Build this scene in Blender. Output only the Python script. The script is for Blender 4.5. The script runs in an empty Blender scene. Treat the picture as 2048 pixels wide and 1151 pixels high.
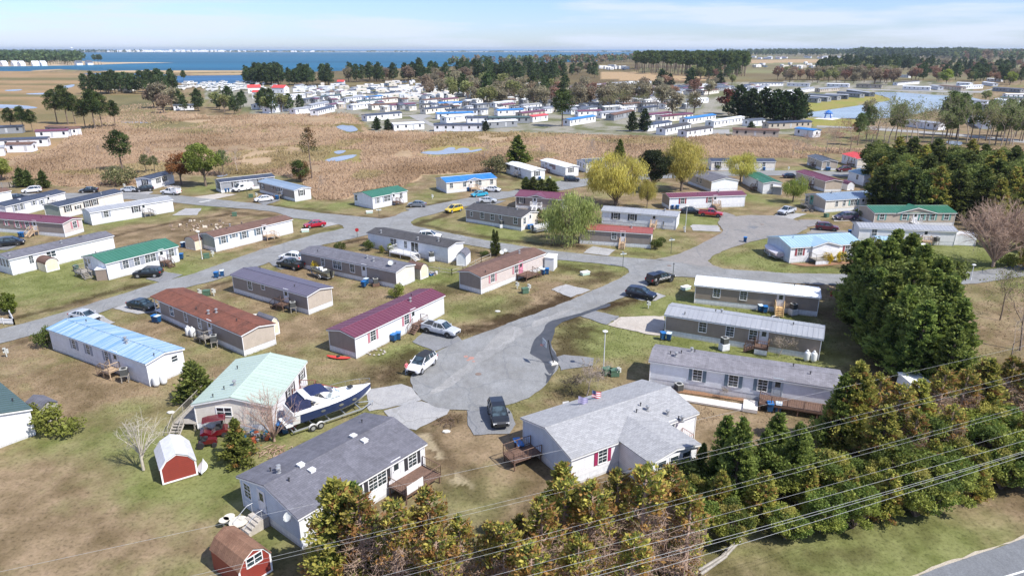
import bpy, bmesh, math, random
import numpy as np
from mathutils import Vector, Matrix
R = math.radians
random.seed(7); rng = np.random.default_rng(7)
HAZE = True
SC = bpy.context.scene; COL = SC.collection
# ---------------------------------------------------------------- camera model
F = 1365.3; CX, CY = 1024.0, 575.5; HC = 37.0
PITCH = math.atan((CY - 98) / F); cp, sp = math.cos(PITCH), math.sin(PITCH)
def ray(px, py):
    u = (px - CX) / F; v = (py - CY) / F
    return Vector((u, cp - v * sp, -sp - v * cp))
def U(px, py, z=0.0):
    d = ray(px, py); t = (z - HC) / d.z
    return Vector((d.x * t, d.y * t, z))
def Ppx(X, Y, Z=0.0):
    dz = Z - HC
    dep = Y * cp - dz * sp; up = Y * sp + dz * cp
    return CX + F * X / dep, CY - F * up / dep
REG = {'Z1': (0, 500, 2.877), 'Z2': (0, 750, 2.87), 'Z3': (600, 500, 2.877), 'Z4': (600, 750, 2.87), 'Z5': (1200, 500, 2.877),
       'Z6': (1348, 750, 2.87), 'M1': (0, 300, 3.968), 'M2': (400, 300, 3.968), 'M3': (800, 300, 3.968), 'M4': (1200, 280, 3.968),
       'M5': (1548, 280, 3.968), 'F1': (0, 60, 4.096), 'F2': (400, 60, 4.096), 'F3': (800, 60, 4.096), 'F4': (1200, 60, 4.096),
       'F5': (1548, 60, 4.096), 'P': (0, 0, 1.0)}
def Q(reg, p):
    a, b, s = REG[reg]; return (a + p[0] / s, b + p[1] / s)
def G(reg, x, y, z=0.0):
    q = Q(reg, (x, y)); return U(q[0], q[1], z)
# ---------------------------------------------------------------- materials
def lin(h):
    if isinstance(h, str):
        h = h.lstrip('#'); c = [int(h[i:i + 2], 16) / 255 for i in (0, 2, 4)]
        return tuple(x / 12.92 if x <= .04045 else ((x + .055) / 1.055) ** 2.4 for x in c)
    return tuple(h)
MATS = {}
class NT:
    def __init__(s, name):
        m = bpy.data.materials.new(name); m.use_nodes = True; s.m = m; s.t = m.node_tree; s.n = s.t.nodes
        s.b = s.n['Principled BSDF']; s.o = s.n['Material Output']
    def new(s, ty, **kw):
        n = s.n.new(ty)
        for k, v in kw.items(): setattr(n, k, v)
        return n
    def link(s, a, b): s.t.links.new(a, b)
    def coord(s, kind='Object'): return s.new('ShaderNodeTexCoord').outputs[kind]
    def noise(s, sc, det=4, rough=.55, vec=None):
        n = s.new('ShaderNodeTexNoise'); n.inputs['Scale'].default_value = sc; n.inputs['Detail'].default_value = det
        n.inputs['Roughness'].default_value = rough
        s.link(vec if vec is not None else s.coord(), n.inputs['Vector']); return n.outputs['Fac']
    def mapping(s, scale, vec=None):
        n = s.new('ShaderNodeMapping'); n.inputs['Scale'].default_value = scale
        s.link(vec if vec is not None else s.coord(), n.inputs['Vector']); return n.outputs[0]
    def ramp(s, fac, stops):
        n = s.new('ShaderNodeValToRGB'); e = n.color_ramp.elements
        while len(e) < len(stops): e.new(.5)
        for i, (p, c) in enumerate(stops): e[i].position = p; e[i].color = (*lin(c), 1)
        s.link(fac, n.inputs[0]); return n.outputs[0]
    def mix(s, fac, a, b, mode='MIX'):
        n = s.new('ShaderNodeMix', data_type='RGBA', blend_type=mode)
        for sock, v in ((n.inputs[0], fac), (n.inputs[6], a), (n.inputs[7], b)):
            if hasattr(v, 'links'): s.link(v, sock)
            elif isinstance(v, (int, float)): sock.default_value = v
            else: sock.default_value = (*lin(v), 1)
        return n.outputs[2]
    def bump(s, h, strength=.3, dist=.05):
        n = s.new('ShaderNodeBump'); n.inputs['Strength'].default_value = strength; n.inputs['Distance'].default_value = dist
        s.link(h, n.inputs['Height']); s.link(n.outputs[0], s.b.inputs['Normal'])
    def math(s, op, a, b=0.0):
        n = s.new('ShaderNodeMath', operation=op)
        for i, v in enumerate((a, b)):
            if hasattr(v, 'links'): s.link(v, n.inputs[i])
            else: n.inputs[i].default_value = v
        return n.outputs[0]
def k3(c, f): return tuple(min(1, x * f) for x in lin(c))
def mplain(name, c, rough=.6, var=.12, sc=3.0, metal=0.0, spec=.5, coat=0.0):
    if name in MATS: return MATS[name]
    t = NT(name); t.b.inputs['Roughness'].default_value = rough; t.b.inputs['Metallic'].default_value = metal
    t.b.inputs['Specular IOR Level'].default_value = spec; t.b.inputs['Coat Weight'].default_value = coat
    f = t.noise(sc, 5)
    t.link(t.ramp(f, [(.3, k3(c, 1 - var)), (.7, k3(c, 1 + var * .6))]), t.b.inputs['Base Color'])
    MATS[name] = t.m; return t.m
def msiding(name, c, rough=.55):
    if name in MATS: return MATS[name]
    t = NT(name); t.b.inputs['Roughness'].default_value = rough
    co = t.coord(); sep = t.new('ShaderNodeSeparateXYZ'); t.link(co, sep.inputs[0])
    z = t.math('FRACT', t.math('MULTIPLY', sep.outputs[2], 5.0))
    line = t.math('LESS_THAN', z, .12)
    base = t.ramp(t.noise(1.3, 6, .6), [(.3, k3(c, .88)), (.7, k3(c, 1.04))])
    col = t.mix(t.math('MULTIPLY', line, .35), base, k3(c, .45))
    streak = t.noise(1.0, 3, .5, t.mapping((2.2, 2.2, .25)))
    col = t.mix(t.ramp(streak, [(.52, (0, 0, 0)), (.8, (.3, .3, .3))]), col, k3(c, .72))
    t.link(col, t.b.inputs['Base Color']); t.bump(z, .35, .02); MATS[name] = t.m; return t.m
def mskirt(name, c):
    if name in MATS: return MATS[name]
    t = NT(name); t.b.inputs['Roughness'].default_value = .5
    co = t.coord(); sep = t.new('ShaderNodeSeparateXYZ'); t.link(co, sep.inputs[0])
    x = t.math('FRACT', t.math('MULTIPLY', t.math('ADD', sep.outputs[0], sep.outputs[1]), 2.4))
    base = t.ramp(t.noise(2.5, 5, .6), [(.3, k3(c, .8)), (.7, k3(c, 1.03))])
    grime = t.math('MULTIPLY', t.math('LESS_THAN', sep.outputs[2], .18), .3)
    col = t.mix(t.math('MULTIPLY', t.math('LESS_THAN', x, .1), .3), base, k3(c, .5))
    col = t.mix(grime, col, (.2, .17, .11))
    t.link(col, t.b.inputs['Base Color']); MATS[name] = t.m; return t.m
def mshingle(name, c, c2=None, stain=.5):
    if name in MATS: return MATS[name]
    t = NT(name); t.b.inputs['Roughness'].default_value = .85; t.b.inputs['Specular IOR Level'].default_value = .3
    br = t.new('ShaderNodeTexBrick'); co = t.coord(); t.link(co, br.inputs['Vector'])
    br.inputs['Scale'].default_value = 1.0; br.inputs['Brick Width'].default_value = .42; br.inputs['Row Height'].default_value = .2
    br.inputs['Mortar Size'].default_value = .012; br.inputs['Bias'].default_value = 0
    for i, f in (('Color1', .86), ('Color2', 1.14), ('Mortar', .6)): br.inputs[i].default_value = (*k3(c, f), 1)
    n1 = t.noise(.55, 6, .65)
    col = t.mix(t.ramp(n1, [(.42, (0, 0, 0)), (.75, (stain * 1.6,) * 3)]), br.outputs['Color'], c2 or k3(c, .55))
    n2 = t.noise(1.0, 4, .6, t.mapping((2.6, .35, 1)))
    col = t.mix(t.ramp(n2, [(.5, (0, 0, 0)), (.75, (stain,) * 3)]), col, k3(c, 1.35))
    t.link(col, t.b.inputs['Base Color']); t.bump(t.noise(14, 3), .3, .02); MATS[name] = t.m; return t.m
def mmetal(name, c, c2=None, rough=.38, streak=.35, gap=1.0):
    """painted ribbed sheet roof"""
    if name in MATS: return MATS[name]
    t = NT(name); t.b.inputs['Roughness'].default_value = rough; t.b.inputs['Specular IOR Level'].default_value = .6
    n = t.noise(1.0, 5, .6, t.mapping((1.6 * gap, .12, .12)))
    col = t.mix(t.ramp(n, [(.38, (0, 0, 0)), (.68, (streak,) * 3)]), c, c2 or k3(c, 1.3))
    col = t.mix(t.ramp(t.noise(.8, 5, .6), [(.45, (0, 0, 0)), (.8, (.3, .3, .3))]), col, k3(c, .75))
    t.link(col, t.b.inputs['Base Color']); MATS[name] = t.m; return t.m
def mglass(name='window_glass', c=(.02, .03, .035), rough=.08):
    if name in MATS: return MATS[name]
    t = NT(name); t.b.inputs['Roughness'].default_value = rough; t.b.inputs['Specular IOR Level'].default_value = .8
    t.link(t.ramp(t.noise(1.7, 2), [(.4, k3(c, .6)), (.6, k3(c, 2.2))]), t.b.inputs['Base Color'])
    MATS[name] = t.m; return t.m
def mpaint(name, c, metal=.0):
    if name in MATS: return MATS[name]
    t = NT(name); t.b.inputs['Roughness'].default_value = .32; t.b.inputs['Coat Weight'].default_value = .7
    t.b.inputs['Coat Roughness'].default_value = .06; t.b.inputs['Metallic'].default_value = metal
    t.link(t.ramp(t.noise(2.5, 4), [(.35, k3(c, .86)), (.7, k3(c, 1.05))]), t.b.inputs['Base Color']); MATS[name] = t.m; return t.m
# ---------------------------------------------------------------- mesh builder
class MB:
    def __init__(s): s.v = []; s.f = []; s.m = []
    def add(s, vs, fs, mi=0, M=None):
        b = len(s.v)
        s.v += [tuple(M @ Vector(v)) if M else tuple(v) for v in vs]
        for f in fs: s.f.append(tuple(b + i for i in f)); s.m.append(mi)
    def box(s, x0, y0, z0, x1, y1, z1, mi=0, M=None):
        vs = [(x, y, z) for z in (z0, z1) for y in (y0, y1) for x in (x0, x1)]
        s.add(vs, [(0, 2, 3, 1), (4, 5, 7, 6), (0, 1, 5, 4), (2, 6, 7, 3), (0, 4, 6, 2), (1, 3, 7, 5)], mi, M); return s
    def cbox(s, c, d, mi=0, M=None):
        return s.box(c[0] - d[0] / 2, c[1] - d[1] / 2, c[2] - d[2] / 2, c[0] + d[0] / 2, c[1] + d[1] / 2, c[2] + d[2] / 2, mi, M)
    def tube(s, p0, p1, r0, r1=None, n=6, mi=0, cap=True):
        p0 = Vector(p0); p1 = Vector(p1); r1 = r0 if r1 is None else r1; d = p1 - p0
        if d.length < 1e-6: return s
        q = d.to_track_quat('Z', 'Y'); vs = []
        for p, r in ((p0, r0), (p1, r1)):
            for i in range(n):
                a = 2 * math.pi * i / n; vs.append(p + q @ Vector((math.cos(a) * r, math.sin(a) * r, 0)))
        fs = [(i, (i + 1) % n, n + (i + 1) % n, n + i) for i in range(n)]
        if cap: fs += [tuple(range(n - 1, -1, -1)), tuple(range(n, 2 * n))]
        s.add(vs, fs, mi); return s
    def path(s, pts, r, n=5, mi=0):
        for i in range(len(pts) - 1):
            ra = r[i] if isinstance(r, (list, tuple)) else r; rb = r[i + 1] if isinstance(r, (list, tuple)) else r
            s.tube(pts[i], pts[i + 1], ra, rb, n, mi)
        return s
    def lathe(s, prof, n=12, mi=0, M=None, c=(0, 0, 0)):
        vs = []; fs = []
        for r, z in prof:
            for i in range(n):
                a = 2 * math.pi * i / n; vs.append((c[0] + math.cos(a) * r, c[1] + math.sin(a) * r, c[2] + z))
        for k in range(len(prof) - 1):
            for i in range(n):
                j = (i + 1) % n; fs.append((k * n + i, k * n + j, (k + 1) * n + j, (k + 1) * n + i))
        fs += [tuple(range(n - 1, -1, -1)), tuple(range((len(prof) - 1) * n, len(prof) * n))]
        s.add(vs, fs, mi, M); return s
    def extr_x(s, poly, x0, x1, mi=0, M=None):
        """poly of (y,z), counter-clockwise seen from +x"""
        n = len(poly); vs = [(x0, y, z) for y, z in poly] + [(x1, y, z) for y, z in poly]
        fs = [(i, (i + 1) % n, n + (i + 1) % n, n + i)[::-1] for i in range(n)] + [tuple(range(n))[::-1], tuple(range(n, 2 * n))]
        s.add(vs, fs, mi, M); return s
    def extr_y(s, poly, y0, y1, mi=0, M=None):
        n = len(poly); vs = [(x, y0, z) for x, z in poly] + [(x, y1, z) for x, z in poly]
        fs = [(i, (i + 1) % n, n + (i + 1) % n, n + i) for i in range(n)] + [tuple(range(n)), tuple(range(n, 2 * n))[::-1]]
        s.add(vs, fs, mi, M); return s
    def loft(s, secs, mi=0, close=True, M=None):
        n = len(secs[0]); vs = [p for sec in secs for p in sec]; fs = []
        for k in range(len(secs) - 1):
            for i in range(n):
                j = (i + 1) % n; fs.append((k * n + i, k * n + j, (k + 1) * n + j, (k + 1) * n + i))
        if close: fs += [tuple(range(n))[::-1], tuple(range((len(secs) - 1) * n, len(secs) * n))]
        s.add(vs, fs, mi, M); return s
    def mesh(s, name, mats, smooth=False):
        me = bpy.data.meshes.new(name); me.from_pydata(s.v, [], s.f)
        for m in (mats if isinstance(mats, (list, tuple)) else [mats]): me.materials.append(m)
        me.polygons.foreach_set('material_index', s.m)
        bm = bmesh.new(); bm.from_mesh(me); bmesh.ops.recalc_face_normals(bm, faces=bm.faces); bm.to_mesh(me); bm.free()
        if smooth: me.polygons.foreach_set('use_smooth', [True] * len(me.polygons))
        me.update(); return me
    def build(s, name, mats, parent=None, smooth=False, M=None):
        return link(name, s.mesh(name, mats, smooth), parent, M)
def link(name, me, parent=None, M=None):
    o = bpy.data.objects.new(name, me); COL.objects.link(o)
    if parent is not None: o.parent = parent
    if M is not None: o.matrix_local = M
    return o
def empty(name, loc, rz=0.0):
    o = bpy.data.objects.new(name, None); COL.objects.link(o); o.location = loc; o.rotation_euler = (0, 0, rz)
    o.empty_display_size = .3; return o
def tag(o, label=None, cat=None, group=None, kind=None):
    if label: o['label'] = label
    if cat: o['category'] = cat
    if group: o['group'] = group
    if kind: o['kind'] = kind
    return o
def thing(name, loc, rz, label, cat, group=None): return tag(empty(name, loc, rz), label, cat, group)
def inst(kit, name, loc, rz, label, cat, group=None, scale=1.0, tilt=0.0):
    """kit: list of (part, mesh, matrix|None, [subparts]); shares meshes"""
    if len(kit) == 1:
        o = link(name, kit[0][1]); o.location = loc; o.rotation_euler = (tilt, 0, rz)
    else:
        o = empty(name, loc, rz); o.rotation_euler = (tilt, 0, rz)
        for nm, me, M, subs in kit:
            c = link(nm, me, o, M)
            for n2, me2, M2 in subs: link(n2, me2, c, M2)
    o.scale = scale if isinstance(scale, (tuple, list)) else (scale,) * 3
    return tag(o, label, cat, group)
def fastmesh(name, V, Fq, mats, col=None, mi=None, k=4):
    me = bpy.data.meshes.new(name); V = np.asarray(V, dtype=np.float32); Fq = np.asarray(Fq, dtype=np.int32)
    me.vertices.add(len(V)); me.vertices.foreach_set('co', V.ravel())
    nf = len(Fq); me.loops.add(nf * k); me.loops.foreach_set('vertex_index', Fq.ravel())
    me.polygons.add(nf); me.polygons.foreach_set('loop_start', np.arange(0, nf * k, k, dtype=np.int32))
    me.polygons.foreach_set('loop_total', np.full(nf, k, dtype=np.int32))
    for m in (mats if isinstance(mats, (list, tuple)) else [mats]): me.materials.append(m)
    if mi is not None: me.polygons.foreach_set('material_index', np.asarray(mi, dtype=np.int32))
    if col is not None:
        a = me.attributes.new('Col', 'FLOAT_COLOR', 'POINT'); c4 = np.ones((len(V), 4), dtype=np.float32); c4[:, :3] = col
        a.data.foreach_set('color', c4.ravel())
    me.update(calc_edges=True); return me
# smooth value noise (numpy)
_perm = rng.random((257, 257))
def vnoise(x, y, s, seed=0):
    x = np.asarray(x) / s + seed * 17.3 + 1000; y = np.asarray(y) / s + seed * 9.1 + 1000
    xi = np.floor(x).astype(np.int64); yi = np.floor(y).astype(np.int64); fx = x - xi; fy = y - yi
    fx = fx * fx * (3 - 2 * fx); fy = fy * fy * (3 - 2 * fy); P = _perm
    g = lambda a, b: P[a % 256, b % 256]
    return (g(xi, yi) * (1 - fx) + g(xi + 1, yi) * fx) * (1 - fy) + (g(xi, yi + 1) * (1 - fx) + g(xi + 1, yi + 1) * fx) * fy
def fbm(x, y, s, seed=0, o=4):
    r = 0; a = .5; t = 0
    for i in range(o): r = r + a * vnoise(x, y, s / 2 ** i, seed + i); t += a; a *= .55
    return r / t
def inpoly(x, y, poly):
    x = np.asarray(x); y = np.asarray(y); c = np.zeros(x.shape, bool); n = len(poly); j = n - 1
    for i in range(n):
        xi, yi = poly[i]; xj, yj = poly[j]
        if yi != yj: c ^= ((yi > y) != (yj > y)) & (x < (xj - xi) * (y - yi) / (yj - yi) + xi)
        j = i
    return c
# ---------------------------------------------------------------- camera, sky, sun
cam_d = bpy.data.cameras.new('camera'); cam = bpy.data.objects.new('camera', cam_d); COL.objects.link(cam)
cam.location = (0, 0, HC); cam.rotation_euler = (math.pi / 2 - PITCH, 0, 0)
cam_d.sensor_width = 36; cam_d.lens = 36 * F / 2048; cam_d.clip_start = .5; cam_d.clip_end = 120000; SC.camera = cam
SUN_EL = R(50); SUN_H = Vector((math.cos(R(32)), -math.sin(R(32))))      # horizontal direction towards the sun
sun_dir = Vector((SUN_H.x * math.cos(SUN_EL), SUN_H.y * math.cos(SUN_EL), math.sin(SUN_EL)))
sl = bpy.data.lights.new('sun', 'SUN'); sl.energy = 4.9; sl.angle = R(.53); sl.color = (1, .955, .88)
so = bpy.data.objects.new('sun', sl); COL.objects.link(so); so.rotation_euler = sun_dir.to_track_quat('Z', 'Y').to_euler()
w = bpy.data.worlds.new('World'); SC.world = w; w.use_nodes = True; wt = w.node_tree
bg = wt.nodes['Background']; sky = wt.nodes.new('ShaderNodeTexSky'); sky.sky_type = 'NISHITA'; sky.sun_disc = False
sky.sun_elevation = SUN_EL; sky.sun_rotation = math.atan2(sun_dir.x, sun_dir.y); sky.air_density = 1.0; sky.dust_density = .25; sky.ozone_density = 1.5
bg.inputs['Strength'].default_value = .11
# thin cloud veil in the sky
tc = wt.nodes.new('ShaderNodeTexCoord'); mp = wt.nodes.new('ShaderNodeMapping'); mp.inputs['Scale'].default_value = (1.4, 1.4, 16)
mp.inputs['Location'].default_value = (.35, 0, .2)
nz = wt.nodes.new('ShaderNodeTexNoise'); nz.inputs['Scale'].default_value = 2.1; nz.inputs['Detail'].default_value = 7; nz.inputs['Roughness'].default_value = .55
rp = wt.nodes.new('ShaderNodeValToRGB'); rp.color_ramp.elements[0].position = .46; rp.color_ramp.elements[1].position = .57
rp.color_ramp.elements[0].color = (0, 0, 0, 1); rp.color_ramp.elements[1].color = (.7, .7, .7, 1)
mx = wt.nodes.new('ShaderNodeMix'); mx.data_type = 'RGBA'; mx.inputs[7].default_value = (5.6, 6.15, 7.3, 1)
wt.links.new(tc.outputs['Generated'], mp.inputs[0]); wt.links.new(mp.outputs[0], nz.inputs['Vector']); wt.links.new(nz.outputs['Fac'], rp.inputs[0])
wt.links.new(rp.outputs[0], mx.inputs[0]); tn = wt.nodes.new('ShaderNodeMix'); tn.data_type = 'RGBA'; tn.blend_type = 'MULTIPLY'; tn.inputs[0].default_value = 1; tn.inputs[7].default_value = (.66, .80, 1.22, 1); wt.links.new(sky.outputs[0], tn.inputs[6]); wt.links.new(tn.outputs[2], mx.inputs[6]); wt.links.new(mx.outputs[2], bg.inputs['Color'])
SC.view_settings.view_transform = 'Standard'; SC.view_settings.look = 'None'; SC.view_settings.gamma = 1; SC.view_settings.exposure = .44
SC.cycles.use_denoising = True; SC.cycles.max_bounces = 6; SC.cycles.transparent_max_bounces = 6
# ================================================================ GROUND
def PX(reg, pts): return [Q(reg, p) for p in pts]
# zone polygons, in photo pixels of the ground plane
REEDS = [(-400, 345), (0, 322), (95, 300), (160, 268), (215, 215), (300, 205), (330, 222), (420, 232), (700, 226), (740, 262), (1080, 266), (1345, 277), (1480, 268), (1590, 282), (1640, 296),
         (1760, 300), (2100, 300), (2400, 310), (2400, 330), (1760, 322), (1660, 308), (1600, 318), (1560, 314), (1420, 316), (1200, 318), (1150, 330), (1010, 320), (985, 345), (850, 350), (810, 372), (740, 378), (690, 398), (630, 400), (600, 360),
         (540, 345), (430, 350), (350, 345), (270, 372), (120, 372), (50, 356), (-400, 375)]
FLATS = [(-900, 340), (-900, 141), (60, 141), (200, 146), (330, 152), (350, 190), (300, 225), (240, 215), (160, 268), (95, 300), (0, 322)]
PARK = PX('F3', [(-1600, 420), (-600, 350), (0, 330), (1300, 370), (1650, 400), (3600, 395), (4700, 430), (4700, 700), (3500, 620), (3500, 800), (3200, 850), (2300, 870), (700, 830), (-200, 840), (-350, 690), (-1200, 690), (-1600, 560)])
WOODS = [(480, 175), (480, 140), (800, 122), (1290, 117), (1700, 108), (3200, 104), (3200, 170), (1700, 160), (1300, 168), (900, 175)]
TANF = [PX('F3', [(1640, 340), (2048, 350), (2600, 380), (2500, 420), (2000, 420), (1650, 400)]), PX('F5', [(-300, 245), (560, 240), (620, 262), (-300, 275)])]
ys1 = np.geomspace(24, 420, 560); ys2 = np.geomspace(428, 70000, 110); ys = np.concatenate([ys1, ys2]); us = np.linspace(-1.12, 1.12, 620)
GY, GU = np.meshgrid(ys, us, indexing='ij')
GX = GU * (GY + 10)
dep = GY * cp + HC * sp; PXX = CX + F * GX / dep; PYY = CY - F * (GY * sp - HC * cp) / dep
n1 = fbm(GX, GY, 9, 1, 5); n2 = fbm(GX, GY, 2.4, 5, 4); n3 = fbm(GX, GY, 40, 9, 4); n4 = fbm(GX, GY, 1.0, 13, 3)
tan1 = np.array(lin('#a8937a')) * .68; tan2 = np.array(lin('#88765c')) * .60; grn = np.array(lin('#969a66')) * .62; grn2 = np.array(lin('#808850')) * .58; mud = np.array(lin('#443627')) * .75
def mixc(a, b, t): t = np.clip(t, 0, 1)[..., None]; return a * (1 - t) + b * t
C = mixc(tan1, tan2, (n2 - .3) * 2.2)
g = (n1 - .47) * 4.2 + (n3 - .5) * 2.0 + (n4 - .5) * 1.0
def blob(reg, x, y, r, s, el=1.0):
    c = G(reg, x, y); d2 = ((GX - c.x) ** 2 + ((GY - c.y) / el) ** 2) / r ** 2
    return s * np.exp(-d2 * (1.1 + .5 * (n1 - .5)))
for b in [('Z1', 330, 120, 9, 1.0), ('Z1', 150, 230, 7, .8), ('Z1', 700, 370, 5, 1.3), ('Z1', 1500, 150, 5, .7), ('Z2', 500, 600, 8, 1.1), ('Z2', 950, 680, 5, 1.5), ('Z2', 560, 350, 7, .9), ('Z2', 1150, 330, 6, .8),
          ('Z2', 1650, 940, 4, 1.5), ('Z2', 1900, 360, 6, 1.0), ('Z3', 620, 560, 3.5, 1.4), ('Z3', 480, 620, 3, .8), ('Z3', 860, 420, 6, .8), ('Z3', 820, 170, 6, 1.2), ('Z3', 330, 200, 7, .7), ('Z3', 1800, 520, 8, 1.7),
          ('Z3', 1320, 950, 5, 1.6), ('Z3', 130, 760, 4, 1.2), ('Z3', 1520, 60, 6, .6), ('Z5', 100, 500, 8, 1.5), ('Z5', 400, 330, 7, 1.5), ('Z5', 700, 350, 7, 1.6), ('Z5', 850, 370, 5, 1.8), ('Z5', 550, 520, 5, 1.8), ('Z5', 700, 590, 5, 1.6), ('Z5', 950, 640, 5, 1.4), ('Z5', 1100, 370, 5, 1.2),
          ('Z5', 1200, 600, 6, 1.3), ('Z5', 500, 160, 6, 1.0), ('Z5', 1400, 120, 6, 1.0), ('Z5', 1900, 40, 9, 1.4), ('Z5', 1290, 300, 5, .6), ('Z6', 900, 60, 4, .8), ('Z6', 1500, 990, 7, 2.4), ('Z6', 1100, 1050, 9, 1.8), ('Z6', 1850, 900, 5, 1.6), ('M5', 1600, 850, 12, 1.6), ('Z6', 1250, 920, 4, .9), ('Z4', 950, 150, 4, .6), ('Z4', 950, 620, 4, .8),
          ('M1', 900, 590, 14, 1.2), ('M1', 400, 1040, 10, 1.3), ('M1', 1450, 960, 7, 1.6), ('M1', 1500, 460, 9, .9), ('M1', 200, 740, 8, .8), ('M1', 1600, 320, 12, .8), ('M2', 480, 960, 4, 1.0), ('M2', 900, 700, 8, .9), ('M2', 1100, 620, 6, .8), ('M2', 1300, 440, 10, .6), ('M2', 1850, 360, 12, .7),
          ('M2', 1250, 790, 6, 1.3), ('M2', 1150, 1050, 6, 1.1), ('M2', 1800, 1050, 6, 1.1), ('M3', 600, 590, 12, 1.3), ('M3', 900, 660, 9, 1.4), ('M3', 250, 950, 6, 1.4), ('M3', 850, 260, 14, .9), ('M3', 1350, 890, 5, 1.1), ('M3', 1750, 920, 4, 1.4), ('M3', 1900, 800, 8, 1.0), ('M3', 1300, 230, 9, 1.0),
          ('M4', 750, 630, 7, 1.5), ('M4', 250, 900, 8, 1.0), ('M4', 1250, 440, 14, 1.2), ('M4', 1100, 900, 9, 1.0), ('M4', 1200, 980, 7, 1.1), ('M4', 1700, 1030, 7, 1.3), ('M4', 1700, 260, 16, .9), ('M4', 1300, 810, 6, 1.1), ('M5', 1350, 900, 14, 1.8), ('M5', 900, 590, 8, .8), ('M5', 300, 600, 8, .9), ('M5', 1850, 900, 8, .9),
          ('M1', 1150, 650, 10, -1.2), ('M1', 1400, 640, 12, -1.6), ('Z1', 450, 800, 9, -1.3), ('Z2', 250, 850, 8, -1.2), ('Z2', 700, 950, 6, -1.2), ('Z1', 1500, 700, 8, -.9), ('Z4', 1050, 450, 7, -.9), ('Z5', 650, 950, 6, -1.1), ('Z3', 350, 400, 6, -.6), ('Z2', 350, 150, 6, -.8), ('Z6', 1750, 830, 6, -.8)]:
    g = g + blob(*b)
near = PYY > 330
C = mixc(C, mixc(grn, grn2, (n2 - .35) * 2.5), g * .5 + .06)
# bare / muddy patches
def line(reg, pts, wd, s):
    P = [G(reg, *p) for p in pts]; d = np.full(GX.shape, 1e9)
    for a, b in zip(P[:-1], P[1:]):
        dx, dy = b.x - a.x, b.y - a.y; t = np.clip(((GX - a.x) * dx + (GY - a.y) * dy) / (dx * dx + dy * dy + 1e-9), 0, 1)
        d = np.minimum(d, np.hypot(GX - a.x - t * dx, GY - a.y - t * dy))
    return s * np.clip(1.3 - d / (wd * 1.3) + (n4 - .5) * 1.4 + (n2 - .5) * 1.2, 0, 1)
m = 0
for a in [('Z3', [(900, 470), (1100, 440), (1350, 350), (1530, 275)], 1.8, .95), ('Z3', [(1050, 340), (1250, 310)], 1.8, .5), ('Z3', [(460, 740), (560, 680), (620, 610)], 2.3, .8), ('Z3', [(1480, 90), (1700, 140), (1780, 130)], 1.1, .8), ('Z3', [(1640, 190), (1790, 145)], 1.0, .6),
          ('Z3', [(800, 210), (900, 230)], 1.8, .6), ('Z3', [(1740, 330), (1900, 285)], 1.0, 1), ('Z3', [(1540, 410), (1600, 450), (1540, 540), (1500, 600)], 2.4, .8), ('Z3', [(1580, 700), (1560, 800)], 1.8, .45), ('Z3', [(760, 980), (880, 960)], 1.3, .6), ('Z3', [(640, 740), (620, 790)], .7, .7),
          ('Z4', [(700, 330), (780, 430), (900, 560), (1000, 690)], 1.2, .5), ('Z4', [(740, 480), (820, 600), (880, 700)], .8, .4), ('Z1', [(60, 390), (350, 330), (600, 250), (850, 190)], .8, .75), ('Z1', [(0, 570), (150, 520)], .7, .6), ('Z1', [(1200, 210), (1320, 180)], .8, .85),
          ('M1', [(900, 680), (1150, 620), (1500, 550), (1800, 510)], .9, .75), ('M1', [(1700, 460), (1984, 510)], .9, .6), ('M1', [(800, 1140), (1100, 1070)], .9, .6), ('M2', [(0, 545), (250, 500), (560, 520)], 1.0, .6), ('M2', [(150, 470), (540, 440), (900, 470), (1200, 530), (1500, 540), (1700, 480), (1960, 400)], 1.3, .7),
          ('M2', [(1130, 740), (1320, 700)], 1.0, .9), ('M2', [(60, 1085), (240, 1030)], .8, .8), ('M2', [(560, 735), (950, 640), (1130, 600)], .8, .45), ('M2', [(1720, 585), (1940, 510)], .9, .8), ('M2', [(1720, 585), (1984, 640)], .8, .6), ('M3', [(150, 590), (500, 660), (800, 710), (1100, 740), (1450, 770)], 1.0, .75), ('M3', [(130, 590), (380, 510)], .9, .8),
          ('M3', [(150, 450), (560, 380)], .9, .5), ('M3', [(780, 200), (900, 230)], 2.0, .7), ('M3', [(1190, 900), (1600, 930)], 1.0, .6), ('M3', [(1400, 770), (1500, 790)], .9, .6), ('M3', [(480, 780), (800, 840), (860, 800)], 1.1, .7), ('M3', [(1750, 820), (1984, 830)], .8, .6), ('M4', [(120, 890), (400, 900)], .9, .6), ('M4', [(1600, 1000), (1984, 1000)], .8, .6),
          ('M1', [(1200, 640), (1450, 640), (1600, 690)], 3.5, .28), ('M1', [(1500, 560), (1700, 590)], 3.0, .3), ('Z6', [(800, 1030), (880, 1040)], 1.0, .5), ('Z6', [(980, 1025), (1100, 1030)], 1.0, .5), ('M5', [(620, 970), (700, 960)], 1.2, .8), ('Z5', [(500, 790), (840, 850)], .9, .7), ('M4', [(1440, 1000), (1500, 970)], .5, .5),
          ('Z5', [(1330, 330), (1500, 600), (1700, 760)], 5, .35), ('M5', [(900, 500), (1400, 520), (1800, 700)], 6, .5), ('Z4', [(400, 1000), (1000, 1100), (1500, 1000), (2000, 900)], 6, .45), ('Z6', [(0, 900), (400, 700), (1000, 600), (1900, 400)], 6, .45)]:
    m = np.maximum(m, line(*a))
C = mixc(C, mud, m * .95)
# tyre tracks / sand beside driveway
C = mixc(C, np.array(lin('#c3b59b')) * .8, line('Z4', [(710, 350), (800, 500), (950, 640)], .5, .6) * (n4 > .45))
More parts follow.
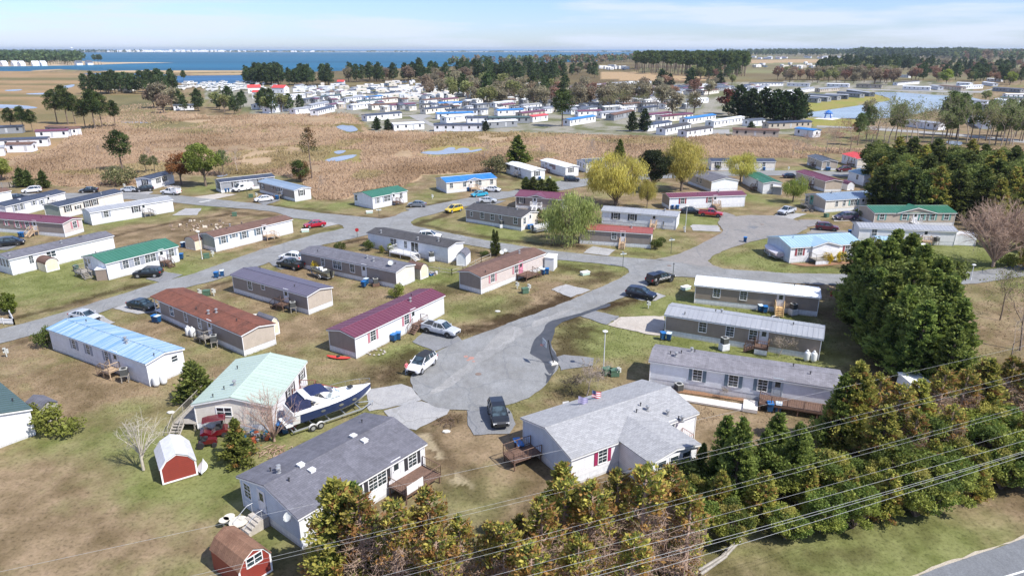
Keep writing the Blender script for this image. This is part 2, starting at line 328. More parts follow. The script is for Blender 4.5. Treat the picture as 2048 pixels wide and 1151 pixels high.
# far zones
reed_c = mixc(np.array(lin('#b9a187')) * .80, np.array(lin('#9a846c')) * .78, (fbm(GX, GY, 22, 21, 4) - .35) * 2.5)
jx = PXX + (n1 - .5) * 30 * (200 / (GY + 60)); jy = PYY + (n3 - .5) * 8 + (n1 - .5) * 4
C = np.where((inpoly(jx, jy, REEDS))[..., None], reed_c, C)
for a_ in [('F2', [(1090, 790), (1160, 765), (1330, 780), (1330, 840), (1200, 850)]), ('F2', [(800, 960), (1000, 950), (1320, 975), (1320, 1090), (1000, 1080)]), ('F3', [(120, 1030), (220, 975), (400, 930), (560, 945), (740, 960), (640, 1020), (330, 1040)])]:
    C = np.where(inpoly(jx, jy, PX(*a_))[..., None], mixc(np.array(lin('#a79a68')) * .75, np.array(lin('#857a52')) * .7, (n3 - .35) * 3), C)
fl = fbm(GX, GY * 3, 120, 31, 5)
flat_c = mixc(np.array(lin('#a4896b')) * .85, np.array(lin('#76704f')) * .8, (fl - .38) * 3)
C = np.where(inpoly(jx, jy, FLATS)[..., None], flat_c, C)
C = np.where(inpoly(jx, jy, PX('F1', [(870, 560), (1230, 545), (1250, 640), (1420, 740), (1900, 790), (1900, 850), (1350, 850), (1000, 750)]))[..., None], mixc(np.array(lin('#8a7f5e')) * .8, np.array(lin('#6f6a4d')) * .8, (n3 - .4) * 3), C)
pk = mixc(np.array(lin('#a5a199')) * .72, np.array(lin('#7f8260')) * .62, (fbm(GX, GY, 9, 41, 4) - .45) * 5)
C = np.where(inpoly(PXX, PYY, PARK)[..., None], pk, C)
C = np.where(inpoly(PXX, PYY, WOODS)[..., None], mixc(np.array(lin('#6d6048')) * .8, np.array(lin('#857a5a')) * .8, (fbm(GX, GY, 80, 51) - .4) * 3), C)
C = np.where(((PYY < 158) & (PXX > 1280))[..., None], mixc(np.array(lin('#7b6f58')) * .8, np.array(lin('#8a8a68')) * .8, (fbm(GX, GY, 160, 55) - .4) * 3), C)
for t_ in TANF: C = np.where(inpoly(PXX, PYY, t_)[..., None], np.array(lin('#b49a7c')) * .82, C)
bank = inpoly(PXX, PYY, PX('F5', [(220, 600), (600, 560), (790, 500), (870, 520), (980, 570), (480, 650), (240, 690)])) | inpoly(PXX, PYY, PX('F5', [(250, 715), (700, 735), (700, 800), (330, 790)]))
C = np.where(bank[..., None], mixc(np.array(lin('#91944f')) * .8, np.array(lin('#a3925f')) * .8, (n1 - .3) * 2), C)
GZ = (n2 - .5) * .10 * (GY < 420) - .06
nr, nc = GX.shape; idx = np.arange(nr * nc).reshape(nr, nc)
Fq = np.stack([idx[:-1, :-1], idx[:-1, 1:], idx[1:, 1:], idx[1:, :-1]], -1).reshape(-1, 4)
t = NT('ground_earth'); t.b.inputs['Roughness'].default_value = .95; t.b.inputs['Specular IOR Level'].default_value = .1
at = t.new('ShaderNodeAttribute', attribute_name='Col')
fn = t.noise(3.2, 6, .72); f2 = t.noise(.7, 5, .65)
c_ = t.mix(.72, at.outputs['Color'], t.ramp(fn, [(.3, (.16, .17, .15)), (.48, (.8, .8, .78)), (.66, (1, 1, 1))]), 'MULTIPLY')
# ramp colours clip at 1: lift with a second multiply
c_ = t.mix(1.0, c_, t.ramp(f2, [(.3, (.78, .8, .72)), (.7, (1, 1, 1))]), 'MULTIPLY')
c_ = t.mix(1.0, c_, (1.28, 1.26, 1.24), 'MULTIPLY')
t.link(c_, t.b.inputs['Base Color']); t.bump(fn, .6, .12)
MATS['ground'] = t.m
go = link('ground', fastmesh('ground', np.stack([GX, GY, GZ], -1).reshape(-1, 3), Fq, t.m, C.reshape(-1, 3))); tag(go, kind='structure')
under = MB(); under.box(-90000, -3000, -1.0, 90000, 90000, -.8)
tag(under.build('ground', mplain('far_soil', '#8d7c5c', .95, .2, .02)), kind='structure')
# ---------------------------------------------------------------- flat sheets: roads, drives, water
def smooth_poly(pts, it=2):
    for _ in range(it):
        q = []
        for i in range(len(pts)):
            a, b = pts[i], pts[(i + 1) % len(pts)]
            q += [(a[0] * .75 + b[0] * .25, a[1] * .75 + b[1] * .25), (a[0] * .25 + b[0] * .75, a[1] * .25 + b[1] * .75)]
        pts = q
    return pts
def sheet(name, px, z, mat, kind='structure', it=0, wob=0.0, thick=0.0, parent=None):
    P = [U(*p) for p in (smooth_poly(px, it) if it else px)]
    pts = []
    for i in range(len(P)):
        a, b = P[i], P[(i + 1) % len(P)]; L = (b - a).length; k = max(1, min(60, int(L / .7))) if wob else 1
        for j in range(k):
            p = a.lerp(b, j / k); d = Vector((-(b - a).y, (b - a).x, 0)).normalized() * wob * (float(fbm(p.x, p.y, 1.3, 61, 3)) - .5) * 2
            pts.append(p + d)
    bm = bmesh.new(); vs = [bm.verts.new((p.x, p.y, z)) for p in pts]; es = [bm.edges.new((vs[i], vs[(i + 1) % len(vs)])) for i in range(len(vs))]
    bmesh.ops.triangle_fill(bm, use_beauty=True, edges=es)
    bmesh.ops.recalc_face_normals(bm, faces=bm.faces)
    for f in bm.faces:
        if f.normal.z < 0: f.normal_flip()
    if thick:
        r = bmesh.ops.extrude_face_region(bm, geom=bm.faces[:]); bmesh.ops.translate(bm, vec=(0, 0, -thick), verts=[v for v in r['geom'] if isinstance(v, bmesh.types.BMVert)])
        bmesh.ops.recalc_face_normals(bm, faces=bm.faces)
    me = bpy.data.meshes.new(name); bm.to_mesh(me); bm.free(); me.materials.append(mat)
    o = link(name, me, parent)
    if kind: o['kind'] = kind
    return o
def masphalt(name, c, c2, dark='#6b6e72', cr=.5):
    t = NT(name); t.b.inputs['Roughness'].default_value = .9; t.b.inputs['Specular IOR Level'].default_value = .25
    a = t.ramp(t.noise(.22, 6, .65), [(.35, c), (.68, c2)])
    a = t.mix(.5, a, t.ramp(t.noise(6, 6, .85), [(.35, (.35, .35, .35)), (.6, (1, 1, 1))]), 'MULTIPLY'); a = t.mix(.6, a, t.ramp(t.noise(1.6, 6, .75, t.mapping((1, .45, 1))), [(.34, (.7, .7, .71)), (.6, (1, 1, 1))]), 'MULTIPLY')
    vo = t.new('ShaderNodeTexVoronoi', feature='DISTANCE_TO_EDGE'); vo.inputs['Scale'].default_value = .13
    dn = t.new('ShaderNodeTexNoise'); dn.inputs['Scale'].default_value = 1.1; t.link(t.coord(), dn.inputs['Vector'])
    vm = t.new('ShaderNodeVectorMath', operation='ADD'); t.link(t.coord(), vm.inputs[0]); t.link(dn.outputs['Color'], vm.inputs[1]); t.link(vm.outputs[0], vo.inputs['Vector'])
    crack = t.math('MULTIPLY', t.math('LESS_THAN', vo.outputs['Distance'], .011), cr)
    a = t.mix(crack, a, dark)
    a = t.mix(t.ramp(t.noise(.6, 5, .7), [(.55, (0, 0, 0)), (.8, (.5, .5, .5))]), a, dark)
    t.link(a, t.b.inputs['Base Color']); t.bump(t.noise(12, 3), .25, .02); MATS[name] = t.m; return t.m
ASPH = masphalt('asphalt_worn', k3('#aaaaa8', .60), k3('#bfc1c2', .60)); ASPHD = masphalt('asphalt_blue_grey', k3('#96999d', .60), k3('#a5a9ae', .60)); ASPW = masphalt('asphalt_warm', k3('#b0aca8', .60), k3('#bfbab6', .60))
DRV = masphalt('driveway_asphalt', k3('#a6a8ab', .60), k3('#b2b3b6', .60), cr=.8); CONC = masphalt('driveway_concrete', k3('#cfc5b9', .76), k3('#ddd5cb', .8), '#a09488', .6); CONG = masphalt('driveway_grey', k3('#b9b9ba', .76), k3('#c9c7c4', .8), '#8d8c8a', .8)
R1 = PX('P', [(-200, 712), (-60, 671), (0, 658), (60, 643), (139, 620), (313, 566), (393, 545), (521, 499), (573, 484), (640, 466), (672, 460), (690, 456), (686, 451), (660, 444), (586, 436), (551, 424), (500, 418), (403, 411), (350, 405), (250, 398), (150, 397), (25, 402), (-150, 402), (-150, 388), (25, 387), (133, 386), (250, 386),
                (365, 391), (400, 396), (438, 399), (513, 407), (642, 426), (763, 437), (790, 432), (803, 425), (848, 413), (941, 394.5), (1034, 380), (1120, 362), (1250, 350), (1430, 342), (1600, 341), (1760, 345), (1760, 354), (1560, 351), (1430, 352), (1300, 358), (1180, 370), (1110, 383), (1034, 392), (981, 402),
                (893, 421), (835, 436), (822, 443), (826, 451), (860, 458), (900, 466), (976, 481), (1090, 499), (1200, 511), (1313, 519), (1447, 537), (1578, 546), (1700, 548), (1800, 548), (1921, 545), (1990, 537), (2048, 527), (2200, 500), (2200, 530), (2048, 552), (1960, 566), (1850, 574), (1687, 571), (1500, 562), (1356, 553), (1341, 553), (1311, 559),
                (1287, 577), (1243, 595), (1191, 616), (1156, 628), (1121, 640), (1106, 658), (1100, 672), (1102, 690), (1114, 710), (1118, 735), (1100, 757), (1087, 776), (1055, 795), (1017, 808), (980, 817), (948, 821), (899, 819), (865, 810), (843, 799), (826, 778), (820, 757), (832, 735), (864, 712), (890, 694), (923, 681), (1017, 646), (1139, 601), (1191, 578),
                (1240, 557), (1258, 545), (1257, 538), (1249, 534), (1200, 527), (1090, 517), (921, 486.5), (830, 475), (790, 469), (760, 466), (737, 469), (700, 478), (609, 497), (533, 527), (434, 559), (313, 590), (226, 616), (104, 660), (0, 686), (-60, 706), (-200, 752)])
sheet('road', R1, .02, ASPH, wob=.28)
CUL2 = PX('P', [(1313, 518.2), (1361, 507), (1401.6, 488), (1443, 466), (1446, 460), (1440, 452), (1436, 445), (1440, 437), (1452, 433.7), (1502, 430), (1553, 431), (1603, 443), (1616, 456), (1593, 468), (1560, 473), (1540, 475), (1497, 484), (1452, 499), (1425, 512), (1416, 522), (1425, 530), (1447, 536.5), (1380, 529)])
sheet('road', CUL2, .026, ASPW, wob=.25)
def strip(reg, pts, wd, z, mat, name='road_marking'):
    mb = MB(); P = [G(reg, *p) for p in pts]
    for a, b in zip(P[:-1], P[1:]):
        n = Vector((-(b - a).y, (b - a).x, 0)).normalized() * wd / 2
        mb.add([(a - n).to_tuple()[:2] + (z,), (b - n).to_tuple()[:2] + (z,), (b + n).to_tuple()[:2] + (z,), (a + n).to_tuple()[:2] + (z,)], [(0, 1, 2, 3)])
    return tag(mb.build(name, mat), kind='structure')
# driveways
for nm, reg, pts, mt in [
    ('driveway', 'Z3', [(1440, 225), (1530, 195), (1672, 230), (1560, 270)], CONG), ('driveway', 'Z3', [(1610, 378), (1680, 343), (1840, 380), (1765, 428)], DRV), ('driveway', 'Z5', [(45, 430), (118, 382), (372, 378), (374, 440), (345, 490), (270, 482)], CONC),
    ('driveway', 'Z3', [(1478, 612), (1520, 600), (1685, 620), (1685, 665), (1500, 690)], DRV), ('driveway', 'Z3', [(642, 525), (722, 462), (880, 470), (935, 522), (770, 582)], DRV), ('driveway', 'Z3', [(370, 805), (585, 768), (640, 790), (700, 860), (480, 915), (400, 925)], CONG),
    ('driveway', 'Z3', [(480, 920), (700, 866), (870, 915), (850, 945), (790, 970), (665, 1035), (540, 985)], CONG), ('driveway', 'Z3', [(960, 920), (1080, 910), (1205, 905), (1245, 1000), (1205, 1055), (1000, 1062), (955, 985)], DRV), ('driveway', 'Z1', [(648, 335), (790, 285), (905, 330), (905, 355), (790, 368)], CONG),
    ('driveway', 'Z1', [(420, 375), (540, 355), (665, 415), (600, 432)], CONG), ('driveway', 'Z1', [(840, 165), (930, 120), (1055, 142), (935, 188)], DRV), ('driveway', 'M2', [(520, 880), (640, 820), (800, 860), (800, 930), (640, 945)], DRV), ('driveway', 'M1', [(1365, 518), (1470, 462), (1600, 462), (1560, 515)], CONG),
    ('driveway', 'M4', [(718, 682), (735, 668), (935, 678), (965, 727), (740, 718)], CONG), ('driveway', 'M4', [(940, 590), (985, 570), (1080, 600), (955, 635)], ASPW), ('driveway', 'M4', [(1370, 605), (1440, 570), (1640, 585), (1520, 630)], CONG), ('driveway', 'M4', [(1570, 632), (1740, 632), (1790, 660), (1650, 690)], ASPW),
    ('driveway', 'M4', [(1640, 740), (1700, 695), (1984, 725), (1984, 750), (1720, 760)], ASPW), ('driveway', 'M3', [(1450, 815), (1530, 762), (1715, 790), (1650, 838)], CONG), ('driveway', 'M2', [(1630, 468), (1790, 442), (1830, 455), (1700, 495)], DRV), ('driveway', 'M2', [(930, 560), (960, 545), (1120, 585), (980, 612)], CONG),
    ('driveway', 'M2', [(-60, 375), (150, 345), (300, 350), (80, 398)], CONC), ('driveway', 'Z5', [(150, 262), (240, 215), (378, 262), (318, 292), (240, 290)], CONG), ('driveway', 'M2', [(430, 400), (560, 380), (640, 395), (510, 440)], DRV), ('driveway', 'M1', [(940, 345), (1000, 325), (1220, 330), (1180, 352)], CONG),
    ('driveway', 'M3', [(660, 350), (760, 325), (930, 330), (740, 365)], DRV), ('driveway', 'M3', [(640, 425), (720, 400), (850, 400), (760, 430)], DRV), ('driveway', 'M3', [(1230, 270), (1380, 235), (1450, 250), (1350, 290)], DRV), ('driveway', 'M1', [(-100, 790), (0, 745), (180, 740), (60, 792)], DRV), ('driveway', 'M5', [(460, 600), (640, 595), (680, 640), (480, 645)], CONC)]:
    sheet(nm, PX(reg, pts), .014 if nm == 'driveway' else .03, mt, it=0, wob=.3)
# worn / wet areas on the cul-de-sac
t = NT('wet_asphalt'); t.b.inputs['Roughness'].default_value = .35
t.link(t.ramp(t.noise(.9, 5), [(.35, (.045, .048, .05)), (.65, (.07, .07, .073))]), t.b.inputs['Base Color']); WET = t.m
sheet('puddle', PX('Z3', [(1322, 590), (1335, 530), (1395, 470), (1412, 420), (1500, 392), (1590, 372), (1690, 335), (1790, 300), (1780, 325), (1690, 352), (1590, 385), (1480, 425), (1452, 500), (1440, 560), (1490, 620), (1478, 670), (1440, 720), (1420, 690), (1400, 640), (1330, 600)]), .03, WET, it=1, wob=.25)
sheet('puddle', PX('Z3', [(1400, 700), (1440, 725), (1450, 700), (1475, 680), (1440, 740), (1410, 775), (1425, 735)]), .031, WET, it=1, wob=.2)
LT = masphalt('asphalt_bleached', k3('#b4b4b3', .62), k3('#c4c3c0', .66), '#a8a8a8', .3)
sheet('road_wear', PX('Z3', [(1180, 430), (1300, 450), (1250, 510), (1050, 640), (900, 760), (830, 800), (760, 830), (740, 815), (860, 740), (1020, 600), (1120, 500)]), .024, LT, it=2, wob=.6)
sheet('road_wear', PX('Z3', [(1330, 420), (1420, 380), (1600, 320), (1560, 350), (1400, 420), (1340, 450)]), .024, LT, it=1, wob=.4)
RST = mplain('rust_stain', '#a67f74', .9, .25, 6)
for q in [(955, 612, 14), (985, 622, 18), (1000, 640, 9), (968, 632, 9)]:
    sheet('stain', PX('Z3', [(q[0] + math.cos(a) * q[2], q[1] + math.sin(a) * q[2] * .5) for a in np.linspace(0, 6.28, 9)[:-1]]), .032, RST, wob=.15)
MH = mplain('manhole_iron', '#7a6a60', .7)
for reg, x, y, r in [('Z3', 1026, 713, .38), ('M4', 1285, 670, .4), ('Z5', 398, 90, .4)]:
    c = G(reg, x, y); tag(MB().lathe([(r, 0), (r, .045)], 16, 0, None, (c.x, c.y, 0)).build('manhole_cover', MH), {'Z3': 'round iron manhole cover in the middle of the near turning circle', 'M4': 'small iron manhole cover in the far turning circle', 'Z5': 'round manhole cover on the cross road by the black lettered pickup'}[reg], 'manhole cover')
sheet('road_patch', PX('M4', [(1175, 690), (1215, 680), (1262, 690), (1225, 708)]), .034, ASPHD)
# highway bottom right
sheet('road', PX('Z6', [(1340, 1175), (1500, 1110), (1700, 1040), (2009, 935), (2700, 700), (4000, 900), (4000, 2600), (600, 2600), (900, 1400)]), .02, ASPHD, wob=.05)
t = NT('gravel'); t.link(t.ramp(t.noise(7, 5, .8), [(.3, k3('#9a8f7c', .8)), (.7, k3('#d6cbb8', .85))]), t.b.inputs['Base Color']); t.b.inputs['Roughness'].default_value = .95
sheet('gravel_shoulder', PX('Z6', [(1300, 1175), (1480, 1100), (1690, 1026), (2009, 918), (2700, 682), (2700, 705), (2009, 941), (1700, 1047), (1500, 1118), (1340, 1185)]), .012, t.m, wob=.3)
WP = mplain('road_paint', '#dcdcd6', .7, .2, 5)
strip('Z6', [(1700, 1224), (1820, 1180), (2009, 1124), (2300, 1034)], .16, .034, WP)
strip('M1', [(1590, 416), (1690, 396)], .35, .034, WP)
strip('M2', [(-10, 412), (100, 396)], .3, .034, WP)
# ---------------------------------------------------------------- water
def mwater(name, c, rough=.45, spec=.35, sc=.05):
    t = NT(name); t.b.inputs['Roughness'].default_value = rough; t.b.inputs['Specular IOR Level'].default_value = spec
    t.link(t.ramp(t.noise(1, 5, .6, t.mapping((sc * .1, sc, 1))), [(.35, k3(c, .82)), (.65, k3(c, 1.2))]), t.b.inputs['Base Color'])
    t.bump(t.noise(.6, 4), .25, .3); return t.m
BAY = mwater('bay_water', (.016, .105, .19), .6, .12, .004); POND = mwater('pond_water', '#8494a0', .2, .35, .05); CREEK = mwater('creek_water', '#8a93a0', .25, .25, .05)
sheet('bay', [(-1700, 150), (-200, 142), (60, 142.5), (130, 139), (200, 142), (350, 141), (480, 141), (560, 146), (700, 141), (1000, 129), (1180, 123), (1262, 117), (1330, 106), (1500, 104.3), (1500, 101), (-1700, 101)], .03, BAY)
sheet('ocean', [(-3000, 100.6), (-1700, 101.2), (1500, 101.2), (3600, 101), (3600, 98.7), (-3000, 98.7)], .03, mwater('ocean_water', '#5f8fb4', .5, .25, .004))
sheet('inlet', [(165, 147.5), (230, 146), (340, 149.5), (350, 152), (490, 150.5), (505, 156), (495, 166), (420, 170), (350, 165), (340, 157), (215, 156)], .035, mwater('inlet_water', '#2c5a80', .5, .15, .01))
sheet('land', [(-1700, 133), (0, 133), (60, 132.5), (150, 131), (200, 129.5), (260, 127), (350, 125.6), (300, 124.8), (210, 124.5), (160, 122), (100, 112), (0, 108), (-1700, 108)], .06, mplain('spit_sand', '#b5a183', .95, .3, .01))
for p in [[(60, 141.2), (120, 138.5), (130, 139.5), (80, 143)], [(200, 142), (290, 140.8), (430, 141.4), (490, 141), (500, 144), (330, 145.5), (230, 144)], [(350, 148.2), (480, 146), (520, 149), (420, 151)]]:
    sheet('sandbar', p, .062, mplain('sandbar', '#a8906a', .95, .3, .01))
pond = PX('F5', [(250, 680), (480, 650), (860, 595), (950, 578), (962, 566), (930, 552), (840, 530), (790, 512), (860, 508), (1040, 512), (1200, 525), (1450, 540), (1690, 562), (1685, 590), (1500, 625), (1300, 660), (1100, 700), (870, 728), (560, 724), (330, 712), (250, 704)])
sheet('pond', pond, .03, POND, it=1)
for reg, pts in [('F2', [(1105, 795), (1160, 775), (1210, 785), (1255, 782), (1305, 825), (1215, 838), (1150, 815)]), ('F2', [(1090, 1000), (1140, 985), (1210, 985), (1170, 1010), (1120, 1018)]), ('F2', [(1020, 1065), (1100, 1040), (1290, 1015), (1270, 1040), (1150, 1075), (1040, 1080)]),
                 ('F3', [(150, 1005), (230, 990), (330, 995), (400, 958), (460, 962), (440, 990), (500, 965), (560, 968), (570, 992), (650, 972), (690, 978), (600, 1002), (430, 1012), (330, 1022), (220, 1018)]), ('F1', [(-300, 612), (0, 610), (180, 616), (335, 636), (240, 648), (0, 640), (-300, 645)]),
                 ('F1', [(30, 492), (190, 484), (170, 498), (50, 503)]), ('F1', [(200, 520), (500, 512), (480, 526), (230, 530)]), ('F1', [(470, 470), (620, 440), (600, 470), (500, 480)]), ('F1', [(980, 750), (1250, 752), (1240, 764), (1000, 762)]), ('F4', [(40, 905), (150, 895), (160, 915), (60, 925)]), ('F3', [(1690, 905), (1800, 893), (1810, 910), (1720, 922)]),
                 ('M1', [(1700, 215), (1760, 160), (1850, 155), (1800, 210)]), ('M5', [(1350, 5), (1500, 10), (1490, 45), (1400, 40)])]:
    sheet('marsh_pool', PX(reg, pts), .02, CREEK, it=2, wob=.5)
# park streets far behind
FR = masphalt('park_street', k3('#b4b3b0', .74), k3('#c4c2bf', .76))
for reg, pts in [('F2', [(1700, 700), (1830, 690), (1900, 700), (1830, 730), (1930, 775), (2100, 790), (2100, 800), (1900, 790), (1780, 740)]), ('F5', [(350, 782), (700, 795), (1100, 820), (1500, 850), (2048, 900), (2500, 950), (2500, 975), (2048, 925), (1400, 860), (1000, 832), (600, 805), (350, 795)]), ('F4', [(900, 815), (1060, 815), (1060, 850), (920, 850)]),
                 ('F5', [(600, 480), (1050, 492), (1400, 500), (1690, 500), (1790, 480), (1790, 487), (1700, 515), (1400, 510), (1050, 500), (600, 488)]), ('F5', [(0, 505), (200, 500), (215, 560), (0, 575)]), ('F2', [(500, 560), (1900, 590), (1900, 600), (500, 570)]), ('F3', [(0, 600), (200, 590), (200, 600), (0, 615)])]:
    sheet('road', PX(reg, pts), .02, FR)
# ================================================================ HOUSES
WHITE = '#e6e6e8'; TRIM = mplain('white_trim', '#eaeaea', .5, .08); GLASS = mglass()
WOODD = mplain('wood_dark', '#6d5548', .8, .3, 4); WOODL = mplain('wood_light', '#b9a083', .8, .25, 4); WOODN = mplain('wood_fresh', '#d3b281', .8, .2, 4); WOODG = mplain('wood_grey', '#9b958c', .85, .25, 4); WHT = mplain('white_rail', '#dcdcdc', .6, .1, 4)
VENTM = mplain('vent_metal', '#a9aaab', .45, .2, 6, metal=.5); VENTD = mplain('vent_dark', '#3a3a3c', .6)
SID = {'white': msiding('siding_white', k3('#e9eaee', .98)), 'coolshade': msiding('siding_cool_shade', k3('#ecf0f6', .97)), 'taupe': msiding('siding_taupe', k3('#a0958f', .85)), 'beige': msiding('siding_beige', k3('#c4b8aa', .88)), 'tan': msiding('siding_tan', k3('#a4968a', .85)),  # second, bluish white has wall shade tinted in; pale blue sheds share it
       'pink': msiding('siding_pinkish', k3('#d9cdc8', .88)), 'grey': msiding('siding_grey', k3('#9c9fa4', .85)), 'dark': msiding('siding_dark_grey', k3('#6f757c', .85)), 'blue': msiding('siding_shade_blue', k3('#c9d4e2', .95)), 'green': msiding('siding_sage', k3('#a3ada6', .85)), 'cream': msiding('siding_cream', k3('#e6dfd4', .95)), 'brown': msiding('siding_brown', k3('#8b7a70', .85)), 'red': msiding('siding_barn_red', k3('#a3463c', .72))}  # pale blue is white siding with end-wall shade put into its colour
SKW = mskirt('skirt_white', k3('#e6e9ee', .95)); SKC = mskirt('skirt_cream', k3('#d8d0c6', .85))
ROOFS = {'grey': mshingle('shingle_grey', k3('#97959c', .72)), 'greyd': mshingle('shingle_slate', k3('#7f7f89', .7)), 'lgrey': mshingle('shingle_light_grey', k3('#b9babd', .68), k3('#9a9a9c', .7), .15), 'brown': mshingle('shingle_brown', k3('#83675c', .7)), 'rust': mshingle('shingle_rust', k3('#8d5a4a', .7), k3('#4a3a34', .7)), 'black': mshingle('shingle_charcoal', k3('#5c5b5e', .7)),
         'navy': mmetal('metal_navy', k3('#3f4757', .8), k3('#59617a', .8)), 'plum': mmetal('metal_plum_grey', k3('#6a6678', .8), k3('#5c5868', .8)), 'maroon': mmetal('metal_maroon', k3('#7c4256', .72), k3('#86505f', .74)), 'green': mmetal('metal_green', k3('#3f8068', .7), k3('#528f78', .72)), 'blue': mmetal('metal_blue', k3('#2f7fc4', .85), k3('#4f97d4', .9)), 'mint': mmetal('metal_mint', k3('#b4c5b9', .86), k3('#c2d0c7', .88), streak=.3),
         'bluefadesheen': mmetal('metal_blue_faded_sheen', k3('#7ba6c8', .78), k3('#c6d6e4', .86), .35, .8, 2.5), 'lblue': mmetal('metal_pale_blue', k3('#a3c4d8', .8), k3('#bcd6e2', .84)), 'white': mmetal('metal_white', k3('#e6e9ec', .9), k3('#d6dade', .9)), 'steel': mmetal('metal_grey', k3('#a9acb2', .78), k3('#bec2c8', .8)), 'red': mmetal('metal_red', k3('#d94b48', .85), k3('#e26a62', .85)), 'rustmetal': mmetal('metal_brick', k3('#a0594f', .8), k3('#a9655a', .8)),  # faded blue: pale streaks put the sky's reflection into the paint too
         'bluesteel': mmetal('metal_blue_grey', k3('#8b9fb5', .8), k3('#9fb1c6', .8)), 'greyd2': mmetal('metal_dark_grey', k3('#5d6470', .8), k3('#70777f', .8)), 'teal': mmetal('metal_teal', k3('#566e6a', .62))}
METALS = {'navy', 'plum', 'maroon', 'green', 'blue', 'mint', 'bluefadesheen', 'lblue', 'white', 'steel', 'red', 'rustmetal', 'bluesteel', 'greyd2', 'teal'}
SHUT = {'b': mplain('shutter_slate_blue', k3('#6f8494', .8)), 'k': mplain('shutter_black', k3('#3b3a40', .8)), 'r': mplain('shutter_red', k3('#9c4a50', .85)), 'm': mplain('shutter_magenta', k3('#a3305e', .85)), 'g': mplain('shutter_grey', k3('#a8adb8', .85)), 'p': mplain('shutter_pink', k3('#c98a94', .85)), 't': mplain('shutter_teal', k3('#6fa5a0', .85))}
_wc = {}
WS = {'w': (.95, 1.35), 's': (.6, .85), 'd': (1.9, 1.35), 'n': (.7, 1.35), 'q': (.75, .7), 'l': (1.5, .9), 'P': (1.7, 2.0)}
def win_mesh(kind):
    if kind in _wc: return _wc[kind]
    W, H = WS[kind]; f = MB(); t_ = .085
    f.box(-W / 2 - t_, -.06, -H / 2 - t_, -W / 2, .03, H / 2 + t_).box(W / 2, -.06, -H / 2 - t_, W / 2 + t_, .03, H / 2 + t_).box(-W / 2, -.06, H / 2, W / 2, .03, H / 2 + t_).box(-W / 2, -.075, -H / 2 - t_ - .02, W / 2, .03, -H / 2)
    nx = 2 if W > 1.2 else 1
    if kind != 'P': f.box(-W / 2, -.045, -.03, W / 2, .0, .03)
    if nx == 2: f.box(-.04, -.05, -H / 2, .04, 0, H / 2)
    g = MB().box(-W / 2, -.02, -H / 2, W / 2, .012, H / 2)
    c = MB()
    if kind in 'wdn':   # grilles
        for i in range(nx):
            x0 = -W / 2 + i * W / nx; c.box(x0 + W / nx / 2 - .014, -.034, -H / 2, x0 + W / nx / 2 + .014, -.018, H / 2)
        for z in (-H / 4, H / 4): c.box(-W / 2, -.033, z - .013, W / 2, -.019, z + .013)
    _wc[kind] = (f.mesh('window', TRIM), g.mesh('pane', GLASS), c.mesh('grille', TRIM) if c.v else None); return _wc[kind]
_sc = {}
def shut_mesh(H, c):
    k = (round(H, 2), c)
    if k not in _sc:
        m = MB().box(-.19, -.05, -H / 2, .19, .02, H / 2)
        for i in range(8): z = -H / 2 + H * (i + .5) / 8; m.box(-.15, -.058, z - .02, .15, -.05, z + .02)
        _sc[k] = m.mesh('shutter', SHUT[c])
    return _sc[k]
def door_mesh(kind):
    k = 'door' + kind
    if k in _wc: return _wc[k]
    c = {'D': WHITE, 'P': '#d58aa0', 'T': '#5fa394', 'G': '#b9c2c9'}[kind]
    d = MB().box(-.46, -.05, -1.02, .46, .02, 1.02); d.box(-.56, -.07, -1.02, -.46, .02, 1.12).box(.46, -.07, -1.02, .56, .02, 1.12).box(-.46, -.07, 1.02, .46, .02, 1.12)
    for z0, z1 in ((-.8, -.15),): d.box(-.3, -.058, z0, .3, -.05, z1)
    g = MB().box(-.27, -.062, .05, .27, -.048, .8); h = MB().box(-.4, -.09, -.06, -.34, -.05, .06)
    _wc[k] = (d.mesh('door', mplain('door_' + kind, k3(c, .9), .5)), g.mesh('pane', GLASS), h.mesh('handle', VENTM)); return _wc[k]
FL = .95
def face_M(side, s, z, L, Wd):
    if side == 'F': return Matrix.Translation((s, 0, z))
    if side == 'R': return Matrix.Translation((L, s, z)) @ Matrix.Rotation(R(90), 4, 'Z')
    if side == 'B': return Matrix.Translation((s, Wd, z)) @ Matrix.Rotation(R(180), 4, 'Z')
    return Matrix.Translation((0, s, z)) @ Matrix.Rotation(R(-90), 4, 'Z')
def railing(mb, a, b, h=.95, post=.09, mi=0, bal=.22):
    a = Vector(a); b = Vector(b); L = (b - a).length
    if L < .1: return
    n = max(1, round(L / 1.8))
    for i in range(n + 1): p = a.lerp(b, i / n); mb.tube(p, p + Vector((0, 0, h)), post / 2 * 1.1, None, 4, mi)
    for z in (h, .12): mb.tube(a + Vector((0, 0, z)), b + Vector((0, 0, z)), .042, None, 4, mi)
    k = int(L / bal)
    for i in range(1, k): p = a.lerp(b, i / k); mb.tube(p + Vector((0, 0, .12)), p + Vector((0, 0, h)), .014, None, 4, mi, False)
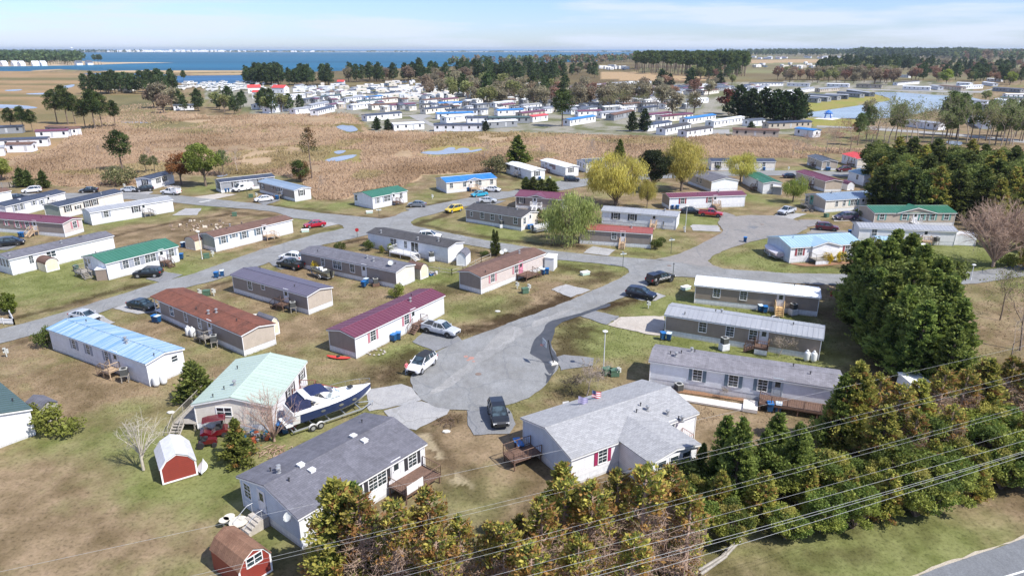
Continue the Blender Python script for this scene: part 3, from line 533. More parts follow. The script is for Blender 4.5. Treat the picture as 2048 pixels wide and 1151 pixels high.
def porch(par, M, w0, w1, d, wood, dirn, rail=True, h=FL, under=None, stepw=1.1, rails='fs'):
    """deck from x=w0..w1, y=0..-d in the face frame, steps leaving at dirn (L,R,F); with railing"""
    dk = MB(); n = max(2, int(d / .15))
    for i in range(n): y = -d + i * d / n; dk.box(w0, y + .006, h - .07, w1, y + d / n - .006, h - .03)
    dk.box(w0 + .03, -d + .03, h - .25, w1 - .03, -d + .07, h - .075); dk.box(w0 + .03, -.08, h - .25, w1 - .03, -.04, h - .075)
    for x in np.linspace(w0 + .09, w1 - .09, max(2, int((w1 - w0) / 2) + 1)):
        for y in (-d + .14, -.16): dk.box(x - .05, y - .05, 0, x + .05, y + .05, h - .08)
    o = dk.build('porch_deck', wood, par, M=M)
    if under: u = MB().box(w0 + .05, -d + .1, 0.02, w1 - .05, -d + .02, h - .26); u.build('deck_skirt', under, par, M=M)
    ns = 4; st = MB(); run = .28
    if dirn:
        for i in range(ns):
            z = h - (i + 1) * h / (ns + 1)
            if dirn == 'F': xa = (w0 + w1) / 2; st.box(xa - stepw / 2, -d - (i + 1) * run, z - .05, xa + stepw / 2, -d - i * run, z); st.box(xa - stepw / 2 + .05, -d - i * run - .03, max(0, z - .2), xa + stepw / 2 - .05, -d - i * run, z - .052)
            if dirn == 'L': st.box(w0 - (i + 1) * run, -d, z - .05, w0 - i * run, -d + stepw, z)
            if dirn == 'R': st.box(w1 + i * run, -d, z - .05, w1 + (i + 1) * run, -d + stepw, z)
        e = ns * run + .1
        for q in (0, 1):
            if dirn == 'F': x = (w0 + w1) / 2 + (-stepw / 2 if q == 0 else stepw / 2); st.tube((x, -d, h - .15), (x, -d - e, .08), .06, None, 4)
            if dirn == 'L': y = -d + q * stepw; st.tube((w0, y, h - .15), (w0 - e, y, .08), .06, None, 4)
            if dirn == 'R': y = -d + q * stepw; st.tube((w1, y, h - .15), (w1 + e, y, .08), .06, None, 4)
        st.build('steps', wood, par, M=M)
    if rail:
        r = MB(); xa = (w0 + w1) / 2; y0 = -d + .04
        def rl(a, b): railing(r, a, b)
        if dirn == 'F':
            if w1 - w0 > stepw + .5: rl((w0 + .04, y0, h), (xa - stepw / 2, y0, h)); rl((xa + stepw / 2, y0, h), (w1 - .04, y0, h))
            rl((w0 + .04, -.1, h), (w0 + .04, y0, h)); rl((w1 - .04, -.1, h), (w1 - .04, y0, h))
            for x in (xa - stepw / 2, xa + stepw / 2): rl((x, y0, h), (x, y0 - e, .08))
        elif dirn == 'L':
            rl((w0, y0, h), (w1 - .04, y0, h)); rl((w1 - .04, -.1, h), (w1 - .04, y0, h)); rl((w0, y0, h), (w0 - e, y0, .08)); rl((w0, y0 + stepw, h), (w0 - e, y0 + stepw, .08))
        elif dirn == 'R':
            rl((w0 + .04, y0, h), (w1, y0, h)); rl((w0 + .04, -.1, h), (w0 + .04, y0, h)); rl((w1, y0, h), (w1 + e, y0, .08)); rl((w1, y0 + stepw, h), (w1 + e, y0 + stepw, .08))
        else:
            rl((w0 + .04, y0, h), (w1 - .04, y0, h)); rl((w0 + .04, -.1, h), (w0 + .04, y0, h)); rl((w1 - .04, -.1, h), (w1 - .04, y0, h))
        if r.v: r.build('railing', wood, par, M=M)
HOUSES = []
def foot(A, B, C=None, W=None):
    d = (B - A); L = d.length; d.normalize(); n = Vector((-d.y, d.x, 0))
    if W is None: W = (C - A).dot(n)
    return d, n, L, W
def house(label, reg, A, B, W=None, C=None, roof='grey', wall='white', skirt='w', eave=2.95, pitch=None, win=(), doors=(), vents=(), oh=.25, detail=True, dormer=None, endwall=None, group=None, fascia=True, name='mobile_home', skylight=None, cat=None, Zpt=0.0, stand=.75):
    A = G(reg, A[0], A[1]); B = G(reg, B[0], B[1]); C = G(reg, *C) if C else None
    d, n, L, Wd = foot(A, B, C, W); rz = math.atan2(d.y, d.x)
    if pitch is None: pitch = .19 if Wd < 6 else .2
    o = thing(name, (A.x, A.y, 0), rz, label, cat or 'mobile home', group); M0 = Matrix.Translation((A.x, A.y, 0)) @ Matrix.Rotation(rz, 4, 'Z'); Mi = M0.inverted()
    H = {'o': o, 'M': M0, 'L': L, 'W': Wd, 'eave': eave}; HOUSES.append((label, L, Wd)); sk = SKW if skirt == 'w' else SKC
    wm = SID[wall]; em = SID[endwall] if endwall else wm
    rise = pitch * Wd / 2; b = MB()
    prof = [(0, stand), (Wd, stand), (Wd, eave), (Wd / 2, eave + rise), (0, eave)]
    b.extr_x(prof, 0, L)
    # material split: long walls vs gable ends
    for i, f in enumerate(b.f):
        if len(f) == 5: b.m[i] = 1
    b.build('wall', [wm, em], o)
    s_ = MB().box(.03, .03, -.1, L - .03, Wd - .03, stand - .002); s_.build('skirting', sk, o)
    rm = ROOFS[roof]; r = MB(); e0 = pitch * oh; z = .03; th = .07
    top = [(-oh, eave - e0 + z), (Wd / 2, eave + rise + z), (Wd + oh, eave - e0 + z), (Wd + oh, eave - e0 + z + th), (Wd / 2, eave + rise + z + th), (-oh, eave - e0 + z + th)]
    r.extr_x(top, -oh, L + oh)
    if roof in METALS:
        k = int(L / .6); hh = z + th
        for i in range(k + 1):
            x = -oh + .03 + i * (L + 2 * oh - .06) / k
            for ya, yb in ((-oh, Wd / 2), (Wd + oh, Wd / 2)):
                q = [(x - .03, ya, eave - e0 + hh - .01), (x + .03, ya, eave - e0 + hh - .01), (x + .03, yb, eave + rise + hh - .01), (x - .03, yb, eave + rise + hh - .01)]
                up = [(p[0], p[1], p[2] + .045) for p in q]; r.add(q + up, [(4, 5, 6, 7), (0, 1, 5, 4), (1, 2, 6, 5), (2, 3, 7, 6), (3, 0, 4, 7)])
        r.tube((-oh, Wd / 2, eave + rise + hh), (L + oh, Wd / 2, eave + rise + hh), .09, None, 6)
    else: r.tube((-oh, Wd / 2, eave + rise + z + th - .03), (L + oh, Wd / 2, eave + rise + z + th - .03), .07, None, 6)
    ro = r.build('roof', rm, o)
    if fascia:
        t_ = MB(); f0 = oh - .015; g0 = pitch * f0
        t_.extr_x([(-f0, eave - g0 - .13), (Wd / 2, eave + rise - .13), (Wd + f0, eave - g0 - .13), (Wd + f0, eave - g0 + z - .003), (Wd / 2, eave + rise + z - .003), (-f0, eave - g0 + z - .003)], -f0, L + f0)
        if detail:
            for x, y in ((-.05, -.05), (L - .03, -.05), (-.05, Wd - .03), (L - .03, Wd - .03)): t_.box(x, y, .02, x + .08, y + .08, eave - .14)
        t_.build('trim', TRIM, o)
    def hit(reg2, x, y, side):
        px = Q(reg2, (x, y)); dd = (Mi.to_3x3() @ ray(*px)); oo = Mi @ Vector((0, 0, HC))
        ax, val = {'F': (1, 0), 'B': (1, Wd), 'R': (0, L), 'L': (0, 0)}[side]
        t = (val - oo[ax]) / dd[ax]; p = oo + dd * t
        return (p.x if side in 'FB' else p.y), p.z
    for wdef in win:
        side, x, y, kind = wdef[:4]; sh = wdef[4] if len(wdef) > 4 else None
        s, zz = hit(reg, x, y, side); lim = L if side in 'FB' else Wd
        s = min(max(s, WS[kind][0] / 2 + .2), lim - WS[kind][0] / 2 - .2); Hh = WS[kind][1]
        zz = min(max(zz, FL + Hh / 2 + .35), eave - .25 - Hh / 2) if kind != 'P' else FL + 1.0
        fm, gm, cm = win_mesh(kind); M = face_M(side, s, zz, L, Wd); f = link('window', fm, o, M); link('pane', gm, f)
        if cm and detail: link('grille', cm, f)
        if sh:
            for q in (-1, 1): link('shutter', shut_mesh(Hh + .1, sh), o, M @ Matrix.Translation((q * (WS[kind][0] / 2 + .3), 0, 0)))
    for dd in doors:
        side, x, y, kind = dd[:4]; s, _ = hit(reg, x, y, side); lim = L if side in 'FB' else Wd; s = min(max(s, .6), lim - .6)
        fm, gm, hm = door_mesh(kind); M = face_M(side, s, FL + 1.04, L, Wd); f = link('door', fm, o, M); link('pane', gm, f); link('handle', hm, f)
        if len(dd) > 4: kw = dict(dd[4]); porch(o, face_M(side, s, 0, L, Wd), **kw)
    for v in vents:
        x, y = v[0], v[1]; kind = v[2] if len(v) > 2 else 'p'; px = Q(reg, (x, y)); dd = Mi.to_3x3() @ ray(*px); oo = Mi @ Vector((0, 0, HC))
        best = None
        for sgn in (0, 1):   # hit both slopes
            nrm = Vector((0, -pitch if sgn == 0 else pitch, 1)); c0 = (eave + z + th) if sgn == 0 else (eave + z + th + pitch * Wd)
            t = (c0 - nrm.dot(oo)) / nrm.dot(dd); p = oo + dd * t
            if (sgn == 0 and p.y <= Wd / 2) or (sgn == 1 and p.y >= Wd / 2):
                if best is None: best = p
        if best is None or not (-.2 < best.x < L + .2): continue
        p = best; m = MB()
        if kind == 'p': m.lathe([(.05, -.1), (.05, .28), (.09, .28), (.09, .36)], 8); m.build('roof_vent', VENTD, o, M=Matrix.Translation(p))
        elif kind == 'c': m.lathe([(.22, -.08), (.2, .05), (.11, .08), (.11, .4), (.22, .42), (.2, .52), (.05, .58)], 10); m.build('chimney_vent', VENTM, o, M=Matrix.Translation(p))
        elif kind == 'b': m.box(-.24, -.24, -.08, .24, .24, .17).box(-.28, -.28, .17, .28, .28, .2); m.build('roof_vent', mplain('vent_white', '#d8d8d8'), o, M=Matrix.Translation(p))
    H['hit'] = hit
    if dormer:
        # cross gable over the entry: (x centre px, y px, width, depth out)
        s, _ = hit(reg, dormer[0], dormer[1], 'F'); dw = dormer[2]; out = dormer[3]; pk = .27; hh = dw / 2 * pk; ins = min(Wd / 2 - .1, hh / pitch)
        m = MB(); y0 = -out - .3
        for sg in (-1, 1):
            xe = s + sg * (dw / 2 + .22); ze = eave - .06 + z + th; zr = eave + hh + z + th
            pts = [(xe, y0, ze), (s, y0, zr), (s, ins + .15, zr), (xe, -.05, ze)]
            lo = [(p[0], p[1], p[2] + .055) for p in pts]; m.add(pts + lo, [(0, 1, 2, 3), (4, 5, 6, 7), (0, 1, 5, 4), (1, 2, 6, 5), (2, 3, 7, 6), (3, 0, 4, 7)])
        m.build('porch_gable', rm, o)
        g = MB().extr_y([(s - dw / 2, eave - .1), (s + dw / 2, eave - .1), (s + dw / 2, eave - .02), (s, eave + hh - .02), (s - dw / 2, eave - .02)], -out - .02, .3)
        if out > .3: g.box(s - dw / 2, -out, stand + .002, s + dw / 2, -.002, eave - .1)
        g.build('gable_wall', wm, o)
        gt = MB()
        for sg in (-1, 1):
            xe = s + sg * (dw / 2 + .2); a = Vector((xe, y0 + .02, eave - .02 + z)); b_ = Vector((s, y0 + .02, eave + hh + .02 + z)); gt.add([a, b_, b_ + Vector((0, 0, -.16)), a + Vector((0, 0, -.16)), a + Vector((0, .05, 0)), b_ + Vector((0, .05, 0)), b_ + Vector((0, .05, -.16)), a + Vector((0, .05, -.16))], [(0, 1, 2, 3), (4, 5, 6, 7), (0, 1, 5, 4), (2, 3, 7, 6)])
        gt.build('gable_trim', TRIM, o)
    return H
def P_(w0, w1, d, wood, dirn, **k): return dict(w0=w0, w1=w1, d=d, wood=wood, dirn=dirn, **k)
H1 = house('long white mobile home with grey shingle roof, slate blue shutters and a brown deck, nearest of the three in the right row', 'Z5', (283, 766), (1362, 938), W=4.6, roof='grey', wall='coolshade', win=[('F', 560, 722, 'w', 'b'), ('F', 767, 752, 'w', 'b'), ('F', 935, 777, 'w', 'b')],
           doors=[('F', 1020, 795, 'G')], vents=[(405, 597), (437, 610, 'c'), (468, 592), (527, 583, 'c'), (545, 585), (1112, 668), (1210, 713)])
H2 = house('taupe mobile home with grey metal roof and dark brown entry porch, middle of the three in the right row', 'Z5', (372, 485), (1256, 632), W=4.6, roof='steel', wall='tan', win=[('F', 590, 450, 'w'), ('F', 747, 475, 'w'), ('F', 880, 495, 'w')],
           doors=[('F', 942, 500, 'D', P_(-.9, .75, 1.5, WOODD, 'L', under=SKW))], vents=[(665, 355), (700, 360, 'c'), (488, 370), (1112, 430)])
H3 = house('tan mobile home with bright white metal roof and fresh wooden stairs by the cross road', 'Z5', (542, 303), (1246, 380), W=4.6, roof='white', wall='tan', win=[('F', 673, 235, 'w'), ('F', 827, 250, 'w')], doors=[('F', 1040, 280, 'D', P_(-.75, .6, 1.0, WOODN, 'F'))], vents=[(1118, 206)])
H4 = house('white mobile home with faded blue metal roof beside the left road', 'Z1', (310, 572), (865, 782), C=None, W=4.6, roof='bluefadesheen', wall='white', win=[('F', 422, 522, 'n', 'g'), ('F', 505, 557, 'n', 'g'), ('F', 613, 597, 'n', 'g'), ('R', 1003, 623, 'q')],
           doors=[('F', 663, 610, 'D', P_(-.9, .7, 1.5, WOODL, 'L'))], vents=[(497, 413), (722, 520, 'c'), (730, 535, 'c'), (887, 608)])
H5 = house('taupe mobile home with rusty brown shingle roof and small white porch at its far end', 'Z1', (933, 392), (1408, 608), W=4.6, roof='rust', wall='taupe', skirt='w', endwall='beige', win=[('F', 990, 358, 'w'), ('F', 1070, 390, 'n'), ('F', 1150, 420, 'n')],
           doors=[('F', 1210, 450, 'D', P_(-.9, .7, 1.4, WOODG, 'L'))], vents=[(1200, 365, 'c'), (1245, 357, 'c'), (1130, 340), (1363, 408)])
H6 = house('grey mobile home with plum and navy metal roof in the left middle row', 'Z1', (1350, 242), (1778, 370), W=4.6, roof='plum', wall='taupe', endwall='beige', win=[('F', 1437, 193, 'w'), ('F', 1512, 205, 'q')], doors=[('F', 1647, 252, 'D', P_(-1.0, .7, 1.5, WOODD, 'L'))], vents=[(1497, 105), (1695, 210)])
H7 = house('broad pale house with mint green metal roof beside the big boat', 'Z1', (1580, 1040), (1768, 775), W=8.0, roof='mint', wall='white', endwall='cream', pitch=.22, win=[('L', 1290, 928, 'l'), ('F', 1735, 715, 'w', 'k'), ('F', 1660, 820, 'n', 'k'), ('F', 1680, 805, 'n', 'k')], doors=[], vents=[(1367, 682, 'p'), (1290, 800, 'p'), (1350, 775, 'c'), (1226, 845)], cat='house', name='mobile_home')
H8 = house('white mobile home with maroon metal roof beside the silver pickup', 'Z3', (325, 622), (828, 367), W=4.6, roof='maroon', wall='white', endwall='taupe', win=[('F', 420, 497, 'w', 'p'), ('F', 613, 397, 'w', 'p')], doors=[('F', 650, 372, 'D', P_(-.4, 1.6, 1.4, WOODD, 'L'))], vents=[(635, 293, 'c'), (640, 262, 'p')])
H9 = house('pinkish mobile home with brown shingle roof and wooden deck by the street corner', 'Z3', (1042, 253), (1405, 108), W=4.6, roof='brown', wall='pink', endwall='taupe', win=[('F', 1108, 157, 'w', 'p'), ('F', 1243, 103, 'w', 'p')], doors=[('F', 1270, 92, 'P', P_(-1.2, 1.9, 2.2, WOODD, 'R'))], vents=[(1068, 130), (1262, 18, 'c')])
H10 = house('taupe mobile home with weathered grey shingle roof and a satellite dish, behind the small fishing boat', 'M2', (812, 935), (1562, 1100), W=4.6, roof='greyd', wall='taupe', endwall='cream', win=[('F', 977, 903, 'n'), ('F', 1090, 918, 'd'), ('F', 1210, 940, 'w')], doors=[('F', 1305, 975, 'D')], vents=[(935, 805), (1327, 858, 'c'), (1377, 880, 'c'), (1550, 905)])
H11 = house('white mobile home with dark shingle roof and white deck beside the cross road', 'M2', (1342, 770), (1970, 896), W=4.6, roof='black', wall='coolshade', endwall='white', win=[('F', 1525, 748, 'n'), ('F', 1550, 752, 'n'), ('F', 1633, 763, 'n'), ('F', 1705, 780, 'P')], doors=[], vents=[(1437, 655, 'c'), (1730, 710, 'c'), (1893, 722, 'c'), (1910, 728)])
H12 = house('white mobile home with plain brown shingle roof and blue grey shutters', 'M2', (130, 806), (738, 655), W=4.6, roof='brown', wall='white', endwall='green', win=[('F', 185, 710, 'w', 'b'), ('F', 267, 678, 'q', 'b'), ('F', 348, 655, 'w', 'b'), ('F', 462, 640, 'w', 'b')], doors=[('F', 510, 622, 'D', P_(-.6, 1.2, 1.5, WOODL, 'R'))], vents=[(238, 605, 'c'), (215, 625), (330, 585)])
H13 = house('white double house with bright green metal roof beside the left road', 'M1', (867, 1030), (1425, 882), W=7.4, roof='green', wall='white', endwall='coolshade', win=[('F', 997, 905, 'w', 'g'), ('F', 1087, 885, 'w', 'g'), ('F', 1193, 855, 'd', 'g'), ('F', 1358, 808, 'w', 'g'), ('L', 660, 900, 'w')], doors=[('F', 1280, 820, 'D', P_(-.6, 1.0, 1.3, WOODD, 'F')), ('L', 713, 900, 'D', P_(-1.4, 1.0, 2.2, WOODG, 'R'))], vents=[(760, 820)])
H14 = house('long white mobile home with streaked grey roof and a cream shed in front', 'M1', (105, 993), (915, 795), W=4.8, roof='greyd', wall='white', endwall='coolshade', win=[('F', 247, 865, 'n'), ('F', 405, 825, 'l'), ('L', 10, 885, 'n'), ('L', 35, 892, 'n'), ('L', 62, 898, 'n')], vents=[(75, 840, 'c'), (487, 738, 'c'), (630, 690), (645, 690)])
H15 = house('taupe mobile home with maroon metal roof and pink shutters at the left edge', 'M1', (-260, 625), (520, 690), W=4.6, roof='maroon', wall='taupe', endwall='pink', win=[('F', 52, 580, 's', 'p'), ('F', 140, 590, 'w', 'p'), ('F', 218, 593, 'w', 'p'), ('R', 592, 588, 'w', 'p')], doors=[('F', 278, 600, 'D', P_(-.6, .7, 1.2, WOODL, 'F'))], vents=[(328, 537)])
H16 = house('white mobile home with pale grey metal roof between the left lawns', 'M1', (735, 597), (1380, 487), W=4.6, roof='steel', wall='white', endwall='coolshade', win=[('F', 840, 500, 'w', 'g'), ('F', 1078, 460, 'w', 'k')], doors=[('F', 1140, 460, 'D', P_(-.5, .9, 1.2, WOODG, 'R'))], vents=[(1133, 385, 'c')])
H17 = house('white mobile home with navy metal roof and black shutters, behind the pale grey roofed one', 'M1', (490, 545), (982, 422), W=4.6, roof='navy', wall='cream', endwall='green', win=[('F', 540, 475, 'w', 'k'), ('F', 618, 452, 'q', 'k'), ('F', 692, 435, 'w', 'k'), ('F', 752, 420, 'w', 'k')], vents=[(803, 350, 'c')])
H18 = house('white mobile home with navy metal roof and a low white chimney near the left edge', 'M1', (65, 545), (528, 425), W=4.6, roof='navy', wall='white', win=[('F', 128, 475, 'n', 'g'), ('F', 175, 462, 'n', 'g'), ('F', 268, 420, 's', 'g'), ('F', 330, 412, 's', 'g')], doors=[('F', 390, 420, 'D', P_(-.6, .9, 1.2, WOODG, 'R'))], vents=[(153, 392, 'b')])
H19 = house('white mobile home with faded brown roof cut off by the left edge', 'M1', (-300, 480), (103, 412), W=4.6, roof='brown', wall='white')
H20 = house('small white mobile home with dark roof beside the rust coloured tree', 'M1', (1212, 313), (1385, 262), W=4.6, roof='navy', wall='white', win=[('L', 1148, 245, 'w', 'k'), ('F', 1255, 233, 'w', 'k'), ('F', 1303, 212, 'w', 'k')])
H21 = house('grey mobile home with black metal roof behind the white van', 'M2', (172, 340), (595, 290), W=4.6, roof='navy', wall='grey', endwall='dark', win=[('L', 128, 270, 'w'), ('F', 277, 252, 'w', 'k'), ('F', 357, 230, 'q', 'k'), ('F', 478, 210, 'w', 'k')], vents=[(200, 205, 'c')])
H22 = house('taupe mobile home with steel roof and pale end wall with black shutters, by the marsh reeds', 'M2', (478, 335), (757, 409), W=4.6, roof='bluesteel', wall='taupe', endwall='white', win=[('F', 493, 268, 'w', 'k'), ('F', 568, 280, 'q', 'k'), ('F', 617, 297, 'w', 'k'), ('R', 805, 325, 'w', 'k')], doors=[('F', 647, 310, 'D', P_(-.8, .6, 1.3, WOODG, 'L'))])
H23 = house('short white house with green metal roof in front of the marsh', 'M2', (1375, 469), (1645, 412), W=7.2, roof='green', wall='white', endwall='coolshade', win=[('L', 1240, 383, 'w'), ('F', 1410, 400, 'n', 'g'), ('F', 1485, 385, 'd', 'g'), ('F', 1595, 360, 'w')], doors=[('F', 1537, 370, 'D', P_(-.5, .8, 1.3, WOODD, 'R'))])
H24 = house('cream house with bright blue metal roof and a small entry gable', 'M3', (372, 343), (763, 303), W=7.2, roof='blue', wall='cream', win=[('F', 408, 280, 'w'), ('F', 513, 265, 'w'), ('F', 622, 250, 'd'), ('F', 727, 240, 'w')], doors=[('F', 563, 262, 'D', P_(-.6, 1.3, 1.4, WOODL, 'R'))], dormer=(585, 250, 4.2, .12), cat='house')
H25 = house('small white mobile home with white metal roof, left of the pair by the marsh', 'M3', (845, 182), (1043, 244), W=4.6, roof='white', wall='coolshade', endwall='white', win=[('F', 860, 130, 'w', 'k'), ('F', 922, 142, 'q', 'k'), ('R', 1087, 180, 'w', 'k')], doors=[('F', 952, 155, 'D', P_(-.9, .7, 1.3, WOODG, 'L'))])
H26 = house('small white mobile home with white roof and brown side deck, right of the pair by the marsh', 'M3', (1118, 155), (1313, 214), W=4.6, roof='white', wall='coolshade', endwall='white', win=[('F', 1198, 122, 'q', 'k'), ('F', 1222, 128, 'n', 'r'), ('R', 1357, 157, 'w', 'k')], doors=[('F', 1160, 125, 'D', P_(-1.5, 2.5, 2.5, WOODD, 'R'))])
H27 = house('white porch house with dark roof partly behind the yellow willow', 'M3', (1478, 180), (1650, 170), W=7.5, roof='greyd2', wall='white', win=[('L', 1415, 120, 'n'), ('L', 1435, 122, 'n'), ('L', 1455, 128, 'n')], cat='house')
H28 = house('dark taupe house with maroon metal roof and front gable, left of the green willow', 'M3', (920, 458), (1290, 487), W=7.4, roof='maroon', wall='taupe', endwall='white', win=[('F', 962, 408, 'w', 'k'), ('F', 1240, 430, 'w', 'k')], doors=[('F', 1070, 420, 'D', P_(-.9, 1.9, 1.3, WHT, 'F'))], dormer=(1085, 425, 4.6, .12), cat='house')
H29 = house('taupe house with charcoal shingle roof and cream gable end on the grass island', 'M3', (527, 567), (962, 640), W=6.6, roof='black', wall='taupe', endwall='cream', win=[('F', 568, 508, 's'), ('F', 652, 515, 'w'), ('F', 733, 530, 'w'), ('F', 797, 530, 's'), ('F', 917, 560, 'w'), ('R', 988, 563, 'w')], doors=[('R', 1032, 560, 'D')], vents=[(720, 425, 'c'), (858, 462), (930, 470, 'c')], cat='house')
H30 = house('long pale blue white mobile home with grey roof and black shutters, right of the green willow', 'M4', (12, 662), (600, 712), W=5.0, roof='steel', wall='coolshade', endwall='white', win=[('F', 125, 590, 'w', 'k'), ('F', 257, 600, 'w', 'k')], doors=[('F', 430, 610, 'D', P_(-.6, .7, 1.2, WOODL, 'F'))], vents=[(515, 562, 'c')])
H31 = house('taupe mobile home with brick red metal roof facing the cross road', 'M4', (-160, 820), (400, 858), W=4.6, roof='rustmetal', wall='taupe', endwall='cream', win=[('F', 113, 750, 'w'), ('R', 434, 770, 'n')], doors=[('F', 182, 752, 'D', P_(-.5, .6, 1.2, WOODL, 'F'))], vents=[(250, 695, 'c')])
H32 = house('white mobile home with maroon roof behind the red pickup', 'M4', (548, 549), (1143, 527), W=4.8, roof='maroon', wall='white', endwall='taupe', win=[('F', 655, 485, 'w', 'r'), ('F', 872, 472, 'w', 'r')], doors=[('F', 912, 475, 'D', P_(-.7, 1.0, 1.4, WOODL, 'F'))], vents=[(940, 412, 'c'), (775, 430)])
H33 = house('wide grey shingle roofed house with pale gable end, behind the maroon roofed white home', 'M4', (700, 345), (880, 413), W=8.0, roof='greyd', wall='beige', endwall='coolshade', win=[('F', 770, 345, 'w'), ('F', 800, 355, 'w')], cat='house')
H34 = house('white mobile home with light green roof and a grey shed at its end', 'M4', (1130, 340), (1290, 426), W=4.8, roof='green', wall='coolshade', endwall='white', win=[('R', 1362, 360, 'n')], doors=[('F', 1245, 360, 'D', P_(-.6, .6, 1.2, WOODD, 'L'))])
H35 = house('tan mobile home with maroon metal roof behind the blue grey roofed house', 'M4', (1550, 330), (1780, 412), W=4.8, roof='maroon', wall='beige', win=[('F', 1620, 300, 'q'), ('F', 1660, 315, 'q')], doors=[('F', 1690, 335, 'D', P_(-.6, .6, 1.2, WOODD, 'L'))])
H36 = house('cream double house with blue grey roof and green side door by the far turning circle', 'M5', (400, 574), (800, 547), W=7.4, roof='bluesteel', wall='cream', endwall='beige', win=[('F', 498, 505, 'n'), ('F', 558, 498, 'n'), ('F', 633, 492, 'd', 't'), ('F', 752, 480, 'w'), ('L', 257, 475, 'w')], doors=[('L', 297, 490, 'T', P_(-1.4, 1.0, 2.0, WOODG, 'R')), ('F', 705, 490, 'D')], vents=[(457, 422, 'c'), (610, 408, 'c')], cat='house')
H37 = house('beige house with sea green metal roof, entry gable and bay window beside the dark conifers', 'M5', (785, 680), (1420, 680), W=7.4, roof='green', wall='beige', win=[('F', 857, 608, 'w', 't'), ('F', 1037, 608, 'w', 't'), ('F', 1195, 612, 'd', 't'), ('F', 1240, 612, 'd', 't'), ('F', 1370, 605, 'w', 't')], doors=[('F', 1122, 605, 'D', P_(-.9, 1.0, 1.2, WHT, 'F'))], dormer=(1130, 590, 8.5, .12), vents=[(1135, 492, 'b')], cat='house')
H38 = house('long white mobile home with pale grey metal roof in front of the sea green roofed house', 'M5', (665, 806), (1425, 838), W=4.6, roof='steel', wall='white', win=[('F', 797, 727, 'w'), ('F', 972, 733, 'w'), ('L', 628, 700, 'n')], doors=[('F', 1205, 750, 'D', P_(-.6, 1.0, 1.3, WOODL, 'L'))])
H39 = house('white house with pale blue metal roof, red shutters and white entry deck between two yellow bushes', 'M5', (120, 974), (672, 938), W=7.6, roof='lblue', wall='white', endwall='blue', pitch=.22, win=[('F', 207, 878, 'w', 'r'), ('F', 443, 880, 'd', 'r'), ('F', 598, 875, 'd', 'r')], doors=[('F', 332, 885, 'D', P_(-1.3, 1.5, 2.2, WOODG, '', under=SKW))], dormer=(405, 860, 5.6, .35), vents=[(150, 777, 'p')], cat='house')
H40 = house('small white garage with pale blue roof behind the big evergreen', 'M5', (820, 905), (1000, 915), W=5, roof='lblue', wall='coolshade', eave=2.3, stand=.1, cat='garage', name='garage')
H41 = house('taupe mobile home with dark navy roof by the red maple', 'M5', (262, 195), (375, 241), W=4.8, roof='greyd2', wall='beige', win=[('F', 300, 150, 'q'), ('R', 430, 190, 'w')], doors=[('F', 330, 170, 'D', P_(-.6, .6, 1.2, WOODD, 'L'))])
H42 = house('white porch house with coral red roof by the dark conifers', 'M5', (535, 180), (655, 222), W=7.5, roof='red', wall='white', endwall='cream', win=[('F', 562, 155, 'n'), ('F', 592, 165, 'n'), ('F', 617, 172, 'n')], doors=[('F', 636, 182, 'D', P_(-1.6, .6, 1.6, WOODD, 'F'))], cat='house')
H43 = house('white house with pale blue roof tucked behind the dark conifers', 'M5', (583, 327), (705, 364), W=6.5, roof='lblue', wall='coolshade', win=[('F', 662, 295, 'w')], cat='house')
H44 = house('cream mobile home with navy roof behind the small yellow willow', 'M4', (882, 240), (1383, 242), W=4.8, roof='navy', wall='cream', win=[('F', 935, 190, 'w', 'k'), ('F', 1300, 200, 'w')])
H45 = house('large white house with slate shingle roof, black shutters and blue end wall, nearest in the lower left', 'Z2', (1737, 994), (2440, 553), W=8.4, roof='greyd', wall='white', endwall='blue', pitch=.24, eave=3.0,
            win=[('F', 1916, 745, 'w', 'k'), ('F', 2025, 675, 'w', 'k'), ('F', 2165, 590, 'd', 'k'), ('F', 2365, 463, 'w', 'k'), ('L', 1430, 713, 'w')], doors=[('L', 1513, 770, 'D'), ('F', 2272, 522, 'D')], vents=[(1553, 550, 'p'), (1600, 560, 'c'), (1600, 545, 'c'), (1727, 518, 'b'), (1790, 548, 'b'), (1660, 608), (2029, 352, 'b'), (2092, 378, 'b'), (2078, 272)], cat='house', name='mobile_home')
H46 = house('large white house with light grey shingle roof, skylight and magenta shutters, nearest in the lower middle', 'P', (1142, 972), (1387, 877), W=8.0, roof='lgrey', wall='white', endwall='blue', pitch=.24, eave=3.0, win=[('F', 1204, 932, 'w', 'm'), ('F', 1312, 879, 'n', 'm')], doors=[('F', 1342, 877, 'D')],
            vents=[(1281, 811), (1295, 820, 'c'), (1273, 824), (1335, 829, 'c'), (1357, 838), (1364, 841, 'c')], cat='house', name='mobile_home')
for h in HOUSES:
    if h[1] < 9 or h[1] > 26 or h[2] > 9: print('CHK', h[0][:60], round(h[1], 1), round(h[2], 1))
# end-on white house at the left edge: long side runs away from the camera
a_ = U(71, 868.5); b_ = U(-36, 908); dd_ = (a_ - b_).normalized(); nn_ = Vector((-dd_.y, dd_.x, 0)); c_ = a_ + nn_ * 17
_q = [Ppx(a_.x, a_.y), Ppx(c_.x, c_.y)]
H47 = house('white house with dull green shingle roof cut off by the left edge', 'P', _q[0], _q[1], W=8.0, roof='teal', wall='white', pitch=.24, cat='house', name='mobile_home', vents=[(26, 802)])
ROOFS['tealsh'] = None
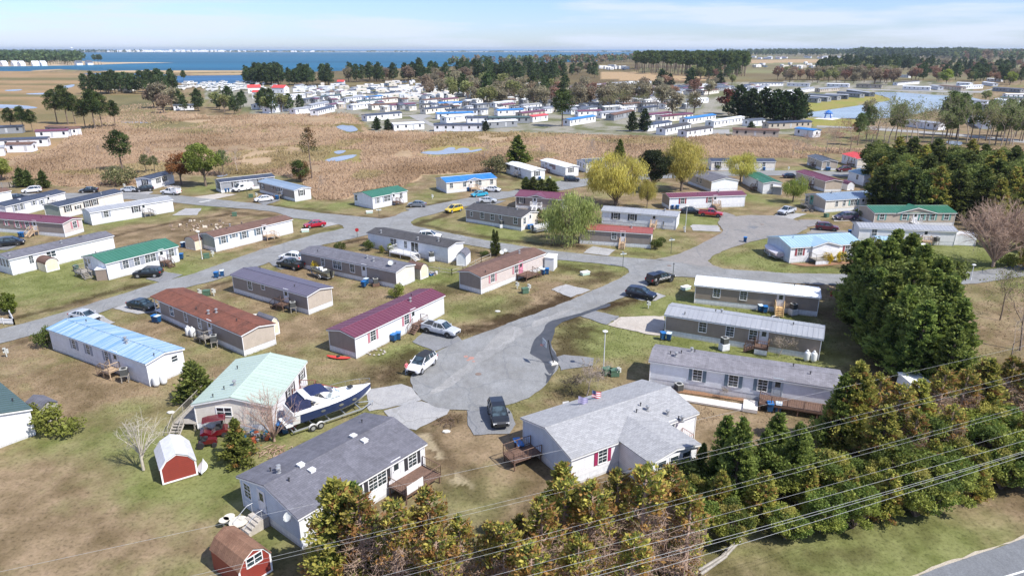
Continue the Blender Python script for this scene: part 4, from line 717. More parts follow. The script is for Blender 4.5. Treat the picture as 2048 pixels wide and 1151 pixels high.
# special additions ------------------------------------------------------------
def add_wing(H, x0, x1, out, roof, wallm, rise=.17, eave=3.0, glass=True):
    o = H['o']; m = MB(); w_ = x1 - x0; hh = w_ / 2 * rise
    m.extr_y([(x0, .75), (x1, .75), (x1, eave), ((x0 + x1) / 2, eave + hh), (x0, eave)], -out, -.004); m.build('wing_wall', wallm, o)
    MB().box(x0 + .03, -out + .03, -.1, x1 - .03, -.01, .748).build('wing_skirting', SKW, o)
    r = MB(); xc = (x0 + x1) / 2; ins = min(H['W'] / 2 - .1, hh / .24)
    for sg in (-1, 1):
        xe = xc + sg * (w_ / 2 + .25); ze = eave + .04; zr = eave + hh + .1; pts = [(xe, -out - .3, ze), (xc, -out - .3, zr), (xc, ins + .2, zr), (xe, -.1, ze)]
        up = [(p[0], p[1], p[2] + .07) for p in pts]; r.add(pts + up, [(0, 1, 2, 3), (4, 5, 6, 7), (0, 1, 5, 4), (1, 2, 6, 5), (2, 3, 7, 6), (3, 0, 4, 7)])
    r.build('wing_roof', ROOFS[roof], o)
    t_ = MB()
    for sg in (-1, 1):
        xe = xc + sg * (w_ / 2 + .24); a = Vector((xe, -out - .285, eave + .03)); b_ = Vector((xc, -out - .285, eave + hh + .09)); dz = Vector((0, 0, -.17)); dy = Vector((0, .05, 0))
        t_.add([a, b_, b_ + dz, a + dz, a + dy, b_ + dy, b_ + dz + dy, a + dz + dy], [(0, 1, 2, 3), (4, 5, 6, 7), (0, 1, 5, 4), (2, 3, 7, 6), (0, 3, 7, 4)])
    t_.build('wing_trim', TRIM, o)
_s0 = H46['hit']('P', 1236, 938, 'F')[0]; add_wing(H46, _s0, _s0 + 5.6, 4.2, 'lgrey', SID['white'])
for k in range(3):
    f = link('window', win_mesh('w')[0], H46['o'], Matrix.Translation((_s0 + 1.3 + k * 1.5, -4.2, 2.0))); link('pane', win_mesh('w')[1], f)
f = link('window', win_mesh('d')[0], H46['o'], Matrix.Translation((_s0 + 5.6, -2.2, 2.0)) @ Matrix.Rotation(R(90), 4, 'Z')); link('pane', win_mesh('d')[1], f)
# skylight on the near slope
def roof_pt(H, reg, x, y, pitch=.24):
    Mi = H['M'].inverted(); dd = Mi.to_3x3() @ ray(*Q(reg, (x, y))); oo = Mi @ Vector((0, 0, HC)); nrm = Vector((0, -pitch, 1)); t = (H['eave'] + .1 - nrm.dot(oo)) / nrm.dot(dd); return oo + dd * t
p = roof_pt(H46, 'P', 1287, 855); Ms = Matrix.Translation(p) @ Matrix.Rotation(math.atan(.24), 4, 'X')
sk = MB(); sk.box(-.42, -.8, -.05, -.34, .8, .14).box(.34, -.8, -.05, .42, .8, .14).box(-.34, -.8, -.05, .34, -.72, .14).box(-.34, .72, -.05, .34, .8, .14); s_ = sk.build('skylight', VENTD, H46['o'], M=Ms); MB().box(-.34, -.72, .02, .34, .72, .1).build('pane', mglass('skylight_glass', (.03, .08, .11)), s_)
# rear porch & steps of H46 toward the right
s0 = H46['hit']('P', 1342, 877, 'F')[0]; porch(H46['o'], Matrix.Translation((s0, 0, 0)), -1.1, 1.4, 1.6, mplain('wood_pinkish', '#b08d86', .8, .2, 4), 'F')
porch(H46['o'], face_M('L', 5.6, 0, H46['L'], H46['W']), -1.0, 1.0, 3.2, WOODD, None, h=.9)
# flags on the far eave of H46
def flag(H, reg, x, y, label, cols, star):
    Mi = H['M'].inverted(); c = G(reg, x, y, 3.2)
    o = thing('flag', (c.x, c.y, 2.6), R(20), label, 'flag'); MB().tube((0, 0, 0), (-.25, .1, 1.9), .025, None, 6).build('flagpole', VENTM, o)
    m = MB(); nx = 10; nz_ = 7
    for k in range(nz_):
        for i in range(nx):
            f_ = lambda a, b: (a * .11 - .25, .1 + .07 * math.sin(a * .9) + .05, 1.85 - b * .11 - a * .045)
            m.add([f_(i, k), f_(i + 1, k), f_(i + 1, k + 1), f_(i, k + 1)], [(0, 1, 2, 3)], 2 if (star and i < 4 and k < 4) else k % 2)
    m.build('flag_cloth', [mplain(c_, c_, .8, .05) for c_ in cols], o)
flag(H46, 'Z4', 1690, 150, 'red and white striped flag with blue corner on a pole above the light grey roof', ['#b83a4a', '#dcdcdc', '#2f3b66'], True)
flag(H46, 'Z4', 1612, 185, 'pale purple flag on a pole above the edge of the light grey roof', ['#8b86a8', '#a29cba', '#6b6690'], False)
c = G('Z4', 1522, 245); o = thing('yard_sign', (c.x, c.y, 0), R(15), 'blank white sign board behind the edge of the light grey roof', 'sign'); MB().box(-.03, -.02, 0, .03, .02, 1.9).build('post', WHT, o); MB().box(-.35, -.05, 1.1, .35, -.02, 2.0).build('board', WHT, o)
# H45 deck on the long side, door steps on the end
s1 = H45['hit']('Z2', 2272, 560, 'F')[0]; porch(H45['o'], Matrix.Translation((s1, 0, 0)), -1.0, 3.2, 2.4, WOODD, None); MB().box(-.9, -2.4, FL + .05, 1.0, -2.36, FL + .95).build('privacy_screen', WHT, H45['o'], M=Matrix.Translation((s1, 0, 0)))
s2 = H45['hit']('Z2', 1513, 775, 'L')[0]
cs = MB();
for i in range(4): cs.box(-.75, -1.3 - i * .3, -.05, .75, -1.0 - i * .3, .95 - (i + 1) * .2)
cs.box(-.75, -1.0, -.05, .75, -.06, .9); cs.build('concrete_steps', mplain('step_concrete', '#b3aca3', .9, .25, 3), H45['o'], M=face_M('L', s2, 0, H45['L'], H45['W']))
rl = MB()
for x in (-.72, .72): rl.path([(x, -.1, 1.75), (x, -1.0, 1.75), (x, -2.3, .95), (x, -2.3, .1)], .025); rl.path([(x, -.6, .9), (x, -.6, 1.75)], .02); rl.path([(x, -1.6, .5), (x, -1.6, 1.35)], .02)
rl.build('handrail', mplain('rail_metal', '#c9ccd1', .35, .1, metal=.5), H45['o'], M=face_M('L', s2, 0, H45['L'], H45['W']))
# H1 front deck with ramp
s3a = H1['hit']('Z5', 912, 880, 'F')[0]; s3b = H1['L'] - .1; M1_ = Matrix.Identity(4)
dk = MB();
for i in range(14): y = -2.2 + i * .155; dk.box(s3a, y, .86, s3b, y + .145, .91)
for x in np.linspace(s3a + .1, s3b - .1, 5): dk.box(x - .06, -2.2, -.05, x + .06, -2.08, .85)
dk.box(s3a, -2.24, .68, s3b, -2.2, .85); dk.build('porch_deck', WOODD, H1['o'])
rr = MB(); railing(rr, (s3a + 1.2, -2.15, .91), (s3b - .05, -2.15, .91)); railing(rr, (s3b - .05, -2.15, .91), (s3b - .05, -.1, .91)); railing(rr, (s3a + 1.2, -2.15, .91), (s3a, -1.2, .91)); rr.build('railing', mplain('wood_rail_brown', '#7b665c', .8, .3, 4), H1['o'])
RAMP = mplain('ramp_white', '#d5cfc9', .8, .12, 2); wk = MB(); x0 = H1['hit']('Z5', 165, 770, 'F')[0]
wk.box(-1.6, -3.05, .02, s3a - 1.6, -1.75, .22); wk.box(s3a - 1.6, -3.1, .02, s3a - .1, -.9, .42); wk.build('ramp', RAMP, H1['o'])
# H11 white deck
s4 = H11['hit']('M2', 1705, 790, 'F')[0]; porch(H11['o'], Matrix.Translation((s4, 0, 0)), -4.2, 1.2, 2.6, WHT, 'R')
# H7 decks: front walk in front of long wall, side deck on far (left) side
s5 = H7['hit']('Z1', 1700, 800, 'F')[0]; porch(H7['o'], Matrix.Translation((s5, 0, 0)), -1.2, 1.2, 2.0, mplain('wood_redbrown', '#7a4d40', .8, .25, 4), 'F')
Mb = face_M('B', 3.2, 0, H7['L'], H7['W']); porch(H7['o'], Mb, -4.5, 3.6, 2.3, WOODG, 'R', h=.9)
MULCH = mplain('mulch', '#8a5145', .95, .3, 5)
sheet('mulch_bed', PX('Z1', [(1830, 765), (2000, 795), (2030, 830), (1830, 850), (1680, 1040), (1630, 1020), (1700, 880), (1800, 860), (1790, 780)]), .02, MULCH, wob=.2)
sheet('planting_bed', PX('Z5', [(300, 778), (480, 800), (840, 855), (835, 870), (500, 822), (300, 795)]), .02, mplain('bark_mulch', '#8c6a50', .95, .35, 5), wob=.2)
sheet('planting_bed', PX('M5', [(130, 985), (250, 1000), (390, 1000), (620, 975), (600, 960), (400, 975), (130, 975)]), .02, mplain('bark_mulch', '#8c6a50'), wob=.2)
# H5 end porch with white posts
pm = MB();
for y in (.1, 1.5, 3.0, 4.4): pm.box(-1.9, y, 0, -1.8, y + .1, 2.75)
pm.box(-1.95, 0, .8, -.02, 4.6, .86).box(-1.95, .0, 1.7, -1.88, 4.6, 1.76); pm.build('porch_posts', TRIM, H5['o'])
r = MB(); ev = 2.95; r.extr_x([(-.25, ev - .02), (2.3, ev + .46), (4.85, ev - .02), (4.85, ev + .05), (2.3, ev + .53), (-.25, ev + .05)], -2.1, -.26); r.build('porch_roof', ROOFS['rust'], H5['o'])
# H38 lean-to
m = MB().box(.1, .6, 0, 4.2, 3.6, 2.2); m.build('side_room', SID['white'], H38['o'], M=Matrix.Translation((H38['L'], 0, 0)))
# ================================================================ VEHICLES
TYRE = mplain('tyre_rubber', '#2a2a2c', .85, .15, 6); RIM = mplain('rim_alloy', '#b9bbc0', .3, .1, 5, metal=.6); BLK = mplain('black_plastic', '#2b2c2e', .6, .1); LAMP = mplain('lamp_lens', '#e4e6e8', .15, .05); TAIL = mplain('tail_lens', '#a32324', .25, .05); CHR = mplain('chrome_trim', '#b5b8bc', .25, .1, metal=.8)
CGL = mglass('car_glass', (.022, .035, .045), .04)
PAINT = {'white': '#e6e6e8', 'black': '#15181d', 'silver': '#b9bec6', 'grey': '#6e7277', 'red': '#a3122a', 'maroon': '#571521', 'green': '#13201f', 'navy': '#161e30', 'teal': '#2a9ab8', 'yellow': '#d0b52c', 'purple': '#4f4658', 'redtruck': '#b01a28'}
# side profile keys: (x, z_low, z_shoulder, z_belt, half width) front = +x ; cabin: (x, z, halfwidth)
CARS = {
    'sedan': dict(L=4.75, W=1.84, wb=2.75, r=.33, body=[(-2.36, .42, .62, .84, .72), (-2.2, .3, .66, .98, .86), (-1.5, .24, .68, 1.02, .91), (-.3, .22, .68, .98, .92), (.9, .22, .68, .96, .92), (1.5, .24, .66, .92, .9), (2.15, .3, .58, .78, .84), (2.37, .4, .52, .62, .68)],
                  cab=[(-1.75, 1.0, .76), (-.95, 1.40, .62), (.1, 1.46, .63), (.45, 1.43, .63), (1.25, .95, .78)]),
    'suv': dict(L=4.75, W=1.92, wb=2.75, r=.37, body=[(-2.36, .5, .72, 1.02, .8), (-2.26, .36, .78, 1.1, .9), (-1.5, .3, .8, 1.1, .95), (0, .28, .8, 1.08, .96), (.95, .28, .8, 1.07, .96), (1.6, .3, .78, 1.03, .93), (2.2, .36, .7, .92, .86), (2.37, .46, .62, .76, .72)],
                cab=[(-2.25, 1.08, .82), (-1.95, 1.60, .68), (-.6, 1.72, .69), (.25, 1.68, .69), (1.2, 1.06, .82)]),
    'van': dict(L=5.1, W=2.0, wb=3.0, r=.36, body=[(-2.54, .45, .72, 1.05, .84), (-2.4, .34, .76, 1.12, .94), (-1.5, .28, .78, 1.12, .99), (0, .26, .78, 1.1, 1.0), (1.2, .28, .78, 1.08, .98), (1.8, .3, .76, 1.02, .95), (2.4, .36, .66, .86, .86), (2.55, .44, .58, .7, .7)],
                cab=[(-2.46, 1.1, .88), (-2.25, 1.66, .72), (-.6, 1.76, .73), (.7, 1.70, .72), (1.75, 1.05, .84)]),
    'pickup': dict(L=5.5, W=1.95, wb=3.4, r=.4, body=[(-2.74, .6, .8, 1.1, .88), (-2.7, .5, .85, 1.14, .93), (-1.6, .45, .86, 1.15, .96), (0, .42, .86, 1.14, .96), (1.2, .42, .86, 1.14, .96), (1.8, .44, .84, 1.12, .94), (2.6, .48, .78, 1.0, .88), (2.76, .52, .7, .86, .78)],
                   cab=[(-.82, 1.13, .8), (-.68, 1.74, .66), (.0, 1.8, .67), (.55, 1.76, .66), (1.35, 1.12, .8)], bed=(-2.62, -.88)),
    'bigvan': dict(L=5.6, W=2.05, wb=3.5, r=.36, body=[(-2.8, .45, .9, 1.25, .92), (-2.7, .36, .9, 1.28, 1.0), (0, .3, .9, 1.28, 1.02), (1.3, .3, .9, 1.2, 1.0), (1.8, .34, .86, 1.15, .98), (2.6, .4, .75, 1.0, .88), (2.8, .46, .66, .8, .74)],
                   cab=[(-2.78, 1.26, .95), (-2.7, 2.1, .84), (-.6, 2.25, .86), (1.1, 2.2, .84), (2.0, 1.2, .9)], solid=True)}
_cc = {}
def car_kit(ty, col, extra=None):
    key = (ty, col, extra)
    if key in _cc: return _cc[key]
    D = CARS[ty]; mp_ = mpaint('paint_' + col, PAINT[col]); kit = []
    def sec(x, zl, zs, zb, w): return [(x, -w * .9, zl), (x, -w, zl + .12), (x, -w, zs), (x, -w * .95, zb - .04), (x, -w * .86, zb), (x, w * .86, zb), (x, w * .95, zb - .04), (x, w, zs), (x, w, zl + .12), (x, w * .9, zl)]
    secs = [sec(*b) for b in D['body']]; wx = D['wb'] / 2; m = MB()
    m.loft(secs); 
    for sx in (-1, 1):
        for sy in (-1, 1):
            y = sy * (D['W'] / 2 - .02); pts = []
            m.lathe([(D['r'] + .1, 0), (D['r'] + .1, .03)], 14, 1, Matrix.Translation((sx * wx, y - (.03 if sy > 0 else 0), D['r'] + .04)) @ Matrix.Rotation(R(90), 4, 'X') @ Matrix.Translation((0, 0, -.03 if sy > 0 else 0)))
    sub = []
    body = m.mesh('body', [mp_, BLK])
    lh = MB(); x = D['body'][-2][0]; zb = D['body'][-2][3]; ww = D['body'][-2][4]
    kit.append(('body', body, None, []))
    for sy in (-1, 1):
        h = MB().box(x - .02, min(sy * ww * .97, sy * ww * .55), zb - .26, x + .14, max(sy * ww * .97, sy * ww * .55), zb - .09); kit.append(('headlight', h.mesh('headlight', LAMP), None, []))
        xb = D['body'][0][0]; wb_ = D['body'][1][4]; h = MB().box(xb - .02, min(sy * wb_ * .97, sy * wb_ * .7), .78, xb + .2, max(sy * wb_ * .97, sy * wb_ * .7), D['body'][1][3] - .05); kit.append(('taillight', h.mesh('taillight', TAIL), None, []))
        xm = D['cab'][-1][0] - .35; mi = MB().box(xm - .08, min(sy * .93, sy * 1.1), D['body'][3][3] + .02, xm + .08, max(sy * .93, sy * 1.1), D['body'][3][3] + .2); kit.append(('mirror', mi.mesh('mirror', mp_), None, []))
    gx = D['body'][-1][0]; g = MB().box(gx - .05, -.5, D['body'][-1][1] + .1, gx + .03, .5, D['body'][-1][2] + .12); kit.append(('grille', g.mesh('grille', BLK), None, []))
    bp = MB().box(gx - .15, -ww * .8, D['body'][-1][1] - .02, gx + .06, ww * .8, D['body'][-1][1] + .08); kit.append(('bumper', bp.mesh('bumper', CHR if ty == 'pickup' else BLK), None, []))
    # cabin: glass volume with painted roof and pillars
    c = D['cab']; gl = MB(); secs = []
    for (x, z, w_) in c: secs.append([(x, -w_, z), (x, w_, z)])
    base = D['body'][3][3] - .02
    low = [(c[0][0], c[0][2]), (c[-1][0], c[-1][2])]
    prof = [(x, z) for x, z, w_ in c]; n = len(prof)
    L_ = [(x, -w_, z) for x, z, w_ in c]; Rr = [(x, w_, z) for x, z, w_ in c]; vs = L_ + Rr; fs = [tuple(range(n)), tuple(range(2 * n - 1, n - 1, -1))]
    for i in range(n - 1): fs.append((i, i + 1, n + i + 1, n + i))
    fs.append((0, n - 1, 2 * n - 1, n)); gl.add(vs, fs)
    kit.append(('windows', gl.mesh('windows', mp_ if D.get('solid') else CGL), None, []))
    rf = MB()
    for i in range(1, n - 2):
        (x0, z0, w0), (x1, z1, w1) = c[i], c[i + 1]
        rf.add([(x0, -w0 - .01, z0 - .04), (x1, -w1 - .01, z1 - .04), (x1, w1 + .01, z1 - .04), (x0, w0 + .01, z0 - .04), (x0, -w0 * .96, z0 + .035), (x1, -w1 * .96, z1 + .035), (x1, w1 * .96, z1 + .035), (x0, w0 * .96, z0 + .035)], [(0, 1, 2, 3), (4, 5, 6, 7), (0, 1, 5, 4), (1, 2, 6, 5), (2, 3, 7, 6), (3, 0, 4, 7)])
    kit.append(('roof', rf.mesh('roof', BLK if extra == 'blackroof' else mp_), None, []))
    pl = MB()
    for sy in (-1, 1):
        for i in (0, n - 2): a, b = c[i], c[i + 1]; pl.tube((a[0], sy * a[2], a[1]), (b[0], sy * b[2], b[1]), .045, None, 5)
        k = len(c) // 2; xt = c[k][0]; pl.tube((xt - .05, sy * (c[k][2] + .005), c[k][1]), (xt - .12, sy * (D['W'] / 2 * .87), base), .04, None, 5)
        if ty in ('suv', 'van', 'sedan'): pl.tube((c[1][0] + .45, sy * (c[1][2] + .008), c[1][1]), (c[1][0] + .3, sy * D['W'] / 2 * .87, base), .05, None, 5)
    kit.append(('pillars', pl.mesh('pillars', mp_), None, []))
    if D.get('solid'): g = MB(); a, b = c[-2], c[-1]; g.add([(a[0] + .09, -a[2] * .93, a[1] - .06), (b[0] + .03, -b[2] * .93, b[1] + .06), (b[0] + .03, b[2] * .93, b[1] + .06), (a[0] + .09, a[2] * .93, a[1] - .06)], [(0, 1, 2, 3)]); g.box(.2, -.97, 1.3, 1.15, .97, 1.85); kit.append(('windscreen', g.mesh('windscreen', CGL), None, []))
    if 'bed' in D and extra != 'cap' and extra != 'box':
        a, b = D['bed']; bd = MB().box(a, -.78, 1.135, b, .78, 1.16); kit.append(('bed', bd.mesh('bed', BLK), None, []))
        rl = MB().box(a - .06, -.93, 1.1, b, -.79, 1.3).box(a - .06, .79, 1.1, b, .93, 1.3).box(a - .08, -.79, 1.1, a, .79, 1.3); kit.append(('bed_side', rl.mesh('bed_side', mp_), None, []))
    if extra == 'cap': a, b = D['bed']; cp_ = MB().loft([[(x, -.9, 1.14), (x, -.78, z), (x, .78, z), (x, .9, 1.14)] for x, z in ((a, 1.14), (a + .15, 1.78), (b, 1.82), (b + .02, 1.2))]); kit.append(('bed_cap', cp_.mesh('bed_cap', mp_), None, []))
    if extra == 'box':
        a, b = D['bed']; cp_ = MB().box(a, -1.0, .8, b, -.72, 1.7).box(a, .72, .8, b, 1.0, 1.7).box(a, -.72, .9, b, .72, 1.16); kit.append(('tool_box', cp_.mesh('tool_box', mp_), None, []))
        lr = MB();
        for y in (-.8, .8): lr.path([(a, y, 1.7), (a, y, 2.15), (1.2, y, 2.15)], .03)
        for x in (-2.5, -1.6, -.7, .3, 1.2): lr.tube((x, -.8, 2.15), (x, .8, 2.15), .03)
        kit.append(('ladder_rack', lr.mesh('ladder_rack', WHT), None, []))
    tm = MB().lathe([(D['r'] * .6, -.11), (D['r'], -.11), (D['r'], .11), (D['r'] * .6, .11)], 16).mesh('tyre', TYRE)
    rm = MB().lathe([(D['r'] * .64, -.12), (D['r'] * .64, .12)], 10); rm.lathe([(.08, -.14), (.08, .14)], 8); rm = rm.mesh('rim', RIM)
    for sx in (-1, 1):
        for sy in (-1, 1): kit.append(('tyre', tm, Matrix.Translation((sx * wx, sy * (D['W'] / 2 - .12), D['r'])) @ Matrix.Rotation(R(90), 4, 'X'), [('rim', rm, None)]))
    _cc[key] = kit; return kit
def text_mesh(s, size, mat, depth=.01):
    cu = bpy.data.curves.new('lettering', 'FONT'); cu.body = s; cu.size = size; cu.extrude = depth; cu.align_x = 'CENTER'; cu.align_y = 'CENTER'
    o = bpy.data.objects.new('tmp', cu); COL.objects.link(o); dg = bpy.context.evaluated_depsgraph_get(); me = bpy.data.meshes.new_from_object(o.evaluated_get(dg)); bpy.data.objects.remove(o); me.materials.clear(); me.materials.append(mat); me.name = 'lettering'; return me
def car(ty, col, reg, rear, front, label, extra=None, name=None, cat=None, ln=None):
    a = G(reg, *rear); b = G(reg, *front); c = (a + b) / 2; d = b - a
    nm = name or {'sedan': 'parked_car', 'suv': 'parked_suv', 'van': 'parked_minivan', 'pickup': 'pickup_truck', 'bigvan': 'work_van'}[ty]
    o = inst(car_kit(ty, col, extra), nm, (c.x, c.y, .035), math.atan2(d.y, d.x), label, cat or {'sedan': 'car', 'suv': 'suv', 'van': 'minivan', 'pickup': 'pickup truck', 'bigvan': 'van'}[ty], 'parked vehicles')
    return o
car('suv', 'white', 'Z3', (738, 652), (665, 708), 'white suv with black roof parked head down on the near turning circle', 'blackroof')
car('suv', 'black', 'Z3', (1128, 925), (1155, 1020), 'shiny black suv parked on the driveway beside the light grey roofed house')
car('pickup', 'silver', 'Z3', (728, 462), (895, 500), 'silver crew cab pickup parked beside the maroon roofed mobile home')
car('suv', 'navy', 'Z5', (182, 262), (290, 282), 'dark navy suv parked on the small slab below the lettered pickup')
tr = car('pickup', 'black', 'Z5', (290, 198), (400, 170), 'black pickup with capped bed and white lettering on its side', 'cap')
LW = mplain('letter_white', '#e8e8e8', .5, .02)
link('lettering', text_mesh('FRONTLINE', .5, LW), tr, Matrix.Translation((.1, -.965, .92)) @ Matrix.Rotation(R(90), 4, 'X')); link('lettering', text_mesh('13', .55, LW), tr, Matrix.Translation((-2.1, -.975, 1.0)) @ Matrix.Rotation(R(90), 4, 'X'))
car('sedan', 'green', 'Z1', (762, 325), (880, 345), 'dark green sedan parked by the rusty roofed mobile home')
car('sedan', 'silver', 'Z1', (430, 390), (555, 412), 'silver sedan mostly hidden behind the faded blue roof')
car('suv', 'black', 'M1', (1262, 1000), (1095, 1005), 'black suv with open tail parked beside the bright green roofed house')
car('van', 'black', 'M1', (-10, 765), (170, 748), 'black minivan cut off by the left edge')
car('suv', 'white', 'M1', (315, 332), (198, 342), 'white suv parked by the marsh at upper left')
car('sedan', 'black', 'M1', (755, 332), (662, 338), 'black sedan parked alone on the upper left street'); car('sedan', 'silver', 'M1', (988, 332), (1080, 332), 'silver sedan parked left of the small white home with dark roof')
car('suv', 'black', 'M1', (1195, 322), (1098, 332), 'black hatchback parked against the small white home with dark roof'); car('pickup', 'white', 'M1', (1438, 358), (1280, 348), 'white utility truck with rack and side tool boxes on the upper left street', 'box')
car('sedan', 'navy', 'M1', (95, 400), (190, 385), 'dark car half hidden behind the home with low white chimney')
car('pickup', 'black', 'M2', (800, 950), (645, 920), 'black pickup parked at the left end of the weathered grey roof'); car('suv', 'white', 'M2', (790, 885), (670, 870), 'white suv parked just behind the black pickup by the grey roof')
car('sedan', 'white', 'M2', (568, 400), (447, 412), 'white sedan parked by the taupe home with steel roof'); car('bigvan', 'white', 'M2', (415, 312), (270, 335), 'white work van in front of the grey home with black roof')
car('sedan', 'red', 'M2', (975, 602), (850, 618), 'bright red sedan parked at the end of the plain brown roofed home'); car('sedan', 'grey', 'M2', (1778, 450), (1668, 448), 'grey sedan parked right of the short green roofed house')
car('suv', 'white', 'M2', (1780, 705), (1868, 706), 'white suv on the cross road behind the dark shingle roof')
car('sedan', 'teal', 'M3', (682, 362), (580, 374), 'teal blue sedan parked at the kerb below the blue roofed house'); car('sedan', 'white', 'M3', (690, 326), (778, 332), 'white sedan parked against the blue roofed house'); car('sedan', 'silver', 'M3', (655, 418), (735, 418), 'silver car half hidden behind the charcoal roof on the grass island')
car('suv', 'yellow', 'M3', (462, 482), (392, 498), 'yellow suv parked beside the charcoal roofed house'); car('suv', 'navy', 'M3', (1325, 248), (1402, 250), 'dark suv parked by the pair of small white homes near the marsh')
car('pickup', 'redtruck', 'M4', (785, 598), (970, 612), 'red pickup parked in front of the white home with maroon roof'); car('sedan', 'navy', 'M4', (668, 578), (765, 582), 'dark car left of the red pickup'); car('pickup', 'silver', 'M4', (1528, 572), (1430, 598), 'silver blue pickup at the rim of the far turning circle')
car('suv', 'maroon', 'M4', (1712, 708), (1885, 722), 'dark red suv parked right of the far turning circle'); car('van', 'purple', 'M5', (650, 628), (485, 632), 'purple brown minivan parked by the sea green roofed house'); car('sedan', 'navy', 'M4', (1475, 300), (1545, 302), 'dark car left of the tan home with maroon roof'); car('suv', 'maroon', 'M5', (590, 248), (508, 252), 'maroon suv parked before the coral red roofed house')
car('sedan', 'red', 'M5', (738, 915), (655, 932), 'red car behind the pale blue roofed house with yellow bushes'); 
# ================================================================ BOATS
def hull_secs(L, B, H, keel=.0, bowrise=.35, n=9):
    secs = []
    for i in range(n):
        t = i / (n - 1); x = -L / 2 + L * t; w_ = B / 2 * (1 - max(0, (t - .45) / .55) ** 2.3) * (.92 + .08 * min(1, t * 4)); w_ = max(w_, .03)
        zk = keel + (H * .75) * max(0, (t - .6) / .4) ** 2.2; zs = H + bowrise * t ** 1.6; zc = zk + (zs - zk) * .42
        secs.append([(x, 0, zk), (x, -w_ * .8, zc - .1 * (1 - t)), (x, -w_ * .93, zc + (zs - zc) * .55), (x, -w_, zs), (x, w_, zs), (x, w_ * .93, zc + (zs - zc) * .55), (x, w_ * .8, zc - .1 * (1 - t))])
    return secs
GEL = mplain('gelcoat_white', '#e6e6e4', .3, .06, 2, coat=.4); NAV = mplain('hull_navy', '#22345f', .25, .1, 2, coat=.4); CANV = mplain('canvas_navy', '#1c2a52', .8, .2, 3); GALV = mplain('galvanised', '#a9adb0', .5, .2, 5, metal=.4)
def trailer(o, L, W, wx=-1.0, tandem=True):
    t_ = MB(); 
    for y in (-W / 2, W / 2): t_.box(-L / 2 + .2, y - .05, .42, L / 2 - 1.6, y + .05, .56); t_.tube((L / 2 - 1.6, y, .49), (L / 2 + .1, 0, .5), .06)
    for x in np.linspace(-L / 2 + .5, L / 2 - 1.8, 5): t_.box(x - .05, -W / 2, .44, x + .05, W / 2, .54)
    t_.tube((L / 2, 0, .5), (L / 2, 0, 0.02), .04); t_.box(-L / 2 + .1, -W / 2, .35, -L / 2 + .2, W / 2, .45); tr = t_.build('trailer', GALV, o)
    tm = MB().lathe([(.2, -.1), (.34, -.1), (.34, .1), (.2, .1)], 16).mesh('tyre', TYRE); rm = MB().lathe([(.21, -.11), (.21, .11)], 10).mesh('rim', RIM)
    for x in ((wx - .42, wx + .42) if tandem else (wx,)):
        for y in (-W / 2 - .22, W / 2 + .22):
            w_ = link('wheel', tm, o, Matrix.Translation((x, y, .34)) @ Matrix.Rotation(R(90), 4, 'X')); link('rim', rm, w_)
            f = MB()
            pts = [(x + .44 * math.cos(a), .34 + .42 * math.sin(a)) for a in np.linspace(0, math.pi, 7)]
            for i in range(6): (xa, za), (xb, zb_) = pts[i], pts[i + 1]; f.add([(xa, y - .13, za), (xb, y - .13, zb_), (xb, y + .13, zb_), (xa, y + .13, za), (xa, y - .13, za + .03), (xb, y - .13, zb_ + .03), (xb, y + .13, zb_ + .03), (xa, y + .13, za + .03)], [(0, 1, 2, 3), (4, 5, 6, 7), (0, 1, 5, 4), (2, 3, 7, 6)])
            f.build('mudguard', GEL, o)
    return tr
def boat_pose(reg, st, bow):
    a = G(reg, *st); b = G(reg, *bow); d = b - a; c = (a + b) / 2; return c, math.atan2(d.y, d.x), d.length
c, rz, L = boat_pose('Z3', (-10, 1035), (375, 905)); o = thing('motor_yacht', (c.x, c.y, 0), rz, 'large white and navy cabin cruiser on a tandem axle trailer with navy canvas', 'boat')
S = hull_secs(9.2, 2.7, 1.65, 0, .35, 13); Tz = Matrix.Translation((0, 0, .72))
lowr = [[(p[0], p[1], p[2]) for p in s] for s in S]
hl = MB()
for k in range(len(S) - 1):
    a, b = S[k], S[k + 1]; n = 7
    for i in range(n):
        j = (i + 1) % n; band = i in (1, 2, 4, 5); hl.add([a[i], a[j], b[j], b[i]], [(0, 1, 2, 3)], 1 if band and k > 0 else 0)
hl.add(S[0], [tuple(range(7))], 0); hl.build('hull', [GEL, NAV], o, M=Tz)
dk = MB(); dk.box(-5.3, -1.1, .55, -4.6, 1.1, .68)
def deckring(t0, t1, h0, h1, in_, mi=0):
    secs = []
    for k in range(9):
        t = t0 + (t1 - t0) * k / 8; i = min(11, int(t * 12)); f = t * 12 - i; w_ = -(S[i][3][1] * (1 - f) + S[min(12, i + 1)][3][1] * f); z = S[i][3][2] * (1 - f) + S[min(12, i + 1)][3][2] * f; x = -4.6 + 9.2 * t; h = h0 + (h1 - h0) * k / 8
        w2 = max(.02, w_ - in_); secs.append([(x, -w_, z - .01), (x, -w2, z + h), (x, w2, z + h), (x, w_, z - .01)])
    return secs
dk.loft(deckring(.42, 1.0, .42, .05, .22)); dk.build('deck', GEL, o, M=Tz)
sd = MB()
for sg in (-1, 1): sd.box(-4.6, min(sg * 1.12, sg * 1.36), 1.7, -.7, max(sg * 1.12, sg * 1.36), 2.12)
sd.box(-4.6, -1.12, 1.7, -4.2, 1.12, 2.1); sd.build('coaming', GEL, o, M=Tz)
MB().box(-4.2, -1.1, 1.1, -.7, 1.1, 1.2).build('cockpit_floor', mplain('cockpit_tan', '#b9ab98', .8), o, M=Tz)
